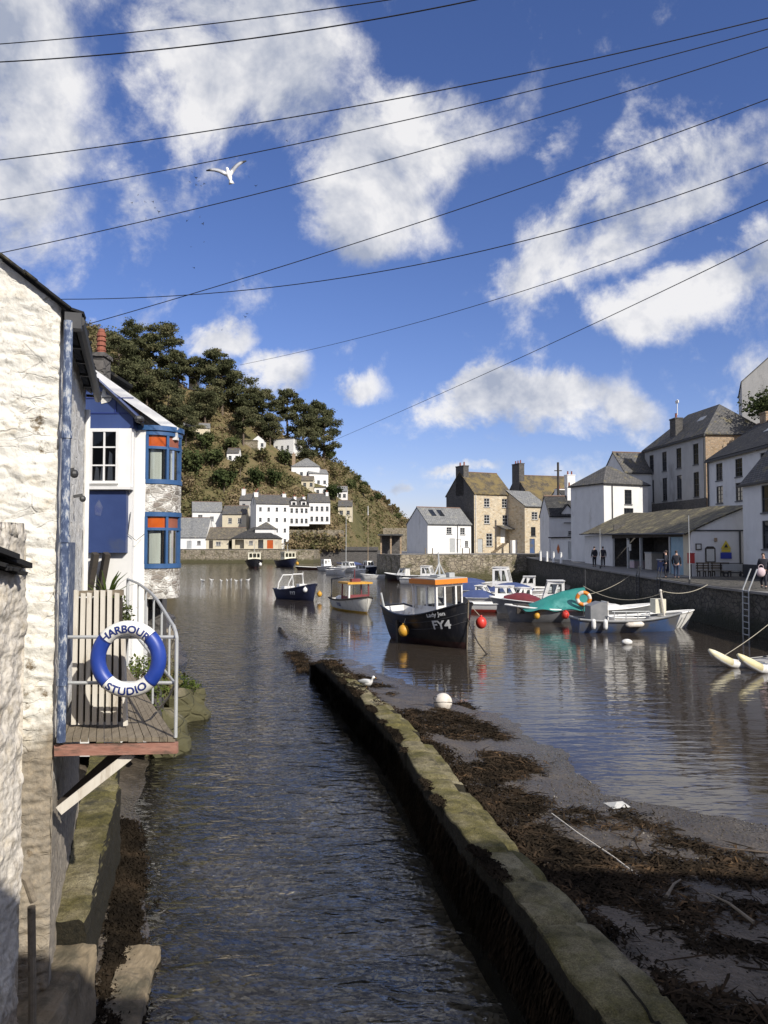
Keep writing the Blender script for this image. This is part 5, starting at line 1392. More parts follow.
# ------------------------------------------------------------------ near left bank: whitewashed houses, balcony, life ring
def mk_whitewash(name, paint=(.74, .71, .635), zpaint=None, stone=(.24, .2, .15), mott=0):
    m = bpy.data.materials.new(name); N = NT(m)
    pos = N.n('NewGeometry').outputs['Position']
    n1 = N.noise(pos, 3.5, 8, .68); n2 = N.noise(pos, 16, 6, .65); n3 = N.noise(N.n('Mapping', {'Vector': pos, 'Location': (3, 1, 8)}).outputs[0], 1.6, 9, .7)
    c = N.ramp(n1, [(.3, [k * .90 for k in paint]), (.6, paint)])
    c = N.mix(N.n('MapRange', {0: N.noise(pos, 7, 7, .7), 1: .52, 2: .72, 3: 0.0, 4: .7}).outputs[0], c, (.50, .41, .27))
    vs = N.n('Mapping', {'Vector': pos, 'Scale': (1, 1, .16)}).outputs[0]
    c = N.mix(N.n('MapRange', {0: N.noise(vs, 4, 6, .62), 1: .50, 2: .75, 3: 0.0, 4: .6}).outputs[0], c, (.33, .30, .25))
    c = N.mix(N.n('MapRange', {0: n2, 1: .58, 2: .68}).outputs[0], c, (.40, .37, .31))
    if mott:
        mm = N.noise(N.n('Mapping', {'Vector': pos, 'Scale': (1, 2.2, .75)}).outputs[0], 9, 9, .75)
        c = N.mix(N.n('MapRange', {0: mm, 1: .49, 2: .62, 3: 0.0, 4: .75}).outputs[0], c, (.36, .31, .24))
        c = N.mix(N.n('MapRange', {0: mm, 1: .62, 2: .70, 3: 0.0, 4: .6}).outputs[0], c, (.16, .135, .11))
    st = N.ramp(n2, [(.3, [k * .5 for k in stone]), (.5, stone), (.7, [min(.6, k * 1.7) for k in stone])])
    cv = N.n('Mapping', {'Vector': N.n('VectorMath', {0: pos, 1: N.n('VectorMath', {0: N.n('TexNoise', {'Vector': pos, 'Scale': 3.0, 'Detail': 4}).outputs['Color'], 3: .22}, operation='SCALE').outputs[0]}, operation='ADD').outputs[0], 'Scale': (1, 1, 2.6)}).outputs[0]
    ce = N.n('TexVoronoi', {'Vector': cv, 'Scale': 3.2}, feature='DISTANCE_TO_EDGE').outputs['Distance']
    crk = N.math('MULTIPLY', N.n('MapRange', {0: ce, 1: .035, 2: .008}).outputs[0], N.n('MapRange', {0: N.noise(pos, 2.2, 4), 1: .47, 2: .6}).outputs[0])
    c = N.mix(N.math('MULTIPLY', crk, 0.0 if mott else .10), c, (.2, .165, .12))
    bare = N.n('MapRange', {0: n3, 1: .63, 2: .67}).outputs[0]
    if zpaint is not None:
        z = N.n('SeparateXYZ', {0: pos}).outputs[2]
        zz = N.math('ADD', z, N.math('MULTIPLY', N.math('SUBTRACT', n1, .5), 1.3))
        bare = N.math('MAXIMUM', bare, N.n('MapRange', {0: zz, 1: zpaint + .15, 2: zpaint - .15, 3: 0.0, 4: .85}).outputs[0])
    c = N.mix(bare, c, st)
    b = N.n('Bump', {'Height': N.math('SUBTRACT', N.math('MULTIPLY_ADD', n2, .6, n1), N.math('MULTIPLY', crk, 0.0 if mott else .4)), 'Strength': .7, 'Distance': .035})
    p = N.n('BsdfPrincipled', {'Base Color': c, 'Roughness': .88, 'Normal': b.outputs[0], 'Specular IOR Level': .25})
    return N.out(p.outputs[0])
M['whitewash'] = mk_whitewash('whitewash', (.76, .735, .66), 2.8, (.19, .15, .10))
M['whitewash_rough'] = mk_whitewash('whitewash_rough', (.66, .61, .53), 1.3, (.26, .20, .14), 1)
M['whitewash_side'] = mk_whitewash('whitewash_side', (.74, .725, .68), 2.4)
def mk_peel(name):
    m = bpy.data.materials.new(name); N = NT(m)
    tc = N.n('TexCoord').outputs['Object']
    v = N.n('Mapping', {'Vector': tc, 'Scale': (1, 1, .4)}).outputs[0]
    n = N.noise(v, 26, 8, .7)
    c = N.ramp(n, [(.38, (.035, .055, .11)), (.49, (.06, .085, .16)), (.545, (.16, .20, .28)), (.60, (.42, .43, .44))])
    b = N.n('Bump', {'Height': n, 'Strength': .5, 'Distance': .006})
    p = N.n('BsdfPrincipled', {'Base Color': c, 'Roughness': .6, 'Normal': b.outputs[0]})
    return N.out(p.outputs[0])
M['peel_blue'] = mk_peel('peel_blue')
def mk_clear():
    m = bpy.data.materials.new('clear_glass'); N = NT(m)
    fr = N.n('Fresnel', {'IOR': 1.45}).outputs[0]
    mx = N.n('MixShader', {0: fr, 1: N.n('BsdfTransparent', {0: col((.85, .88, .88))}).outputs[0], 2: N.n('BsdfGlossy', {'Roughness': .02}).outputs[0]})
    return N.out(mx.outputs[0])
M['clear_glass'] = mk_clear()
M['interior'] = mk('interior', (.03, .028, .026), (.05, .045, .04), scale=2, rough=.9)

def stonedisp(a, z, sw=.34, sh=.13, seed=0.0):
    """height of rough coursed rubble at wall coordinates a (along), z (up)"""
    row = z / sh; a2 = a / sw + .13 * noise.noise(Vector((a * 2, z * 3, seed)))
    q = Vector((a2 + .5 * math.floor(row) * .73, row + .35 * noise.noise(Vector((a * 1.7, z * 1.2, seed + 4))), seed))
    d = noise.voronoi(q)[0]
    e = min(1.0, (d[1] - d[0]) * 2.4)
    f = noise.fractal(Vector((a * 5, z * 7, seed)), .8, 2.2, 5)
    return e ** .45 * .55 + f * .5
C0 = Vector((-2.675, 6.3, 0)); SD = Vector((-.31, .95, 0)).normalized(); ND = Vector((SD.y, -SD.x, 0))
EZ = 6.28; SL = .73
rt = thing('whitewashed_house', 'whitewashed rubble-stone gable house at the left edge with slate roof', 'house', tuple(C0))
def loc(p): return Vector(p) - C0
def front(k, z, amp=.045):
    d = stonedisp(k, z, .42, .17, seed=1.7) * amp * .8 + .012 * noise.fractal(Vector((k * 3, z * 14, 2)), .9, 2, 4)
    if z < 1.9: d += .05 * (1.9 - z)
    e = .03 * math.exp(-k / .03)
    return loc(C0 - ND * k - SD * (d - e) + Vector((0, 0, z)))
b = MB()
b.grid(lambda u, v: front(u * .75, .3 + (EZ + SL * u * .75 - .3) * v), 70, 480)
b.grid(lambda u, v: front(.75 + u * 1.25, .3 + (EZ + SL * (.75 + u * 1.25) - .3) * v, .03), 20, 60)
b.grid(lambda u, v: front(2.0 + u * 2.0, .3 + (EZ + SL * (2.0 - u * 2.0) - .3) * v, .03), 20, 60)
b.build('front_wall', M['whitewash'], rt, smooth=True)
b = MB()
b.grid(lambda u, v: loc(C0 + SD * (u * 3.55) + ND * (stonedisp(u * 3.55, v * 6, .5, .3, 9.1) * .022 - .012) + Vector((0, 0, .3 + (EZ - .34) * v))), 90, 130)
b.grid(lambda u, v: loc(C0 + SD * 3.55 - ND * (u * 4) + Vector((0, 0, .3 + (EZ - .3) * v))), 2, 2)
b.build('side_wall', M['whitewash_side'], rt, smooth=True)
r = MB()
def slope(k, y, off=0): return loc(C0 - ND * k + SD * y + Vector((0, 0, EZ + SL * k + off)))
r.slab([slope(-.07, -.03, .03), slope(-.07, 3.6, .03), slope(2, 3.6, .03), slope(2, -.03, .03)], .04)
r.slab([slope(2, -.05, .03), slope(2, 3.6, .03), loc(C0 - ND * 4.16 + SD * 3.95 + Vector((0, 0, EZ - .05))), loc(C0 - ND * 4.16 + SD * -.07 + Vector((0, 0, EZ - .05)))], .05)
g = random.Random(4)
for i in range(26):                                              # uneven slates along the verge and the eaves
    k = -.08 + i * .085
    p = slope(k, -.035 - g.random() * .012, .022 + g.random() * .016)
    r.bar(p, p + (-ND * .10 + Vector((0, 0, SL * .10))), .12, .016)
for i in range(22):
    y = -.05 + i * .165
    p = slope(-.08 - g.random() * .045, y, .028 + g.random() * .03); q = slope(-.08 - g.random() * .03, y + .155, .03 + g.random() * .03)
    r.bar(p, q, .16, .022, up=(0.3, 0, 1))
ro = r.build('roof', M['slate_dark'], rt)
b = MB()
gp = [slope(-.145, y, -.015) for y in np.arange(-.02, 3.6, .3)]
b.tube(gp, .045, 8); b.obox(slope(-.10, -.03, -.06), (.13, .1, .13), Matrix.Rotation(.31, 3, 'Z'))
for y in np.arange(.2, 3.9, .62): b.bar(slope(-.02, y, -.12), slope(-.15, y, -.03), .03, .03)
b.build('gutter', M['metal_dark'], rt)
b = MB()
pb_ = C0 - SD * .055 + ND * .03
b.tube([loc(pb_ + Vector((.035, 0, z))) for z in (6.14, 5.9, 5, 4, 3.4, 2.72)], .036, 12)
for z in (5.2, 4.35, 3.2): b.tube([loc(pb_ + Vector((.035, 0, z - .03))), loc(pb_ + Vector((.035, 0, z + .03)))], .044, 12)
b.build('downpipe', M['peel_blue'], rt)
b = MB(); p = C0 + SD * 1.1; b.obox(loc(p + ND * .02 + Vector((0, 0, 3.75))), (.05, .75, 1.15), Matrix.Rotation(.316, 3, 'Z')); b.build('door', M['peel_blue'], rt)['label'] = 'narrow peeling pale blue door onto the balcony'
for yy, z, s in ((.5, 4.95, .11), (1.75, 4.8, .1)):
    b = MB(); p = C0 + SD * yy; b.bar(loc(p + Vector((0, 0, z))), loc(p + ND * .09 + Vector((0, 0, z + .02))), .035, .03); b.ball(loc(p + ND * .09 + Vector((0, 0, z - .02))), s * .35, 8, 6); b.build('lamp_bracket', M['metal_dark'], rt)
b = MB(); b.tube([loc(C0 + SD * 3.5 + ND * .03 + Vector((0, 0, z))) for z in (6, 2.9)], .035, 8); b.build('waste_pipe', M['frame_white'], rt)
# rubble foot under the house seen below the balcony
b = MB()
# --- nearest wall at the left edge with slate verge
rt = thing('outhouse', 'rough whitewashed stone outhouse wall with sagging slate verge, nearest at the left edge', 'outhouse', (-2.43, 4.4, 0))
b = MB()
def nearw(u, v):
    Y = 4.3 + u * .98; z = -.2 + v * 4.75
    z = min(z, 4.52 - (Y - 4.4) * .24) if v > .98 else z
    d = stonedisp(Y * .9, z, .2, .16, 5.5) * .018 + .035 * noise.fractal(Vector((Y * 1.2, z * .9, 3)), 1, 2, 3) + .022 * noise.fractal(Vector((Y * 6, z * 8, 7)), .8, 2.2, 6)
    d += .05 * max(0, 1.6 - z) * .5
    return (d - .02, Y - 4.4, z)
b.grid(nearw, 110, 420)
b.grid(lambda u, v: ((-.02) - u * 1.5, .88, -.2 + v * 4.5), 2, 2)
b.grid(lambda u, v: (nearw(0, v)[0], -.1 - u * 3.5, nearw(0, v)[2]), 2, 40)
b.build('wall', M['whitewash_rough'], rt, smooth=True)
r = MB()
for i in range(6):
    y0 = -.9 + i * .27; dz = -.235 * i * .27
    r.add([], [])
    jx = g.uniform(-.02, .03)
    r.slab([(.075 + jx, y0, .305 + 4.32 + dz + .2 - .26), (.075 + jx, y0 + .36, .305 + 4.32 + dz - .07 + .2 - .26), (-1.6, y0 + .36, .305 + 4.32 + dz - .07 + .2 - .26), (-1.6, y0, .305 + 4.32 + dz + .2 - .26)], .035)
    for jj in range(5):
        x = .07 + g.uniform(-.02, .04); yy = y0 + jj * .055
        r.bar((x - .12, yy, 4.52 + dz - .012 * jj - .02), (x, yy + .03, 4.50 + dz - .012 * jj - .03 + g.uniform(-.02, .01)), .06, .02)
r.build('roof', M['slate_dark'], rt)
b = MB()
V, Q, T = leafcloud([(.05, .22, 3.02, .06, .10, .12), (.04, .16, 3.14, .05, .08, .08)], 420, .018, .6, 5)
npmesh('moss_tuft', V, Q, M['weed_leaf'], rt, attr=T)
b = MB(); b.tube([(.04, .93, 1.85), (.05, .95, 1.2), (.05, .96, .2)], .026, 10); b.build('waste_pipe', M['wood_grey'], rt)
b = MB(); b.tube([(-.1, .9, 2.12), (.0, .93, 2.03), (.05, .94, 1.88)], .026, 8); b.build('pipe_elbow', M['wood_grey'], rt)

# --- stone ledges along the foot of the houses
def ledge(name, label, fl, fr, y0, y1, z, zb, seed, mat='mosswall', ny_=90):
    b = MB(); P = []
    prof_ = [(0, 1), (.25, 1), (.5, 1), (.75, 1), (.95, .98), (1.0, .9), (1.02, .5), (1.04, 0)]
    def fn(u, v):
        Y = y0 + (y1 - y0) * v; i = u * (len(prof_) - 1); k = min(len(prof_) - 2, int(i)); f = i - k
        a = prof_[k][0] + (prof_[k + 1][0] - prof_[k][0]) * f; h = prof_[k][1] + (prof_[k + 1][1] - prof_[k][1]) * f
        x = fl(Y) + (fr(Y) - fl(Y)) * a; zz = zb + (z - zb) * h
        d = noise.fractal(Vector((x * 3 + seed, Y * 3, zz * 3)), .9, 2.1, 5)
        if v in (0.0, 1.0) and 0: zz = zb
        return (x + d * .03, Y + d * .02, zz + d * .03)
    b.grid(fn, 42, ny_)
    b.add([fn(i / 42, 0) for i in range(43)] + [(fl(y0), y0, zb)], [tuple(range(44))])
    b.add([fn(i / 42, 1) for i in range(43)] + [(fl(y1), y1, zb)], [tuple(range(44))[::-1]])
    return tag(b.build(name, M[mat], smooth=False), label, 'ledge')
ledge('stone_ledge', 'mossy sunlit stone ledge along the foot of the whitewashed house', lambda Y: -2.68 - .326 * (Y - 6.3), lambda Y: float(np.interp(Y, [6.9, 7.1, 8.5, 10.4, 12.1, 13.2], [-2.62, -2.66, -3.05, -3.52, -4.12, -4.75])), 6.95, 13.2, 1.0, -.4, 3)
M['sand_stone'] = mk('sand_stone', (.20, .155, .095), (.29, .23, .15), (.10, .085, .055), scale=3, rough=.9, bump=.5, bscale=14, bdist=.03, c3scale=2.2, c3lo=.5, c3hi=.65)
ledge('concrete_step', 'sandy coloured step in front of the ledge, half in shadow at lower left', lambda Y: -3.0, lambda Y: -2.50 - .04 * math.sin(Y * 3), 5.0, 6.93, .78, -.4, 8, 'sand_stone', 40)
ledge('concrete_slab', 'low sandy slab at the water edge fringed with dark weed, lower left', lambda Y: -2.46 - .15 * (Y - 6.5), lambda Y: -2.07 - .16 * (Y - 6.5), 5.0, 8.2, .12, -.4, 12, 'sand_stone', 50)

# --- balcony
DZ = 2.75
rt = thing('balcony', 'small timber balcony with grey tube railing and white picket gate over the stream', 'balcony', (-2.2, 6.5, DZ))
O = Vector((-2.2, 6.5, DZ))
def lb(x, y, z): return Vector((x, y, z)) - O
FLx, FRx, BLx, BRx = -2.64, -1.68, -3.80, -3.30; FY, BY = 6.28, 9.95
def dk(a, t, z): return lb((FLx + (FRx - FLx) * a) * (1 - t) + (BLx + (BRx - BLx) * a) * t, FY + (BY - FY) * t, z)
b = MB(); nb = 15
for i in range(nb):
    a0, a1 = i / nb + .0025, (i + 1) / nb - .0025; zz = DZ + g.uniform(-.004, .004)
    b.prism([dk(a0, 0, zz - .035), dk(a1, 0, zz - .035), dk(a1, 1, zz - .035), dk(a0, 1, zz - .035)], (0, 0, .035))
b.build('deck', M['wood_grey'], rt)
b = MB(); b.bar(dk(-.01, .004, DZ - .105), dk(1.02, .004, DZ - .085), .05, .085); b.build('front_beam', M['wood_red'], rt)
b = MB(); b.bar(dk(1.0, .02, DZ - .09), dk(1.0, 1, DZ - .09), .05, .1); b.bar(dk(.3, .02, DZ - .1), dk(.3, 1, DZ - .1), .05, .12); b.build('joists', M['wood_dark'], rt)
b = MB(); b.bar(lb(-2.06, 6.36, DZ - .15), lb(-2.62, 6.32, 2.16), .055, .075); b.build('strut', M['wood_pale'], rt)
b = MB(); b.bar(lb(-2.2, 6.9, DZ - .15), lb(-2.86, 6.9, 2.0), .07, .09); b.build('strut', M['wood_dark'], rt)
def side(t, z): return dk(1.0, t, z)
ctrl = [(0, 3.595), (.17, 3.70), (.30, 3.775), (.43, 3.82), (.7, 3.86), (1, 3.86)]
def topz(t): return float(np.interp(t, [c[0] for c in ctrl], [c[1] for c in ctrl]))
b = MB(); b.tube([side(0, DZ), side(0, 3.2), side(0, 3.55), side(.012, 3.585), side(.04, 3.625)] + [side(t, topz(t)) for t in np.linspace(.08, 1, 18)], .015, 8); b.build('handrail', M['metal_grey'], rt)
b = MB(); b.tube([dk(.0, .01, 3.55), dk(1, .01, 3.55)], .014, 8); b.build('rail', M['metal_grey'], rt)
b = MB(); b.tube([dk(.0, .01, 3.18), dk(1, .01, 3.18)], .014, 8); b.build('rail', M['metal_grey'], rt)
b = MB(); b.tube([side(t, 3.17 + .1 * t) for t in (0, .5, 1)], .012, 8); b.build('rail', M['metal_grey'], rt)
for t in (.10, .22, .36, .52, .7, 1.0):
    b = MB(); b.tube([side(t, DZ if t in (.36, 1.0) else 3.17 + .1 * t), side(t, topz(t))], .011 if t < 1 else .02, 8); b.build('baluster', M['metal_grey'], rt)
b = MB(); b.tube([side(.0, 3.2), side(.10, 3.0), side(.25, DZ + .03)], .011, 6); b.build('brace', M['metal_grey'], rt)
gt = MB()
for i in range(7):
    x = -2.665 + i * .059; dz = g.uniform(-.02, .015); tl = g.uniform(-.006, .006)
    gt.prism([lb(x, 6.63, DZ + .02), lb(x + .037, 6.63, DZ + .02), lb(x + .037 + tl, 6.63, 3.90 + dz), lb(x + tl, 6.63, 3.905 + dz)], (0, .016, 0))
pg = gt.build('picket_gate', M['wood_pale'], rt)
for z, hh in ((3.05, .06), (3.88, .05)):
    b = MB(); b.bar(lb(-2.64, 6.67, z), lb(-2.25, 6.67, z + .01), .03, hh); b.build('gate_rail', M['wood_grey'], pg)
b = MB(); b.box(*lb(-2.68, 6.70, DZ + .03), *lb(-2.27, 6.72, 3.84)); b.build('gate_shade_panel', M['wood_dark'], pg)  # dark sheet added for the shade between the pickets
b = MB(); b.bar(lb(-2.19, 6.6, DZ + .02), lb(-2.24, 6.64, 3.62), .03, .035); b.build('post', M['wood_pale'], rt)

# --- life ring
RC = Vector((-2.055, 6.235, 3.385)); RR, rr_ = .247, .060
ring = thing('life_ring', 'blue and white life ring lettered HARBOUR STUDIO hung on the balcony rail', 'life ring', tuple(RC), R(-2))
for a0, a1, mt in ((-42, 44.6, 'ring_blue'), (45, 138, 'ring_white'), (138.4, 226.6, 'ring_blue'), (227, 317, 'ring_white')):
    b = MB(); b.torus((0, 0, 0), RR, rr_, (0, 1, 0), 30, 18, R(a0), R(a1)); b.build('ring_segment', M[mt], ring, smooth=True)
for a in (45, 138, 227, 317):
    b = MB(); b.torus((0, 0, 0), RR, rr_ + .003, (0, 1, 0), 3, 18, R(a - .9), R(a + .9)); b.build('band', M['letter_navy'], ring, smooth=True)
def text_tris(s, size, sub=0):
    cu = bpy.data.curves.new('text', 'FONT'); cu.body = s; cu.size = size; cu.align_x = 'CENTER'; cu.resolution_u = 4
    cu.offset = size * .03
    o = bpy.data.objects.new('text', cu); COL.objects.link(o)
    dg = bpy.context.evaluated_depsgraph_get(); dg.update()
    me = bpy.data.meshes.new_from_object(o.evaluated_get(dg))
    import bmesh
    bm = bmesh.new(); bm.from_mesh(me); bmesh.ops.triangulate(bm, faces=bm.faces)
    for _ in range(sub):
        es = [e for e in bm.edges if e.calc_length() > size * .12]
        if es: bmesh.ops.subdivide_edges(bm, edges=es, cuts=1)
    bmesh.ops.triangulate(bm, faces=bm.faces)
    vs = [v.co.copy() for v in bm.verts]; bm.verts.index_update(); fs = [tuple(v.index for v in f.verts) for f in bm.faces]
    bm.free(); bpy.data.objects.remove(o); bpy.data.curves.remove(cu); bpy.data.meshes.remove(me)
    return vs, fs
for s, top, stretch in (('HARBOUR', True, 1.10), ('STUDIO', False, 1.16)):
    vs, fs = text_tris(s, .082, 3)
    hh = .058; out = []
    for v in vs:
        x = v.x * stretch; y = v.y - hh / 2
        if top: a = PI / 2 + R(2) - x / RR; rad = RR + y
        else: a = 1.5 * PI + R(2) + x / RR; rad = RR - y
        q = rad - RR
        dep = -math.sqrt(max(1e-6, rr_ ** 2 - q * q)) - .0025
        out.append((rad * math.cos(a), dep, rad * math.sin(a)))
    b = MB(); b.add(out, fs); b.build('lettering', M['letter_navy'], ring)
b = MB(); b.tube([(0, -.0, RR + .05), (.0, .05, RR - .08), (0, .02, .17)], .006, 6); b.build('lanyard', M['rope'], ring)

# --- blue gabled house
rt = thing('blue_gabled_house', 'old white house with navy boarded gable, jettied blue panel and red chimney pot', 'house', (-5.0, 14.0, 0))
O = Vector((-5.0, 14.0, 0))
def ll(x, y, z): return Vector((x, y, z)) - O
xl, xr, ap = -8.2, -4.585, -6.25
zev, zap = 6.70, 8.20
b = MB(); b.prism([ll(xl, 14.02, .5), ll(xr, 14.02, .5), ll(xr - .1, 14.7, .5), ll(-6.6, 19, .5), ll(xl - .6, 19, .5)], (0, 0, 5.92)); b.build('wall', M['clean_white'], rt)
b = MB(); b.prism([ll(xl, 14.0, 6.425), ll(xr, 14.0, 6.425), ll(xr, 14.0, zev), ll(ap, 14.0, zap), ll(xl, 14.0, zev - .2)], (0, .6, 0))
gb = b.build('gable_boarding', M['navy'], rt)
b = MB()
for z in (6.70, 6.98): b.box(*ll(xl + 1.6, 13.985, z), *ll(xr, 13.999, z + .018))
b.box(*ll(-4.92, 13.98, 6.72), *ll(-4.90, 13.999, 7.0)); b.build('board_joint', M['letter_navy'], gb)
b = MB(); b.prism([ll(-5.17, 13.985, 6.88), ll(-5.02, 13.985, 6.92), ll(-4.95, 13.985, 7.02), ll(-5.08, 13.985, 7.05), ll(-5.12, 13.985, 7.2), ll(-5.2, 13.985, 7.02)], (0, .012, 0)); b.build('peeled_patch', M['whitewash'], gb)
r = MB()
r.slab([ll(xr + .18, 13.87, zev - .14), ll(xr + .05, 14.65, zev - .14), ll(ap - .13, 14.65, zap + .08), ll(ap, 13.87, zap + .08)], .07)
r.slab([ll(ap, 13.87, zap + .08), ll(ap, 19, zap + .08), ll(xl - .1, 19, zev - .2), ll(xl - .1, 13.85, zev - .2)], .07)
ro = r.build('roof', M['slate_dark'], rt)
b = MB(); b.ball(ll(xr + .14, 13.9, zev - .12), (.09, .12, .07), 8, 6); b.build('gutter_end', M['metal_dark'], ro)
b = MB(); b.box(*ll(-5.72, 14.9, 7.0), *ll(-5.48, 15.3, 7.98)); b.box(*ll(-5.75, 14.86, 7.983), *ll(-5.45, 15.34, 8.06)); ch = b.build('chimney', M['stone_dark'], ro)
b = MB(); c = (-5.6, 15.1)
b.tube([ll(*c, 8.062), ll(*c, 8.14)], .085, 12); 
for i in range(4): b.tube([ll(*c, 8.14 + i * .095), ll(*c, 8.18 + i * .095), ll(*c, 8.235 + i * .095)], [.095, .088, .068], 12)
b.tube([ll(*c, 8.515), ll(*c, 8.58)], .075, 12, .04)
b.build('chimney_pot', M['terracotta'], ch)
# window on its front
def casement(root, x0, x1, z0_, z1_, yf, nxx, nzz, fm, inner=True):
    b = MB(); f = .05; W = x1 - x0; H = z1_ - z0_
    def bx(ax, az, bx_, bz, t0=0, t1=.05): b.box(ax, yf + t0, az, bx_, yf + t1, bz)
    bx(x0, z0_, x0 + f, z1_); bx(x1 - f, z0_, x1, z1_); bx(x0 + f, z0_, x1 - f, z0_ + f); bx(x0 + f, z1_ - f, x1 - f, z1_)
    for i in range(1, nxx): x = x0 + W * i / nxx; bx(x - .016, z0_ + f, x + .016, z1_ - f, .01, .04)
    for j in range(1, nzz): z = z0_ + H * j / nzz; bx(x0 + f, z - .013, x1 - f, z + .013, .012, .038)
    wo = b.build('window', M[fm], root)
    p = MB(); p.add([(x0 + f, yf + .03, z0_ + f), (x1 - f, yf + .03, z0_ + f), (x1 - f, yf + .03, z1_ - f), (x0 + f, yf + .03, z1_ - f)], [(0, 1, 2, 3)]); p.build('pane', M['clear_glass'], wo)
    return wo
p = ll(-5.36, 14.0, 0)
b = MB(); b.box(*ll(-5.42, 13.93, 5.36), *ll(-4.60, 14.019, 6.42)); wsur = b.build('window_surround', M['clean_white'], rt)
wo = casement(rt, *(ll(-5.33, 0, 0).x, ll(-4.80, 0, 0).x), 5.41, 6.40, ll(0, 13.86, 0).y, 2, 3, 'frame_white')
b = MB(); b.box(*ll(-5.29, 13.915, 5.45), *ll(-4.84, 13.929, 6.36)); b.build('room_dark', M['interior'], wo)
b = MB()
for i, (x, z0_, z1_) in enumerate(((-4.96, 5.48, 5.95), (-5.10, 5.47, 5.66), (-5.2, 5.47, 5.68))):
    b.prism([ll(x - .05, 13.905, z0_), ll(x + .045, 13.905, z0_), ll(x + .03, 13.905, z1_), ll(x - .02, 13.905, z1_ + .05)], (0, .006, 0))
b.build('curtain', M['curtain'], wo)
b = MB(); b.box(*ll(-5.44, 13.80, 5.30), *ll(-4.56, 14.018, 5.355)); b.build('sill', M['frame_white'], wo)
b = MB(); b.box(*ll(-5.40, 13.90, 4.16), *ll(-4.66, 14.018, 5.28)); pn = b.build('jettied_panel', M['navy'], rt)
b = MB(); b.prism([ll(-5.22, 13.896, 4.85), ll(-5.12, 13.896, 4.82), ll(-5.08, 13.896, 4.98), ll(-5.15, 13.896, 5.12), ll(-5.23, 13.896, 5.0)], (0, .003, 0)); b.build('scuffed_patch', mk('scuff', (.10, .12, .2), (.04, .06, .18), scale=14), pn)
for x in (-5.28, -5.08):
    b = MB(); b.bar(ll(x + .12, 13.80, 4.15), ll(x - .10, 14.03, 3.3), .10, .12); b.build('bracket', M['wood_dark'], rt)
b = MB(); b.tube([ll(-4.6, 13.98, 4.9), ll(-4.65, 13.99, 4.5), ll(-4.5, 13.99, 4.38), ll(-4.42, 14.2, 4.5)], .006, 5); b.build('cable', M['wire'], rt)

# --- bow-windowed house
rt = thing('bow_window_house', 'white corner house with two storeys of blue curved bow windows and orange panes', 'house', (-4.5, 14.3, 0))
O = Vector((-4.5, 14.3, 0))
xa, bcx, bcy, br_ = -5.6, -4.44, 14.82, .51
Z = [(3.30, 3.84), (3.84, 4.90), (4.90, 5.42), (5.42, 6.46)]
def arc(a, r_=br_): return (bcx + r_ * math.cos(R(a)), bcy + r_ * math.sin(R(a)))
b = MB(); b.box(*ll(-5.7, 14.3, .5), *ll(-4.44, 14.55, 6.44)); b.build('front_wall', M['clean_white'], rt)
b = MB(); b.prism([ll(-8.6, 14.95, .5), ll(-4.3, 14.95, .5), ll(-5.9, 21, .5), ll(-8.6, 21, .5)], (0, 0, 5.9)); b.build('house_wall', M['stone_dark'], rt)
b = MB(); b.prism([ll(-8.6, 14.75, 6.2), ll(-4.12, 14.75, 6.2), ll(-4.12, 14.75, 6.56), ll(-6.3, 14.75, 8.08), ll(-8.6, 14.75, 6.5)], (0, .3, 0)); b.build('gable', M['stone_brown'], rt)
def arcwall(z0_, z1_, mat, name, r_=br_, a0=-90, a1=95, th_=.1, n_=28, parent=None):
    b = MB(); vs = []
    for i in range(n_ + 1):
        a = a0 + (a1 - a0) * i / n_
        for rr2, zz in ((r_, z0_), (r_, z1_), (r_ - th_, z1_), (r_ - th_, z0_)):
            x, y = arc(a, rr2); vs.append(tuple(ll(x, y, zz)))
    fs = []
    for i in range(n_):
        for k in range(4):
            k2 = (k + 1) % 4; fs.append((i * 4 + k, i * 4 + k2, i * 4 + 4 + k2, i * 4 + 4 + k))
    fs += [(0, 1, 2, 3), tuple(n_ * 4 + k for k in (3, 2, 1, 0))]
    b.add(vs, fs)
    return b.build(name, M[mat], parent or rt)
arcwall(3.30, 3.86, 'bow_stone', 'bow_wall'); arcwall(4.92, 5.44, 'bow_stone', 'bow_wall')
arcwall(3.3, 3.31, 'wood_dark', 'bow_floor', br_ - .101, th_=.45)
for (z0_, z1_) in ((3.865, 4.915), (5.445, 6.44)):
    sillp = arcwall(z0_, z0_ + .085, 'blue_paint', 'bow_window', br_ + .018, th_=.13)
    wpar = sillp
    arcwall(z1_ - .08, z1_, 'blue_paint', 'head_rail', br_ + .018, th_=.13, parent=wpar)
    tz = z1_ - .34
    arcwall(tz, tz + .05, 'blue_paint', 'transom', br_ + .012, th_=.06, parent=wpar)
    for a in (-88, -45, -2, 41, 84):
        b = MB(); x, y = arc(a, br_ - .02); M3 = Matrix.Rotation(R(a), 3, 'Z')
        b.obox(ll(x, y, (z0_ + z1_) / 2), (.07, .05, z1_ - z0_ - .17), M3); b.build('mullion', M['blue_paint'], wpar)
    for q, (a0, a1) in enumerate(((-86.5, -46.5), (-43.5, -3.5), (-.5, 39.5), (42.5, 82.5))):
        arcwall(tz + .05, z1_ - .08, 'orange_glass' if q != 1 else 'terracotta', 'stained_pane', br_ - .03, a0, a1, .008, 6, wpar)
        arcwall(z0_ + .085, tz, 'clear_glass', 'pane', br_ - .03, a0, a1, .004, 6, wpar)
        ca = (a0 + 1, a0 + 31) if q % 2 == 0 else (a1 - 26, a1 - 2)
        arcwall(z0_ + .09, tz, 'curtain', 'curtain', br_ - .07, ca[0], ca[1], .01, 6, wpar)
    arcwall(z0_ + .02, z1_ - .02, 'interior', 'room_dark', br_ - .16, -88, 88, .02, 10, wpar)
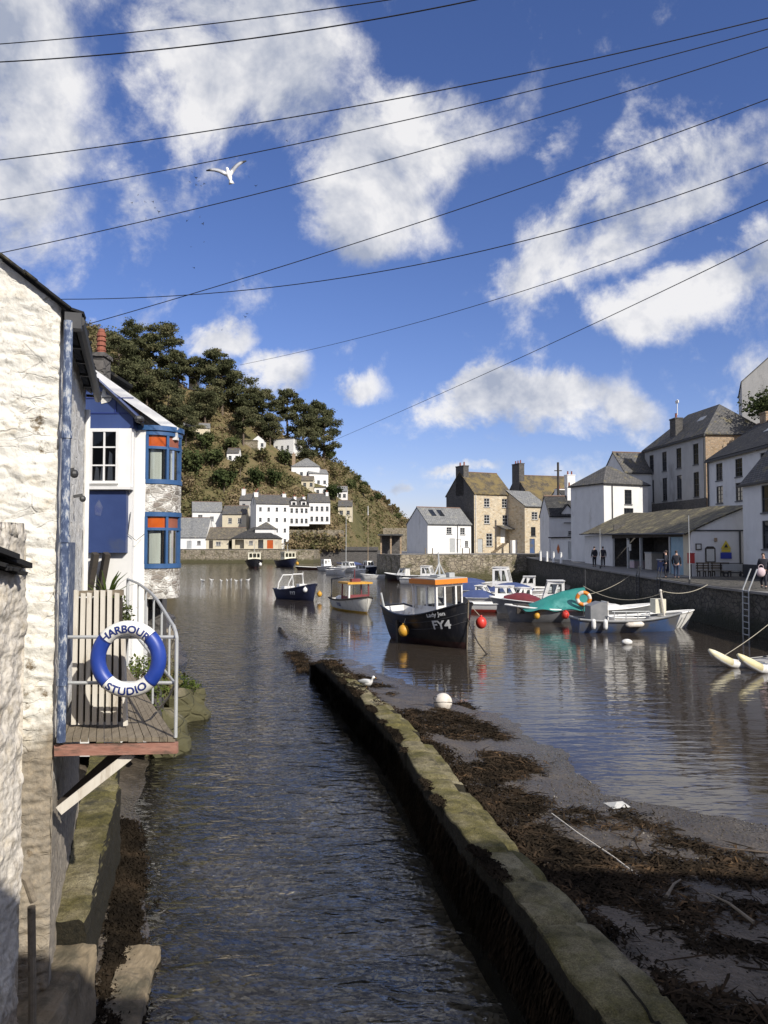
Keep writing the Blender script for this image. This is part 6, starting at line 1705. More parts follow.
b = MB()
n_ = 24; vs = [tuple(ll(-4.62, 14.25, 6.445)), tuple(ll(-4.44, 14.25, 6.445))] + [tuple(ll(*arc(-90 + 190 * i / n_, br_ + .05), 6.445)) for i in range(n_ + 1)] + [tuple(ll(-4.62, 15.4, 6.445))]
b.prism(vs, (0, 0, .09)); b.build('fascia', M['blue_paint'], rt)
r = MB()
r.slab([ll(-3.96, 14.62, 6.50), ll(-5.62, 21, 6.50), ll(-7.96, 21, 8.14), ll(-6.3, 14.62, 8.14)], .07)
r.slab([ll(-6.3, 14.62, 8.14), ll(-7.96, 21, 8.14), ll(-10.4, 21, 6.4), ll(-8.8, 14.62, 6.4)], .07)
ro = r.build('roof', M['slate_dark'], rt)
b = MB(); b.bar(ll(-3.95, 14.6, 6.46), ll(-6.3, 14.6, 8.10), .06, .15); b.box(*ll(-4.06, 14.58, 6.30), *ll(-3.94, 14.72, 6.46)); b.build('bargeboard', M['frame_white'], ro)

# --- bank wall, rock and plants under the bow house
bw = MB()
bw.grid(lambda u, v: (-4.62 - 1.9 * u + .12 * noise.fractal(Vector((u * 9, v * 4, 1)), 1, 2, 4), 13.2 + 11 * u, -.5 + 2.7 * v - .5 * u * v), 80, 22)
bw.grid(lambda u, v: (-4.62 - 1.9 * u - 5 * v, 13.2 + 11 * u, 2.2 - .5 * u + .15 * noise.noise(Vector((u * 20, v * 9, 3)))), 40, 6)
tag(bw.build('bank_wall', M['quay_light']), 'rough stone bank wall below the bow-windowed house at the stream side', 'wall')
def rock(name, label, c, r, seed, mat='stone_brown'):
    b = MB(); b.ball((0, 0, 0), 1, 22, 14)
    vs = []
    for v in b.v:
        p = Vector(v); d = 1 + .38 * noise.fractal(p * 1.6 + Vector((seed, 0, 0)), .9, 2, 4)
        vs.append((p.x * r[0] * d, p.y * r[1] * d, p.z * r[2] * d))
    b.v = vs; o = b.build(name, M[mat]); o.location = c
    return tag(o, label, 'rock')
rock('rock_outcrop', 'weedy brown rock outcrop at the water edge right of the balcony', (-5.25, 19.6, .1), (.75, 1.1, .75), 2, 'quay_light')
rock('rock_outcrop', 'lower dark rock behind the balcony railing at the stream edge', (-4.7, 16.6, .0), (.55, .9, .7), 7, 'quay_light')
def plant(name, label, c, blobs, n, size, mat='plant_leaf', seed=1, cat='plant'):
    t = thing(name, label, cat, c)
    V, Q, T = leafcloud(blobs, n, size, .6, seed); npmesh('foliage', V, Q, M[mat], t, attr=T)
    b = MB()
    for i in range(4): b.tube([(0, 0, -.25), (.12 * math.cos(i * 1.6), .12 * math.sin(i * 1.6), .15)], .015, 5)
    b.build('stems', M['bark'], t)
    return t
plant('bank_plant', 'yellow-green bushy plant on the rock right of the balcony railing', (-5.2, 19.4, .75), [(0, 0, .15, .4, .5, .22), (.3, .2, .0, .3, .4, .2), (-.4, -.1, .15, .4, .4, .25)], 1500, .035, seed=3)
plant('bank_plant', 'reddish brown trailing plant under the bow window stonework', (-4.75, 16.0, 1.7), [(0, 0, .2, .35, .5, .25), (.2, .3, -.2, .3, .4, .4)], 900, .04, 'scrub_leaf', 4)
plant('bank_plant', 'low green plant hanging over the bank wall behind the railing', (-4.45, 14.0, 1.9), [(0, 0, .15, .35, .4, .3), (.25, .3, -.2, .3, .3, .4)], 900, .035, 'plant_leaf', 5)
# spiky plant and potted shrub at the back of the balcony
t = thing('spiky_plant', 'spiky green plant standing behind the picket gate against the white wall', 'plant', (-3.72, 10.4, 2.7))
V = []; Q = []; T = []
for i in range(60):
    a = rng.random() * 2 * PI; e = rng.uniform(.25, 1.4); L = rng.uniform(.3, .55); wd = .022; z0_ = rng.uniform(.35, .95)
    d = np.array([math.cos(a) * math.cos(e), math.sin(a) * math.cos(e), math.sin(e)]); s_ = np.array([-math.sin(a), math.cos(a), 0])
    p0 = np.array([0, 0, z0_]); p1 = p0 + d * L * .55; p2 = p0 + d * L + np.array([0, 0, -.12 * L])
    i0 = len(V); V += [p0 - s_ * wd * .6, p0 + s_ * wd * .6, p1 + s_ * wd, p1 - s_ * wd, p2 + s_ * .003, p2 - s_ * .003]
    Q += [(i0, i0 + 1, i0 + 2, i0 + 3), (i0 + 3, i0 + 2, i0 + 4, i0 + 5)]; q = rng.random(); T += [q, q]
npmesh('leaves', np.array(V), np.array(Q), M['plant_leaf'], t, attr=T)
b = MB(); b.tube([(0, 0, 0), (0, 0, 1.0)], .04, 7); b.build('stem', M['bark'], t)
t = thing('potted_shrub', 'round green shrub in a black pot at the back of the balcony', 'potted plant', (-3.34, 9.72, 2.76))
b = MB(); b.tube([(0, 0, .002), (0, 0, .3), (0, 0, .36), (0, 0, .4)], [.09, .12, .13, .12], 14); b.build('pot', M['pot'], t)
V, Q, T = leafcloud([(0, 0, .62, .17, .17, .26)], 900, .028, .6, 6); npmesh('foliage', V, Q, M['bush_leaf'], t, attr=T)

# --- houses behind the viewer on the right bank: their roofline throws the foreground shade
house('bridge_house', 'low white house beside the bridge on the right bank', (1.6, -7.0), (8.4, -7.0), 6, 2.0, 5.25, 'gx', 1.6, 'white_wall', 'slate', [('B', 2, 1, 1, 1.3, 'sash'), ('B', 5, 1, 1, 1.3, 'sash')])
house('bridge_house', 'taller white house behind the low one on the right bank', (8.8, -7.0), (24, -7.0), 6, 2.0, 7.5, 'gx', 1.6, 'white_wall', 'slate', [('B', 3, 1, 1, 1.3, 'sash'), ('B', 7, 1, 1, 1.3, 'sash'), ('B', 11, 1, 1, 1.3, 'sash')])
# ------------------------------------------------------------------ boats
class Hull:
    def __init__(s, L, B, zk, zs, zm, zb, stern=.75, bexp=2.4, bpow=.8, rake=.3, pm=.42, pb=.95, trake=-.08):
        s.__dict__.update(locals())
    def half(s, t):
        if t < .42: return s.B / 2 * (s.stern + (1 - s.stern) * math.sin(PI / 2 * t / .42))
        return s.B / 2 * max(0.0, 1 - ((t - .42) / .58) ** s.bexp) ** s.bpow + .012
    def sheer(s, t):
        a, b, c = s.zs, s.zm, s.zb; m = .42
        return a + (b - a) * t / m + ((c - a) - (b - a) / m) * t * (t - m) / (1 - m)
    def pt(s, t, q, side=1, ins=0.0):
        h = max(0.0, s.half(t) - ins); p = s.pm + (s.pb - s.pm) * max(0, (t - .35) / .65) ** 1.4
        sh = s.sheer(t); zk = s.zk + .25 * max(0, (t - .86) / .14) ** 2
        z = zk + (sh - zk) * q
        x = -s.L / 2 + (s.L - ins * 2) * t + ins + s.rake * q * t ** 5 + s.trake * q * (1 - t) ** 4
        return Vector((x, side * h * q ** p, z))
def boat_hull(root, H, mat, inner='boat_white', deckz=None, gun='wood_dark', gr=.035, foredeck=.62, fmat=None, n=40, m=14):
    b = MB()
    for sd in (1, -1): b.grid(lambda u, v, sd=sd: H.pt(u, v, sd), n, m)
    tr = [H.pt(0, i / m, 1) for i in range(m + 1)] + [H.pt(0, i / m, -1) for i in range(m, 0, -1)]
    b.add(tr, [tuple(range(len(tr)))])
    ho = b.build('hull', M[mat], root, smooth=True)
    b = MB()
    for sd in (1, -1): b.grid(lambda u, v, sd=sd: H.pt(.01 + .97 * u, .25 + .74 * v, sd, .085), n, 5)
    tr = [H.pt(.01, .25 + .74 * i / 5, 1, .085) for i in range(6)] + [H.pt(.01, .25 + .74 * i / 5, -1, .085) for i in range(5, -1, -1)]
    b.add(tr, [tuple(range(len(tr)))]); b.build('inner_lining', M[inner], root)
    dz = deckz if deckz is not None else H.zm - .35
    b = MB(); vs = []
    for i in range(n + 1):
        t = .01 + .97 * i / n; q = max(.05, min(1, (dz - H.zk) / (H.sheer(t) - H.zk))); p = H.pt(t, q, 1, .05); vs += [(p.x, p.y, dz), (p.x, -p.y, dz)]
    b.add(vs, [(2 * i, 2 * i + 1, 2 * i + 3, 2 * i + 2) for i in range(n)]); b.build('deck', M['deck_grey'], root)
    if foredeck < 1:
        b = MB(); vs = []
        for i in range(13):
            t = foredeck + (1 - foredeck) * i / 12; p = H.pt(t, .97, 1, .03); vs += [tuple(p), (p.x, 0, p.z + .05 * (1 - i / 12)), (p.x, -p.y, p.z)]
        b.add(vs, [f for i in range(12) for f in ((3 * i, 3 * i + 1, 3 * i + 4, 3 * i + 3), (3 * i + 1, 3 * i + 2, 3 * i + 5, 3 * i + 4))])
        p = H.pt(foredeck, .97, 1, .03); sec = [H.pt(foredeck, q0 + (.97 - q0) * i / 5, 1, .06) for q0 in [max(.05, min(.9, (dz - H.zk) / (H.sheer(foredeck) - H.zk)))] for i in range(6)]
        b.add([(p.x, 0, p.z + .05)] + [(p.x, -s_.y, s_.z) for s_ in sec[::-1]] + [(p.x, s_.y, s_.z) for s_ in sec], [tuple(range(13))])
        b.build('foredeck', M[fmat or inner], root)
    b = MB()
    for sd in (1, -1): b.tube([H.pt(i / n, 1, sd) + Vector((0, sd * .01, .01)) for i in range(n + 1)], gr, 6)
    b.tube([H.pt(0, 1, 1), H.pt(0, 1, -1)], gr, 6)
    b.build('gunwale', M[gun], root)
    return ho
def cab(root, x0, x1, hw, z0, z1, wm, rm, front=(), sides=(), back=(), roof_ov=.1, rt=.09, taper=0.0, frake=0.0, name='wheelhouse', open_back=False, hwf=None):
    """box cabin in boat coordinates with window holes (u0, z0, u1, z1 as fractions); front may be narrower"""
    hwf = hwf or hw
    b = MB(); pan = []
    A = {'F': ((x1, -hwf, z0), (x1, hwf, z0)), 'S': ((x0, -hw, z0), (x1, -hwf, z0)), 'P': ((x1, hwf, z0), (x0, hw, z0)), 'B': ((x0, hw, z0), (x0, -hw, z0))}
    for k, hs in (('F', front), ('S', sides), ('P', [(1 - h[2], h[1], 1 - h[0], h[3]) for h in sides]), ('B', back)):
        if k == 'B' and open_back: continue
        p, q = Vector(A[k][0]), Vector(A[k][1]); W = (q - p).length; u = (q - p) / W; inn = Vector((0, 0, 1)).cross(u)
        holes = [(h[0] * W, h[1] * (z1 - z0), h[2] * W, h[3] * (z1 - z0)) for h in hs]
        wall_face(b, p, u, inn, W, z1 - z0, holes, .05)
        for h in holes:
            pan.append([p + u * h[0] + inn * .035 + Vector((0, 0, h[1])), p + u * h[2] + inn * .035 + Vector((0, 0, h[1])), p + u * h[2] + inn * .035 + Vector((0, 0, h[3])), p + u * h[0] + inn * .035 + Vector((0, 0, h[3]))])
    def rk(p): p = Vector(p); f = max(0., min(1., (p.z - z0) / (z1 - z0))); return Vector((p.x - (frake * f if p.x > (x0 + x1) / 2 else 0), p.y * (1 - taper * f), p.z))
    if frake or taper: b.v = [tuple(rk(p)) for p in b.v]; pan = [[rk(p) for p in P] for P in pan]
    w_ = b.build(name, M[wm], root)
    for P in pan:
        pb = MB(); pb.add(P, [(0, 1, 2, 3)]); pb.build('window', M['clear_glass'], w_)
    r = MB(); o = roof_ov
    pl_ = [(x0 - o, -hw - o, z1 + .003), (x1 + o - frake, -hwf * (1 - taper) - o, z1 + .003), (x1 + o - frake, hwf * (1 - taper) + o, z1 + .003), (x0 - o, hw + o, z1 + .003)]
    r.prism(pl_, (0, 0, rt)); r.build('cabin_roof', M[rm], w_)
    return w_
def fender(root, p, r, mat, rope_to=None, long=False, name='fender'):
    b = MB()
    if long: b.tube([Vector(p) + Vector((0, 0, z)) for z in (-r * 2.2, -r * 1.9, -r, r, r * 1.9, r * 2.2)], [r * .3, r * .8, r, r, r * .8, r * .3], 10)
    else:
        b.ball(p, (r, r, r * 1.12), 14, 10); b.cyl(Vector(p) + Vector((0, 0, r)), Vector(p) + Vector((0, 0, r * 1.35)), r * .25, r * .2, 8)
    f = b.build(name, M[mat], root, smooth=True)
    if rope_to is not None:
        rb = MB(); rb.tube([Vector(p) + Vector((0, 0, r)), rope_to], .014, 5); rb.build('fender_rope', M['rope'], f)
    return f
def outboard(root, x, y, z, s=1.0, tilt=0.4):
    b = MB(); Mx = Matrix.Rotation(-tilt, 3, 'Y'); o = Vector((x, y, z))
    def T(p): return o + Mx @ (Vector(p) * s)
    vs = [(-.42, -.16, .12), (.12, -.16, .12), (.12, .16, .12), (-.42, .16, .12), (-.36, -.12, .52), (.02, -.13, .5), (.02, .13, .5), (-.36, .12, .52)]
    b.add([T(v) for v in vs], [(3, 2, 1, 0), (4, 5, 6, 7), (0, 1, 5, 4), (1, 2, 6, 5), (2, 3, 7, 6), (3, 0, 4, 7)])
    e = b.build('outboard_engine', M['engine'], root)
    b = MB(); b.bar(T((-.12, 0, .12)), T((-.16, 0, -.62)), .1 * s, .16 * s, up=(1, 0, 0)); b.bar(T((-.38, 0, -.36)), T((0.02, 0, -.36)), .16 * s, .02); b.tube([T((-.36, 0, -.58)), T((.06, 0, -.58))], .055 * s, 8); b.build('engine_leg', M['engine'], e)
    b = MB()
    for i in range(3):
        a = 2 * PI * i / 3; b.bar(T((-.37, 0, -.58)), T((-.39, .14 * math.cos(a), -.58 + .14 * math.sin(a))), .06 * s, .012)
    b.build('propeller', M['metal_grey'], e)
    return e
def boat(name, label, x, y, deg, group=None, roll=0.0, pitch=0.0, cat='boat', z=0.0):
    t = thing(name, label, cat, (x, y, z), R(deg), group)
    t.rotation_euler = (R(roll), R(pitch), R(deg)); return t

# --- black fishing boat FY4
t = boat('fishing_boat', 'black fishing boat with white wheelhouse and orange roof lettered FY4, aground in the middle', 2.02, 34.05, -55, roll=1.5)
H = Hull(4.9, 2.2, -.32, 1.50, 1.26, 1.92, stern=.58, bexp=3.0, bpow=.62, rake=.16, pm=.40, pb=.72, trake=-.35)
boat_hull(t, H, 'boat_black', 'boat_white', .75, 'boat_black', .045, .60, 'boat_white')
for q in (.62, .80):
    b = MB()
    for sd in (1, -1): b.tube([H.pt(i / 40, q, sd) + Vector((0, sd * .006, 0)) for i in range(41)], .016, 5)
    b.build('rubbing_strake', M['plinth'], t)
b = MB(); b.tube([H.pt(1, q, 1) * 1 + Vector((.005, -H.pt(1, q, 1).y, 0)) for q in np.linspace(.0, 1.06, 9)], .03, 6); b.build('stem_post', M['wood_grey'], t)
wh = cab(t, .0, 1.42, .80, 1.24, 2.66, 'boat_white', 'orange', front=[(.06, .36, .30, .92), (.36, .32, .72, .92), (.78, .36, .95, .92)], sides=[(.10, .34, .52, .92), (.60, .34, .92, .92)], roof_ov=.16, rt=.2, open_back=True, hwf=.73)
for P, q in (((1.70, -.55), .1),):
    pass
b = MB(); b.box(-.1, -.9, 2.864, 1.55, .9, 2.9); b.build('roof_top', M['deck_grey'], wh)
b = MB()
b.tube([(.65, .1, 2.88), (.62, .1, 3.6), (.60, .1, 4.0)], .05, 8, .025); b.tube([(.65, -.25, 2.88), (.64, .1, 3.5)], .035, 6); b.tube([(.65, .45, 2.88), (.64, .1, 3.5)], .035, 6)
b.box(.5, -.3, 2.902, 1.0, .5, 3.02); b.bar((.2, -.6, 2.95), (1.3, -.4, 2.98), .06, .05); b.build('mast', M['frame_grey'], wh)
b = MB(); b.box(.95, .2, 2.902, 1.2, .5, 3.1); b.build('radar', M['frame_grey'], wh)
b = MB(); b.obox((.5, -.1, 1.3), (.5, .7, .9)); b.build('engine_box', M['plinth'], t)
b = MB(); b.tube([H.pt(.02, 1, -1) + Vector((.05, .1, -.1)), H.pt(.02, 1, -1) + Vector((-.12, .05, .62))], .05, 6); b.build('stern_post', M['frame_grey'], t)
b = MB(); b.tube([(-.02, -.86, 1.2), (-.02, -.86, 2.4), (-.08, -.88, 2.66)], .03, 6); b.build('grab_rail', M['frame_white'], t)
p = H.pt(.44, .75, -1)
fender(t, (p.x, p.y - .2, .62), .235, 'buoy_yellow', p + Vector((0, -.02, .42)))
p = H.pt(.88, .9, 1)
fender(t, (p.x + .25, p.y + .38, .98), .235, 'buoy_red', p + Vector((0, .05, .2)))
p = H.pt(.30, .8, -1)
b = MB(); b.bar((p.x, p.y + .0, 1.0), (p.x, p.y + .02, -.5), .16, .14, up=(1, 0, 0)); b.build('beaching_leg', M['wood_dark'], t)
def on_hull(s, size, tc, zc, mat, name, stretch=1.0, slope=0.0):
    vs, fs = text_tris(s, size, 3); out = []
    for v in vs:
        tt_ = tc + v.x * stretch / H.L; z = zc + (v.y - size * .35) + slope * v.x
        q = (z - H.zk) / (H.sheer(tt_) - H.zk); p = H.pt(tt_, min(1, max(0, q)), -1)
        out.append((p.x, p.y - .032, p.z))
    b = MB(); b.add(out, fs); b.build(name, M[mat], t)
on_hull('FY4', .50, .83, 1.00, 'letter_white', 'registration', 1.0, .10)
on_hull('Lady Jen', .24, .80, 1.43, 'letter_white', 'boat_name', 1.0, .16)
# mooring chain to the mud
def line3(name, label, pts, r, mat, cat='rope'):
    b = MB(); b.tube(pts, r, 6); return tag(b.build(name, M[mat]), label, cat)
line3('mooring_rope', 'dark mooring rope from the black boat bow down to the shallows', [(3.42, 32.05, 1.5), (3.55, 31.7, .9), (3.8, 31.2, .35), (4.05, 30.6, .0), (4.3, 30.2, -.1)], .028, 'wood_dark')

# --- white boat with yellow roof
t = boat('fishing_boat', 'small white fishing boat with yellow wheelhouse roof and red interior', -2.05, 50.9, -66)
H = Hull(4.7, 2.0, -.3, .72, .70, 1.02, stern=.8, bexp=2.6, bpow=.7, rake=.2, pm=.35, pb=.7)
M['hull_whiteyellow'] = mk_zband('hull_whiteyellow', [(.10, (.52, .30, .03)), (9, (.62, .60, .53))], .45, .35)
boat_hull(t, H, 'hull_whiteyellow', 'boat_white', .3, 'wood_dark', .06, .72, 'boat_cream')
for x in (-.2, 1.05):
    for sd in (1, -1):
        b = MB(); b.bar((x, sd * .7, .6), (x, sd * .66, 1.78), .08, .08); b.build('cabin_post', M['boat_red'], t)
b = MB(); b.box(-.5, -.86, 1.78, 1.3, .86, 1.9); b.build('cabin_roof', M['buoy_yellow'], t)
b = MB(); b.box(1.02, -.66, .7, 1.08, .66, 1.1); b.box(-.2, -.69, .5, 1.05, -.63, .98); b.build('cabin_side', M['boat_red'], t)
b = MB(); b.bar((1.12, -.72, .7), (1.12, -.70, 1.78), .12, .1); b.build('post', M['boat_white'], t)
b = MB()
for sd in (1, -1): b.tube([(-1.9, sd * .8, .5), (-1.9, sd * .8, 2.0)], .045, 6)
b.tube([(-1.9, .8, 2.0), (-1.9, -.8, 2.0), (-.4, -.5, 2.15)], .045, 6); b.build('gantry', M['metal_dark'], t)
b = MB(); b.tube([(.3, 0, 1.9), (.3, 0, 2.7)], .03, 6); b.box(.2, -.3, 1.9, .6, .3, 2.1); b.build('mast', M['boat_red'], t)
for c_, r__ in (((-1.3, -.4, .72), (.4, .3, .22)), ((-.8, .3, .7), (.3, .3, .2))):
    b = MB(); b.ball(c_, r__, 10, 6); b.build('sail_bag', M['boat_white'], t)
vs, fs = text_tris('FY21', .3, 1)
b = MB(); out = []
for v in vs:
    tt_ = .45 + v.x / H.L; z = .42 + v.y - .1; q = (z - H.zk) / (H.sheer(tt_) - H.zk); p = H.pt(tt_, q, -1); out.append((p.x, p.y - .02, p.z))
b.add(out, fs); b.build('registration', M['letter_navy'], t)
# --- dark blue boat with white gantry
t = boat('fishing_boat', 'dark navy open fishing boat with white tube arches left of the yellow-roofed boat', -6.9, 61.2, -48)
H = Hull(4.4, 1.9, -.3, .78, .8, 1.3, stern=.75, bexp=2.6, bpow=.68, rake=.25, pm=.36, pb=.7)
boat_hull(t, H, 'boat_navy', 'boat_white', .4, 'boat_navy', .05, .62, 'boat_navy')
b = MB()
for x, hgt in ((-1.6, 1.9), (-.2, 2.0)):
    b.tube([(x, .75, .7), (x + .1, .7, 1.3), (x + .3, .45, hgt), (x + .3, -.45, hgt), (x + .1, -.7, 1.3), (x, -.75, .7)], .05, 6)
b.tube([(-1.3, .45, 1.9), (.1, .45, 2.0)], .04, 6); b.build('gantry', M['frame_white'], t)
for bx_ in ((-1.5, -.5, .55, -1.0, .5, 1.0), (.5, -.4, .7, .9, .3, 1.25)):
    b = MB(); b.box(*bx_); b.build('fish_bin', M['boat_white'], t)
b = MB(); b.tube([(.8, 0, 1.1), (.8, 0, 2.2)], .025, 6); b.build('mast', M['frame_white'], t)
p = H.pt(.93, .8, 1); fender(t, (p.x + .25, p.y + .15, .5), .2, 'buoy_yellow', p)
p = H.pt(.9, .9, -1); fender(t, (p.x, p.y - .1, .85), .18, 'boat_white', p + Vector((0, 0, .2)))
vs, fs = text_tris('FY7', .34, 1)
b = MB(); out = []
for v in vs:
    tt_ = .62 + v.x / H.L; z = .55 + v.y - .1; q = (z - H.zk) / (H.sheer(tt_) - H.zk); p = H.pt(tt_, q, -1); out.append((p.x, p.y - .02, p.z))
b.add(out, fs); b.build('registration', M['letter_white'], t)
# --- two far boats by the village quay
for px, Y, hm, lbl, dg in ((254, 146, 'boat_black', 'far dark-hulled boat with cream wheelhouse beside the village quay', -78), (286.5, 152, 'boat_navy', 'far navy boat with cream wheelhouse, right of the dark-hulled one', -60)):
    t = boat('fishing_boat', lbl, gx(px, Y, 0), Y, dg)
    H = Hull(6.5, 3.2, -.3, 1.2, 1.2, 1.7, stern=.8, bexp=2.8, bpow=.6, pm=.35, pb=.7)
    boat_hull(t, H, hm, 'boat_cream', .7, 'wood_dark', .08, .6, 'boat_cream')
    cab(t, -.2, 1.8, 1.15, 1.0, 2.9, 'boat_cream', 'boat_cream', front=[(.08, .5, .32, .9), (.38, .5, .64, .9), (.7, .5, .92, .9)], sides=[(.15, .5, .45, .9), (.55, .5, .85, .9)], roof_ov=.12)
    b = MB(); b.tube([(.5, 0, 2.9), (.5, 0, 4.4)], .05, 6); b.build('mast', M['frame_grey'], t)
    p = H.pt(.9, .8, 1); fender(t, (p.x + .2, p.y + .2, .7), .3, 'buoy_yellow' if dg > -70 else 'boat_white', p)

# --- generic small craft
def small_boat(label, px, Y, dg, L, B, hm, cabin=None, cover=None, engine=0, mast=None, zb=.95, gun='frame_white', name='motor_boat', inner='boat_white', x=None):
    t = boat(name, label, gx(px, Y, 0) if x is None else x, Y, dg)
    H = Hull(L, B, -.25, zb * .72, zb * .72, zb, stern=.85, bexp=2.4, bpow=.75, rake=.45, pm=.38, pb=.8)
    boat_hull(t, H, hm, inner, .3, gun, .035, .5, inner)
    if cabin:
        x0, x1, hw, z1, rm = cabin
        cab(t, x0, x1, hw, zb * .7, z1, 'boat_white', rm, front=[(.08, .4, .47, .9), (.53, .4, .92, .9)], sides=[(.12, .42, .5, .88), (.56, .42, .86, .88)], roof_ov=.04, rt=.05, hwf=hw * .8, frake=.42, taper=.12)
    if cover:
        x0, x1, mt, hh = cover
        b = MB()
        def cv(u, v):
            xx = x0 + (x1 - x0) * u; tt_ = (xx + L / 2) / L; hb = H.half(min(.98, max(.02, tt_))) + .04; z0_ = H.sheer(tt_) + .02
            a = PI * v; yy = -hb * math.cos(a); zz = z0_ + hh * math.sin(a) * math.sin(PI * min(1, max(0, .12 + .8 * u))) + .03 * noise.noise(Vector((u * 7, v * 6, x0)))
            return (xx, yy, zz)
        b.grid(cv, 24, 16); b.build('cover', M[mt], t, smooth=True)
    for i in range(engine): outboard(t, -L / 2 - .05, (i - (engine - 1) / 2) * .5, .55, 1.0, .55)
    if mast:
        b = MB(); b.tube([(0, 0, .5), (0, 0, mast[0])], .06, 6, .035); b.build('mast', M[mast[1]], t)
        if len(mast) > 2:
            b = MB(); b.tube([(0, 0, mast[0] * .86), (0, 0, mast[0] * 1.0)], .07, 6, .04); b.build('mast_tip', M[mast[2]], t)
        b = MB(); b.tube([(0, 0, 1.3), (-2.0, 0, 1.45)], .07, 6); b.build('boom', M['tarp_blue'], t)
    return t
# far group by the pier
small_boat('small white cabin boat moored far off, leftmost by the dark pier', 326, 128, -70, 5.2, 2.1, 'boat_white', (-.3, 1.2, .8, 1.9, 'boat_white'))
small_boat('white boat with tall pale mast moored near the dark pier', 346, 122, -40, 6.5, 2.2, 'boat_white', (-.3, 1.6, .75, 1.6, 'boat_white'), mast=(10.4, 'frame_grey'))
small_boat('boat with tall red-brown mast and white tip near the pier head', 368, 124, -65, 6.0, 2.2, 'boat_navy', (-.3, 1.3, .75, 1.7, 'boat_white'), mast=(10.6, 'stone_brown', 'frame_white'))
small_boat('white boat with blue cover behind the tall masts', 354, 132, -20, 5.5, 2.1, 'boat_white', None, (-1.5, 1.5, 'tarp_blue', .7))
small_boat('little white open boat just before the tall-masted ones', 337, 112, -55, 4.2, 1.7, 'boat_white', None, None, 1)
small_boat('white boat with red cabin beside the dark pier head', 361, 108, -75, 4.6, 1.9, 'boat_white', (-.4, .9, .7, 1.5, 'boat_red'))
small_boat('small white tender floating alone left of the pier head', 374, 99, -170, 2.6, 1.2, 'boat_white', None, None, 0, zb=.6, name='tender')
small_boat('low dark barge-like boat moored off the pier, far left of the masts', 316, 134, 175, 6.5, 1.6, 'boat_black', None, None, 0, zb=.6)
small_boat('dark workboat under the pier head beside the quay wall', 404, 92, 150, 4.5, 1.9, 'boat_black', (-.5, .8, .6, 1.5, 'boat_grey'), None, 1)
small_boat('white launch with low windscreen behind the orange wheelhouse roof', 424, 84, -20, 5.0, 1.9, 'boat_white', (-.2, 1.2, .7, 2.0, 'boat_white'), None, 1)
# cluster on the right quay
small_boat('white cruiser with arched wheelhouse and blue cover, back of the right cluster', 492, 62, -20, 6.2, 2.3, 'boat_white', (.2, 1.7, .8, 2.5, 'boat_white'), (-2.8, .0, 'tarp_blue', .6), 1)
small_boat('white motorboat with blue canopy behind the cruiser', 518, 60, -15, 5.4, 2.1, 'boat_white', None, (-2.2, 1.2, 'tarp_blue', .7), 0)
small_boat('sleek white motorboat with blue aft canopy and twin black outboards', 499, 53.5, -14, 5.6, 2.1, 'boat_white', (-.2, 1.4, .72, 1.45, 'boat_white'), (-2.6, -.3, 'tarp_blue', .5), 2)
small_boat('low white speedboat with red lower hull at the front of the cluster', 505, 49.5, -8, 4.6, 1.8, 'hull_redwhite', None, (-.3, 1.6, 'boat_white', .35), 1, zb=.8)
small_boat('dark inflatable with black outboard beside the orange-roofed boat', 470, 54, 160, 3.8, 1.7, 'boat_grey', None, None, 1, zb=.6, inner='boat_grey', gun='boat_grey')
small_boat('boat with dark red hull cover and white cabin near the green tarpaulin', 541, 48.5, 172, 5.4, 2.0, 'boat_grey', (-1.4, .0, .7, 2.05, 'boat_white'), (.0, 2.3, 'boat_red', .45), 0, zb=1.0)
small_boat('white dayboat tucked against the quay behind the blue-covered motorboat', 533, 66, 168, 5.0, 2.0, 'boat_white', (-.2, 1.2, .7, 1.6, 'boat_white'), None, 1)
small_boat('small white runabout with dark outboard in front of the blue canopies', 480, 58, -25, 4.2, 1.7, 'boat_white', (-.2, .8, .6, 1.25, 'boat_white'), None, 1, zb=.8)
small_boat('white open boat with blue cover between the cruiser and the quay ladder', 470, 72, -10, 5.0, 2.0, 'boat_white', None, (-1.8, 1.4, 'tarp_blue', .55), 1)
small_boat('low white boat nosing out beside the red hull cover', 524, 53, -160, 4.4, 1.8, 'boat_white', (-.3, .9, .62, 1.35, 'boat_white'), None, 1, zb=.85)
# boat under green tarpaulin
t = boat('tarpaulin_boat', 'old workboat sheltered under a bright green tarpaulin tent', 9.45, 43.6, -176)
H = Hull(4.7, 1.9, -.25, .75, .7, .95, stern=.8, bexp=2.4, bpow=.75, rake=.3, pm=.38, pb=.8)
boat_hull(t, H, 'boat_grey', 'boat_grey', .3, 'boat_white', .06, .7, 'wood_dark')
b = MB()
def tarp(u, v):
    x = -1.9 + 3.7 * u; ridge = np.interp(u, [0, .35, .7, 1], [1.92, 1.72, 1.22, .82])
    s_ = v * 2 - 1; y = s_ * (1.12 + .08 * math.sin(u * 9)); z = ridge - abs(s_) ** 1.02 * (ridge - .72 + .06 * math.sin(u * 15)) + .035 * noise.noise(Vector((u * 8, v * 9, 2)))
    return (x, y, z)
b.grid(tarp, 36, 22); b.build('tarpaulin', M['tarp_green'], t, smooth=True)
b = MB(); b.tube([(-1.95, 0, .4), (-1.95, 0, 2.9)], .035, 6); b.build('mast', M['metal_dark'], t)
b = MB(); b.box(1.4, -.5, .5, 2.1, .5, .98); b.build('foredeck_gear', M['wood_dark'], t)
p = H.pt(.72, .7, 1); fender(t, (p.x, p.y + .16, .40), .17, 'buoy_yellow', p + Vector((0, 0, .3)))
p = H.pt(.40, .7, 1); fender(t, (p.x, p.y + .2, .46), .21, 'buoy_red', p + Vector((0, 0, .3)))
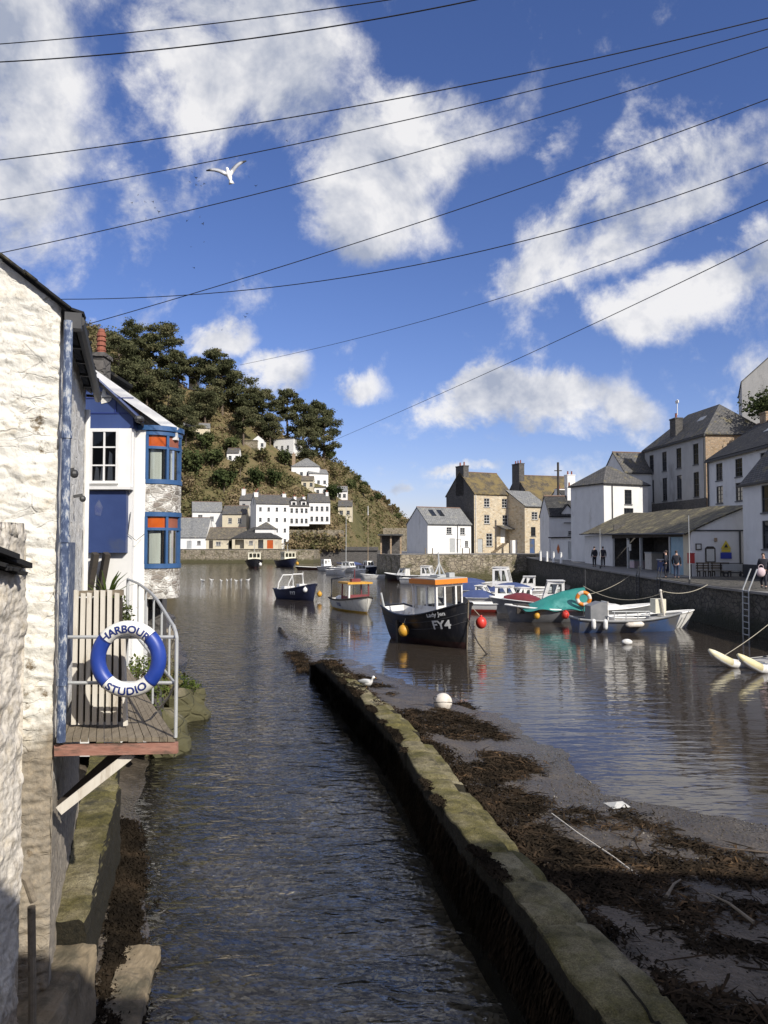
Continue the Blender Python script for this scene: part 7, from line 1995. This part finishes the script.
lr = thing('life_ring', 'orange and white lifebuoy standing on the stern of the green tarpaulin boat', 'life ring', (gx(583.5, 42.4, 1.2), 42.4, 1.36))
for i in range(8):
    b = MB(); b.torus((0, 0, 0), .33, .11, (.25, 1, 0), 6, 10, R(i * 45), R(i * 45 + 44.7)); b.build('ring_segment', M['orange'] if i % 2 else M['buoy_white'], lr, smooth=True)
b = MB(); b.tube([(.0, .05, -1.0), (0, .05, -.2)], .03, 6); b.build('stand', M['metal_dark'], lr)
# blue workboat
t = boat('workboat', 'long blue and grey workboat with hanging white fenders near the right quay', 12.05, 38.6, 6)
H = Hull(5.1, 1.8, -.25, .68, .58, .88, stern=.8, bexp=2.4, bpow=.75, rake=.35, pm=.36, pb=.8)
boat_hull(t, H, 'boat_blue', 'boat_grey', .25, 'boat_grey', .06, .72, 'deck_grey')
b = MB(); b.prism([(-1.95, -.4, .4), (-1.1, -.4, .4), (-1.1, -.4, 1.45), (-1.4, -.4, 1.5), (-1.95, -.4, 1.3)], (0, .8, 0)); b.build('wheel_shelter', M['boat_grey'], t)
b = MB(); b.box(-1.095, -.42, .4, -1.04, .42, 1.5); b.build('shelter_panel', M['boat_white'], t)
b = MB(); b.obox((1.75, .1, 1.25), (.55, .6, .7)); b.build('bow_box', M['boat_cream'], t)
b = MB(); b.tube([(1.9, -.3, .6), (1.7, -.3, 2.0)], .05, 6); b.ball((1.7, -.3, 2.02), .08, 8, 6); b.build('samson_post', M['wood_pale'], t)
b = MB()
for z in (.85, 1.05): b.tube([(-1.0, -.75, z), (.9, -.78, z)], .022, 6)
for x in (-.9, -.3, .3, .9): b.tube([(x, -.76, .6), (x, -.77, 1.05)], .022, 6)
b.build('guard_rail', M['metal_grey'], t)
for tt_, lg, hh in ((.12, True, .46), (.23, True, .44)):
    p = H.pt(tt_, .7, -1); fender(t, (p.x, p.y - .12, hh), .115, 'boat_white', p + Vector((0, 0, .35)), lg)
p = H.pt(.52, .7, -1); b = MB(); b.tube([(p.x - .5, p.y - .13, .42), (p.x - .35, p.y - .13, .42), (p.x + .3, p.y - .13, .44), (p.x + .42, p.y - .13, .44)], [.06, .14, .14, .06], 10); b.build('fender', M['buoy_white'], t, smooth=True)
small_boat('white-bowed open boat showing only its bow behind the blue workboat', 648, 39.9, 12, 4.4, 1.6, 'boat_white', None, None, 0, zb=.9, name='open_boat')
small_boat('pale boat with white gear on deck between the workboat and the quay', 612, 44, 8, 4.4, 1.7, 'boat_grey', None, (-1.2, .6, 'boat_white', .3), 0, name='open_boat')
# catamaran with two raised floats
t = boat('catamaran', 'beached catamaran dinghy with two upturned yellowish float bows at the right edge', 13.3, 27.0, -158)
def floatpts(y): return [(1.95, y, .66), (1.75, y, .52), (1.45, y, .36), (1.0, y, .16), (.6, y, .08), (-.6, y, .07), (-1.9, y, .1)]
for y in (-.62, .62):
    b = MB(); b.tube(floatpts(y), [.05, .13, .165, .17, .17, .17, .15], 12); b.build('float', M['boat_white'], t, smooth=True)
    b = MB(); b.tube([(p[0] + .004, p[1], p[2] + .012) for p in floatpts(y)[:4]], [.053, .134, .168, .173], 12); b.build('float_bow', mk('float_yellow', (.68, .60, .33), (.72, .66, .42), (.7, .68, .58), scale=4, rough=.45, c3lo=.5), t, smooth=True)
for x in (.6, -.5, -1.5):
    b = MB(); b.tube([(x, -.62, .27), (x, .62, .27)], .035, 8); b.build('crossbeam', M['metal_grey'], t)
b = MB(); b.prism([(.55, -.45, .29), (.55, .45, .29), (-1.5, .45, .29), (-1.5, -.45, .29)], (0, 0, .03)); b.build('trampoline', M['deck_grey'], t)
b = MB(); b.torus((-.2, .25, .52), .13, .03, (.5, .86, 0), 18, 8); b.tube([(-.2, .25, .32), (-.2, .25, .52)], .02, 6)
for i in range(3): a = i * PI / 3; b.tube([(-.2 - .11 * math.cos(a) * .86, .25 + .11 * math.cos(a) * .5, .52 - .11 * math.sin(a)), (-.2 + .11 * math.cos(a) * .86, .25 - .11 * math.cos(a) * .5, .52 + .11 * math.sin(a))], .012, 5)
b.build('trolley_wheel', M['boat_blue'], t)
b = MB(); b.ball((-.9, .1, .42), (.3, .3, .12), 10, 6); b.tube([(.5, -.3, .34), (-1.2, .2, .5)], .03, 6); b.build('gear', M['engine'], t)
outboard(t, -1.6, 0, .35, .9, .9)
# buoys
t = thing('mooring_buoy', 'large pale round mooring buoy lying on the seaweed beside the wall', 'buoy', (gx(443, 20.2, .3), 20.2, .22))
b = MB(); b.ball((0, 0, .0), (.24, .24, .235), 20, 14); b.build('float', M['buoy_white'], t, smooth=True)
b = MB(); b.torus((0, 0, -.02), .236, .012, (0, 0.3, 1), 24, 6); b.torus((-.2, -.08, .12), .05, .012, (0, 1, 0), 12, 6); b.build('fitting', M['metal_dark'], t)
t = thing('mooring_buoy', 'small white buoy floating before the blue workboat', 'buoy', (gx(627, 33.6, 0), 33.6, .05))
b = MB(); b.ball((0, 0, .04), (.24, .15, .14), 14, 10); b.build('float', M['boat_white'], t, smooth=True)
b = MB(); b.torus((-.26, 0, .05), .04, .012, (0, 1, 0), 12, 6); b.build('fitting', M['metal_dark'], t)
# ropes
def sagline(a, c, s, n=12):
    a = Vector(a); c = Vector(c); return [a.lerp(c, i / n) - Vector((0, 0, s * 4 * (i / n) * (1 - i / n))) for i in range(n + 1)]
line3('mooring_rope', 'slack pale rope from the workboat post up to the quay edge', sagline((13.9, 38.5, 2.0), (17.5, 41.8, 2.15), .25), .018, 'rope')
line3('mooring_rope', 'long sagging pale rope running over the workboat', sagline((10.7, 41.5, 2.1), (13.95, 38.5, 1.95), .55), .016, 'rope')
line3('mooring_rope', 'taut rope from the catamaran to the quay wall at right', sagline((13.2, 30.0, .05), (17.5, 33.5, 1.6), .1), .014, 'rope')
line3('mooring_rope', 'rope from the red-hulled boat to the shadowed quay', sagline((11.5, 48.6, 1.1), (17.5, 55, 2.1), .4), .016, 'rope')
line3('washed_up_pipe', 'thin pale bent pole lying on the weedy mud by the wall', [(2.55, 11.9, .22), (2.72, 11.0, .26), (2.98, 10.2, .25), (3.12, 9.55, .26)], .010, 'wood_pale', 'pole')
b = MB(); b.add([(3.62, 12.9, .05), (3.95, 12.95, .06), (3.98, 12.6, .08), (3.68, 12.55, .07), (3.8, 12.75, .12)], [(0, 1, 4), (1, 2, 4), (2, 3, 4), (3, 0, 4)]); b.prism([(3.62, 12.9, .03), (3.95, 12.95, .03), (3.98, 12.6, .03), (3.68, 12.55, .03)], (0, 0, .02))
tag(b.build('litter', M['paper']), 'pale scrap of litter on the wet mud', 'litter')
# driftwood sticks on the mud
DW = [(4.9, 9.4, .9, .4), (3.9, 8.3, .7, 1.9), (5.6, 10.2, 1.1, 2.7), (3.2, 8.9, .5, .9), (5.1, 8.2, .8, .1)]
for i, (x, y, L, a) in enumerate(DW):
    z = float(bedz(x, y)) + .05
    b = MB(); b.tube([(x, y, z), (x + L * .5 * math.cos(a), y + L * .5 * math.sin(a), z + .05), (x + L * math.cos(a), y + L * math.sin(a), z + .02)], .022, 6, .008)
    tag(b.build('driftwood', M['wood_grey'] if i % 2 else M['bark']), 'bare stick washed up in the seaweed on the mud', 'driftwood', 'sticks among the seaweed')

# ------------------------------------------------------------------ people
def skin_mesh(name, verts, edges, radii, mat, parent, root=0, levels=1):
    me = bpy.data.meshes.new(name); me.from_pydata([tuple(v) for v in verts], edges, [])
    o = bpy.data.objects.new(name, me); COL.objects.link(o)
    o.modifiers.new('skin', 'SKIN')
    for i, r_ in enumerate(radii):
        rr2 = r_ if isinstance(r_, tuple) else (r_, r_)
        me.skin_vertices[0].data[i].radius = rr2
        me.skin_vertices[0].data[i].use_root = (i == root)
    sb_ = o.modifiers.new('sub', 'SUBSURF'); sb_.levels = levels; sb_.render_levels = levels
    dg = bpy.context.evaluated_depsgraph_get(); dg.update()
    m2 = bpy.data.meshes.new_from_object(o.evaluated_get(dg))
    bpy.data.objects.remove(o); m2.name = name
    m2.materials.clear(); m2.materials.append(M[mat])
    m2.polygons.foreach_set('use_smooth', [True] * len(m2.polygons))
    o = bpy.data.objects.new(name, m2); COL.objects.link(o); o.parent = parent
    return o
def person(label, x, y, z, deg, jacket='cloth_dark', trous='cloth_dark', stride=.0, arms='down', s=1.0, hold=False):
    t = thing('person', label, 'person', (x, y, z), R(deg)); t.scale = (s,) * 3
    # faces +y in its own space
    hipz, shz = .92, 1.43
    kL, kR = Vector((-.10, .05 + stride * .5, .50)), Vector((.10, .05 - stride * .4, .50))
    aL, aR = Vector((-.10, stride, .085)), Vector((.10, -stride, .085 + stride * .2))
    if arms == 'down': eL, eR, wL, wR = Vector((-.25, -.02, 1.14)), Vector((.25, -.02, 1.14)), Vector((-.24, .10, .90)), Vector((.24, .10, .90))
    else: eL, eR, wL, wR = Vector((-.26, .0, 1.15)), Vector((.26, .0, 1.15)), Vector((-.12, .26, 1.08)), Vector((.12, .26, 1.10))
    v = [Vector((0, 0, hipz)), Vector((0, 0, 1.12)), Vector((0, 0, 1.36)), Vector((0, 0, 1.50)), Vector((0, .015, 1.58)), Vector((0, .02, 1.68)), Vector((0, .02, 1.745))]
    e = [(0, 1), (1, 2), (2, 3), (3, 4), (4, 5), (5, 6)]; r_ = [(.15, .105), (.14, .10), (.16, .105), .06, (.068, .085), (.075, .095), (.05, .06)]
    def chain(start, pts, rs):
        p = start
        for q, rad in zip(pts, rs): v.append(Vector(q)); r_.append(rad); e.append((p, len(v) - 1)); p = len(v) - 1
        return p
    chain(5, [(0, .115, 1.665), (0, .135, 1.65)], [.022, .012])           # nose
    for el_, wr, sx_ in ((eL, wL, -1), (eR, wR, 1)):
        pm = chain(2, [(sx_ * .17, 0, shz), el_, wr], [.065, .048, .032])
        d = (wr - el_).normalized(); palm = wr + d * .07
        pi_ = chain(pm, [palm], [.034])
        sidev = Vector((0, 1, 0)) if abs(d.y) < .8 else Vector((1, 0, 0))
        for k, (o_, L) in enumerate(((-.03, .075), (-.01, .085), (.01, .08), (.03, .065))):
            chain(pi_, [palm + sidev * o_ + d * .04, palm + sidev * o_ * 1.1 + d * (.04 + L * .8) + Vector((-sx_ * .02, 0, 0))], [.010, .008])
        chain(pi_, [palm - d * .02 + sidev * .045, palm + d * .035 + sidev * .065], [.011, .009])
    for kk, aa, sx_ in ((kL, aL, -1), (kR, aR, 1)):
        chain(0, [(sx_ * .095, 0, .86), kk, aa, aa + Vector((0, .15, -.05))], [.095, .062, .045, .04])
    skin_mesh('body', v, e, r_, 'skin', t)
    # jacket
    v = [Vector((0, 0, .84)), Vector((0, 0, 1.08)), Vector((0, 0, 1.36)), Vector((0, -.01, 1.49))]; e = [(0, 1), (1, 2), (2, 3)]; r_ = [(.19, .14), (.175, .135), (.19, .13), (.085, .085)]
    for el_, wr, sx_ in ((eL, wL, -1), (eR, wR, 1)): chain(2, [(sx_ * .18, 0, shz - .01), el_, wr - (wr - el_).normalized() * .01], [.085, .068, .05])
    skin_mesh('jacket', v, e, r_, jacket, t)
    v = [Vector((0, 0, .95))]; e = []; r_ = [(.165, .12)]
    for kk, aa, sx_ in ((kL, aL, -1), (kR, aR, 1)): chain(0, [(sx_ * .095, 0, .84), kk, aa + Vector((0, 0, .02))], [.11, .082, .065])
    skin_mesh('trousers', v, e, r_, trous, t)
    for aa in (aL, aR):
        b = MB(); b.ball((aa.x, aa.y + .05, aa.z - .035), (.055, .14, .05), 10, 8); b.build('shoe', M['plinth'], t, smooth=True)
    b = MB(); b.ball((0, -.005, 1.705), (.085, .105, .09), 12, 8); b.build('hair', M['hair'], t, smooth=True)
    return t
zq = lambda y: pave_z(y) + .072
person('person in dark jacket by the white pillar left of the shed, left of the pair', gx(594.5, 68, 3), 68, zq(68), 10)
person('person in dark jacket standing by the white pillar, right of the pair', gx(603, 67.5, 3), 67.5, zq(67.5), -20)
person('person in dark coat standing at the shed front beside the pale blue door, left one', gx(666, 49.5, 3), 49.5, zq(49.5), 60, arms='bent')
person('person in dark top and jeans standing at the shed front, nearer the red box', gx(676.5, 49, 3), 49, zq(49), -30, trous='cloth_jean')
w5 = person('person in dark clothes walking at the right edge holding a pale pink bag', gx(763.5, 38.8, 3), 38.8, zq(38.8), 150, stride=.16)
t = thing('bag', 'pale pink bag carried by the walking person at the right edge', 'bag', (gx(760.5, 38.55, 3), 38.5, zq(38.8) + .62))
b = MB(); b.ball((0, 0, .2), (.22, .14, .24), 14, 10); b.build('bag_body', M['cloth_pink'], t, smooth=True)
b = MB(); b.torus((0, 0, .46), .12, .015, (0, 1, 0), 16, 6); b.build('handle', M['cloth_pink'], t)

# ------------------------------------------------------------------ birds
def gull_flying(label, c, span, roll, mat, name='gull', group=None, cat='bird'):
    """bird seen gliding: body along +y, wings along x, one continuous mesh"""
    b = MB(); s = span
    st = [(-.26, .012, -.005), (-.2, .03, 0), (-.1, .055, 0), (0, .065, 0), (.1, .055, .0), (.16, .035, .015), (.2, .036, .02), (.235, .026, .015), (.27, .006, .005)]
    n = 10; vs = []; fs = []
    for (y, r_, z) in st:
        for k in range(n): a = 2 * PI * k / n; vs.append((r_ * s * math.cos(a), y * s, z * s + r_ * s * .9 * math.sin(a)))
    for i in range(len(st) - 1):
        for k in range(n): k2 = (k + 1) % n; fs.append((i * n + k, i * n + k2, (i + 1) * n + k2, (i + 1) * n + k))
    b.add(vs, fs)
    for sd in (1, -1):
        prof_ = [(.03, .09, -.10, .02), (.12, .15, -.03, .05), (.22, .20, .06, .08), (.32, .235, .125, .09), (.42, .255, .18, .08), (.51, .265, .235, .06)]
        vs = []
        for (x, yl, yt, z) in prof_:
            vs += [(sd * x * s, yl * s, z * s + .012 * s), (sd * x * s, (yl + yt) / 2 * s, z * s + .02 * s), (sd * x * s, yt * s, z * s), (sd * x * s, (yl + yt) / 2 * s, z * s - .004 * s)]
        fs = [(i * 4 + k, i * 4 + (k + 1) % 4, i * 4 + 4 + (k + 1) % 4, i * 4 + 4 + k) for i in range(5) for k in range(4)] + [(0, 1, 2, 3), (20, 21, 22, 23)]
        b.add(vs, fs)
    b.add([(-.045 * s, -.2 * s, 0), (.045 * s, -.2 * s, 0), (.07 * s, -.32 * s, 0), (-.07 * s, -.32 * s, 0), (0, -.2 * s, .015 * s)], [(0, 1, 2, 3), (0, 4, 1), (0, 3, 4), (1, 4, 2), (4, 3, 2)])
    o = b.build(name, M[mat], None, smooth=True); o.location = c; o.rotation_euler = roll
    return tag(o, label, cat, group)
def mk_gull():
    m = bpy.data.materials.new('gull_plumage'); N = NT(m)
    x = N.math('ABSOLUTE', N.n('SeparateXYZ', {0: N.n('TexCoord').outputs['Object']}).outputs[0])
    c = N.ramp(x, [(.0, (.8, .79, .76)), (.12, (.8, .79, .76)), (.2, (.40, .41, .43)), (.52, (.42, .42, .43)), (.62, (.03, .03, .03))])
    p = N.n('BsdfPrincipled', {'Base Color': c, 'Roughness': .8})
    return N.out(p.outputs[0])
M['gull_plumage'] = mk_gull()
gull_flying('white gull with grey wings gliding high in the sky', at(229, 175, 27), 1.45, (R(68), R(-16), R(4)), 'gull_plumage', 'gull')
BD = [(192, 172), (196, 178), (199, 181), (201, 186), (196, 185), (204, 184), (190, 182), (138, 195), (132, 203), (145, 202), (153, 202), (155, 208), (146, 219), (151, 221), (191, 247), (187, 221), (200, 217), (194, 268), (245, 317), (222, 330), (247, 314), (243, 286), (249, 177), (256, 186), (102, 179), (287, 141), (204, 242), (165, 201), (159, 212), (203, 224)]
b0 = None
for i, (px, py) in enumerate(BD):
    Y = 75 + 18 * rng.random()
    p = at(px, py, Y)
    if b0 is None: b0 = gull_flying('tiny dark bird in the scattered flock high above the wooded hill', p, .42, (R(30), R(20), 1.0), 'bird_dark', 'bird', 'dark birds in the flock')
    else:
        d_ = dup(b0, p, None); d_.rotation_euler = (R(rng.uniform(0, 80)), R(rng.uniform(-40, 40)), rng.uniform(0, 6)); d_.scale = (rng.uniform(.7, 1.2),) * 3
def gull_sitting(label, c, rz, name='gull', group=None):
    t = thing(name, label, 'bird', c, rz, group)
    b = MB(); st = [(-.24, .012, .13), (-.17, .04, .125), (-.08, .075, .11), (.03, .088, .105), (.11, .07, .125), (.145, .045, .17), (.155, .042, .215), (.17, .044, .245), (.20, .03, .248), (.22, .01, .24)]
    n = 12; vs = []; fs = []
    for (y, r_, z) in st:
        for k in range(n): a = 2 * PI * k / n; vs.append((r_ * math.cos(a), y, z + r_ * math.sin(a)))
    for i in range(len(st) - 1):
        for k in range(n): k2 = (k + 1) % n; fs.append((i * n + k, i * n + k2, (i + 1) * n + k2, (i + 1) * n + k))
    b.add(vs, fs); b.build('body', M['gull_white'], t, smooth=True)
    b = MB()
    for sd in (1, -1): b.ball((sd * .062, -.06, .135), (.032, .17, .05), 10, 8)
    b.build('wings', M['frame_grey'], t, smooth=True)
    b = MB(); b.tube([(0, .215, .24), (0, .265, .232)], .012, 6, .004); b.build('beak', M['buoy_yellow'], t)
    b = MB()
    for sd in (1, -1): b.tube([(sd * .03, 0, -.01), (sd * .03, .0, .06)], .007, 5)
    b.build('legs', M['buoy_yellow'], t)
    return t
gx_ = float(wallx(19.6)) + .28
gull_sitting('white gull standing on the mossy wall top', (gx(367, 18.6, .95), 18.6, .90), R(-120))
s0 = None
for i, px in enumerate((202.5, 211.5, 221, 227, 231, 236, 241, 248)):
    Y = 92 + 1.2 * math.sin(i * 2.1); p = (gx(px, Y, 0), Y, -.06)
    if s0 is None: s0 = gull_sitting('white gull swimming in the row on the open water', p, R(70), group='gulls swimming in a row'); s0.scale = (1.25,) * 3
    else: dup(s0, p, rng.uniform(0, 6))

# ------------------------------------------------------------------ overhead wires
WR = [((0, 44), (200, 25), (388, 0), 11, 9.5, .007, 'topmost thin cable crossing the upper left sky'),
      ((0, 62), (240, 40), (475, 0), 11, 9.5, .009, 'second cable from the top, ending at the upper edge of the sky'),
      ((0, 160), (384, 101), (768, 18), 12, 10, .008, 'cable crossing above the gliding gull, uppermost at the right side'),
      ((0, 200), (384, 125), (768, 29), 12, 10, .007, 'cable passing closest to the gliding gull'),
      ((10, 251), (384, 161), (768, 47), 12, 10, .007, 'cable crossing just below the gliding gull'),
      ((85, 325), (384, 234), (768, 99), 13, 10, .007, 'cable rising from behind the left roof to the upper right'),
      ((95, 299), (384, 271), (664, 200), 13, 10, .007, 'sagging cable almost level at the left above the pines'),
      ((240, 365), (444, 315), (768, 200), 200, 60, .042, 'cable rising from the pines across the middle sky'),
      ((335, 440), (500, 367), (768, 240), 215, 60, .042, 'lowest cable, rising from the end of the pine wood')]
for (a, m_, c, Y0, Y1, r_, lb_) in WR:
    pts_ = []
    ta, tb = 0.0, 1.0; tm = (m_[0] - a[0]) / (c[0] - a[0])
    lo_, hi_ = (-.08, 1.35)
    if a[0] == 95: hi_ = 1.6
    if a[0] > 200: lo_ = 0
    elif a[0] > 60: lo_ = -.06
    for i in range(41):
        f = lo_ + (hi_ - lo_) * i / 40
        l0 = (f - tm) * (f - 1) / ((0 - tm) * (0 - 1)); l1 = f * (f - 1) / (tm * (tm - 1)); l2 = f * (f - tm) / (1 * (1 - tm))
        px = a[0] * l0 + m_[0] * l1 + c[0] * l2; py = a[1] * l0 + m_[1] * l1 + c[1] * l2
        iy = (1 / Y0) * (1 - f) + (1 / Y1) * f
        pts_.append(at(px, py, 1 / max(iy, 1e-3)))
    b = MB(); b.tube(pts_, r_, 5); tag(b.build('overhead_cable', M['wire']), lb_, 'cable')
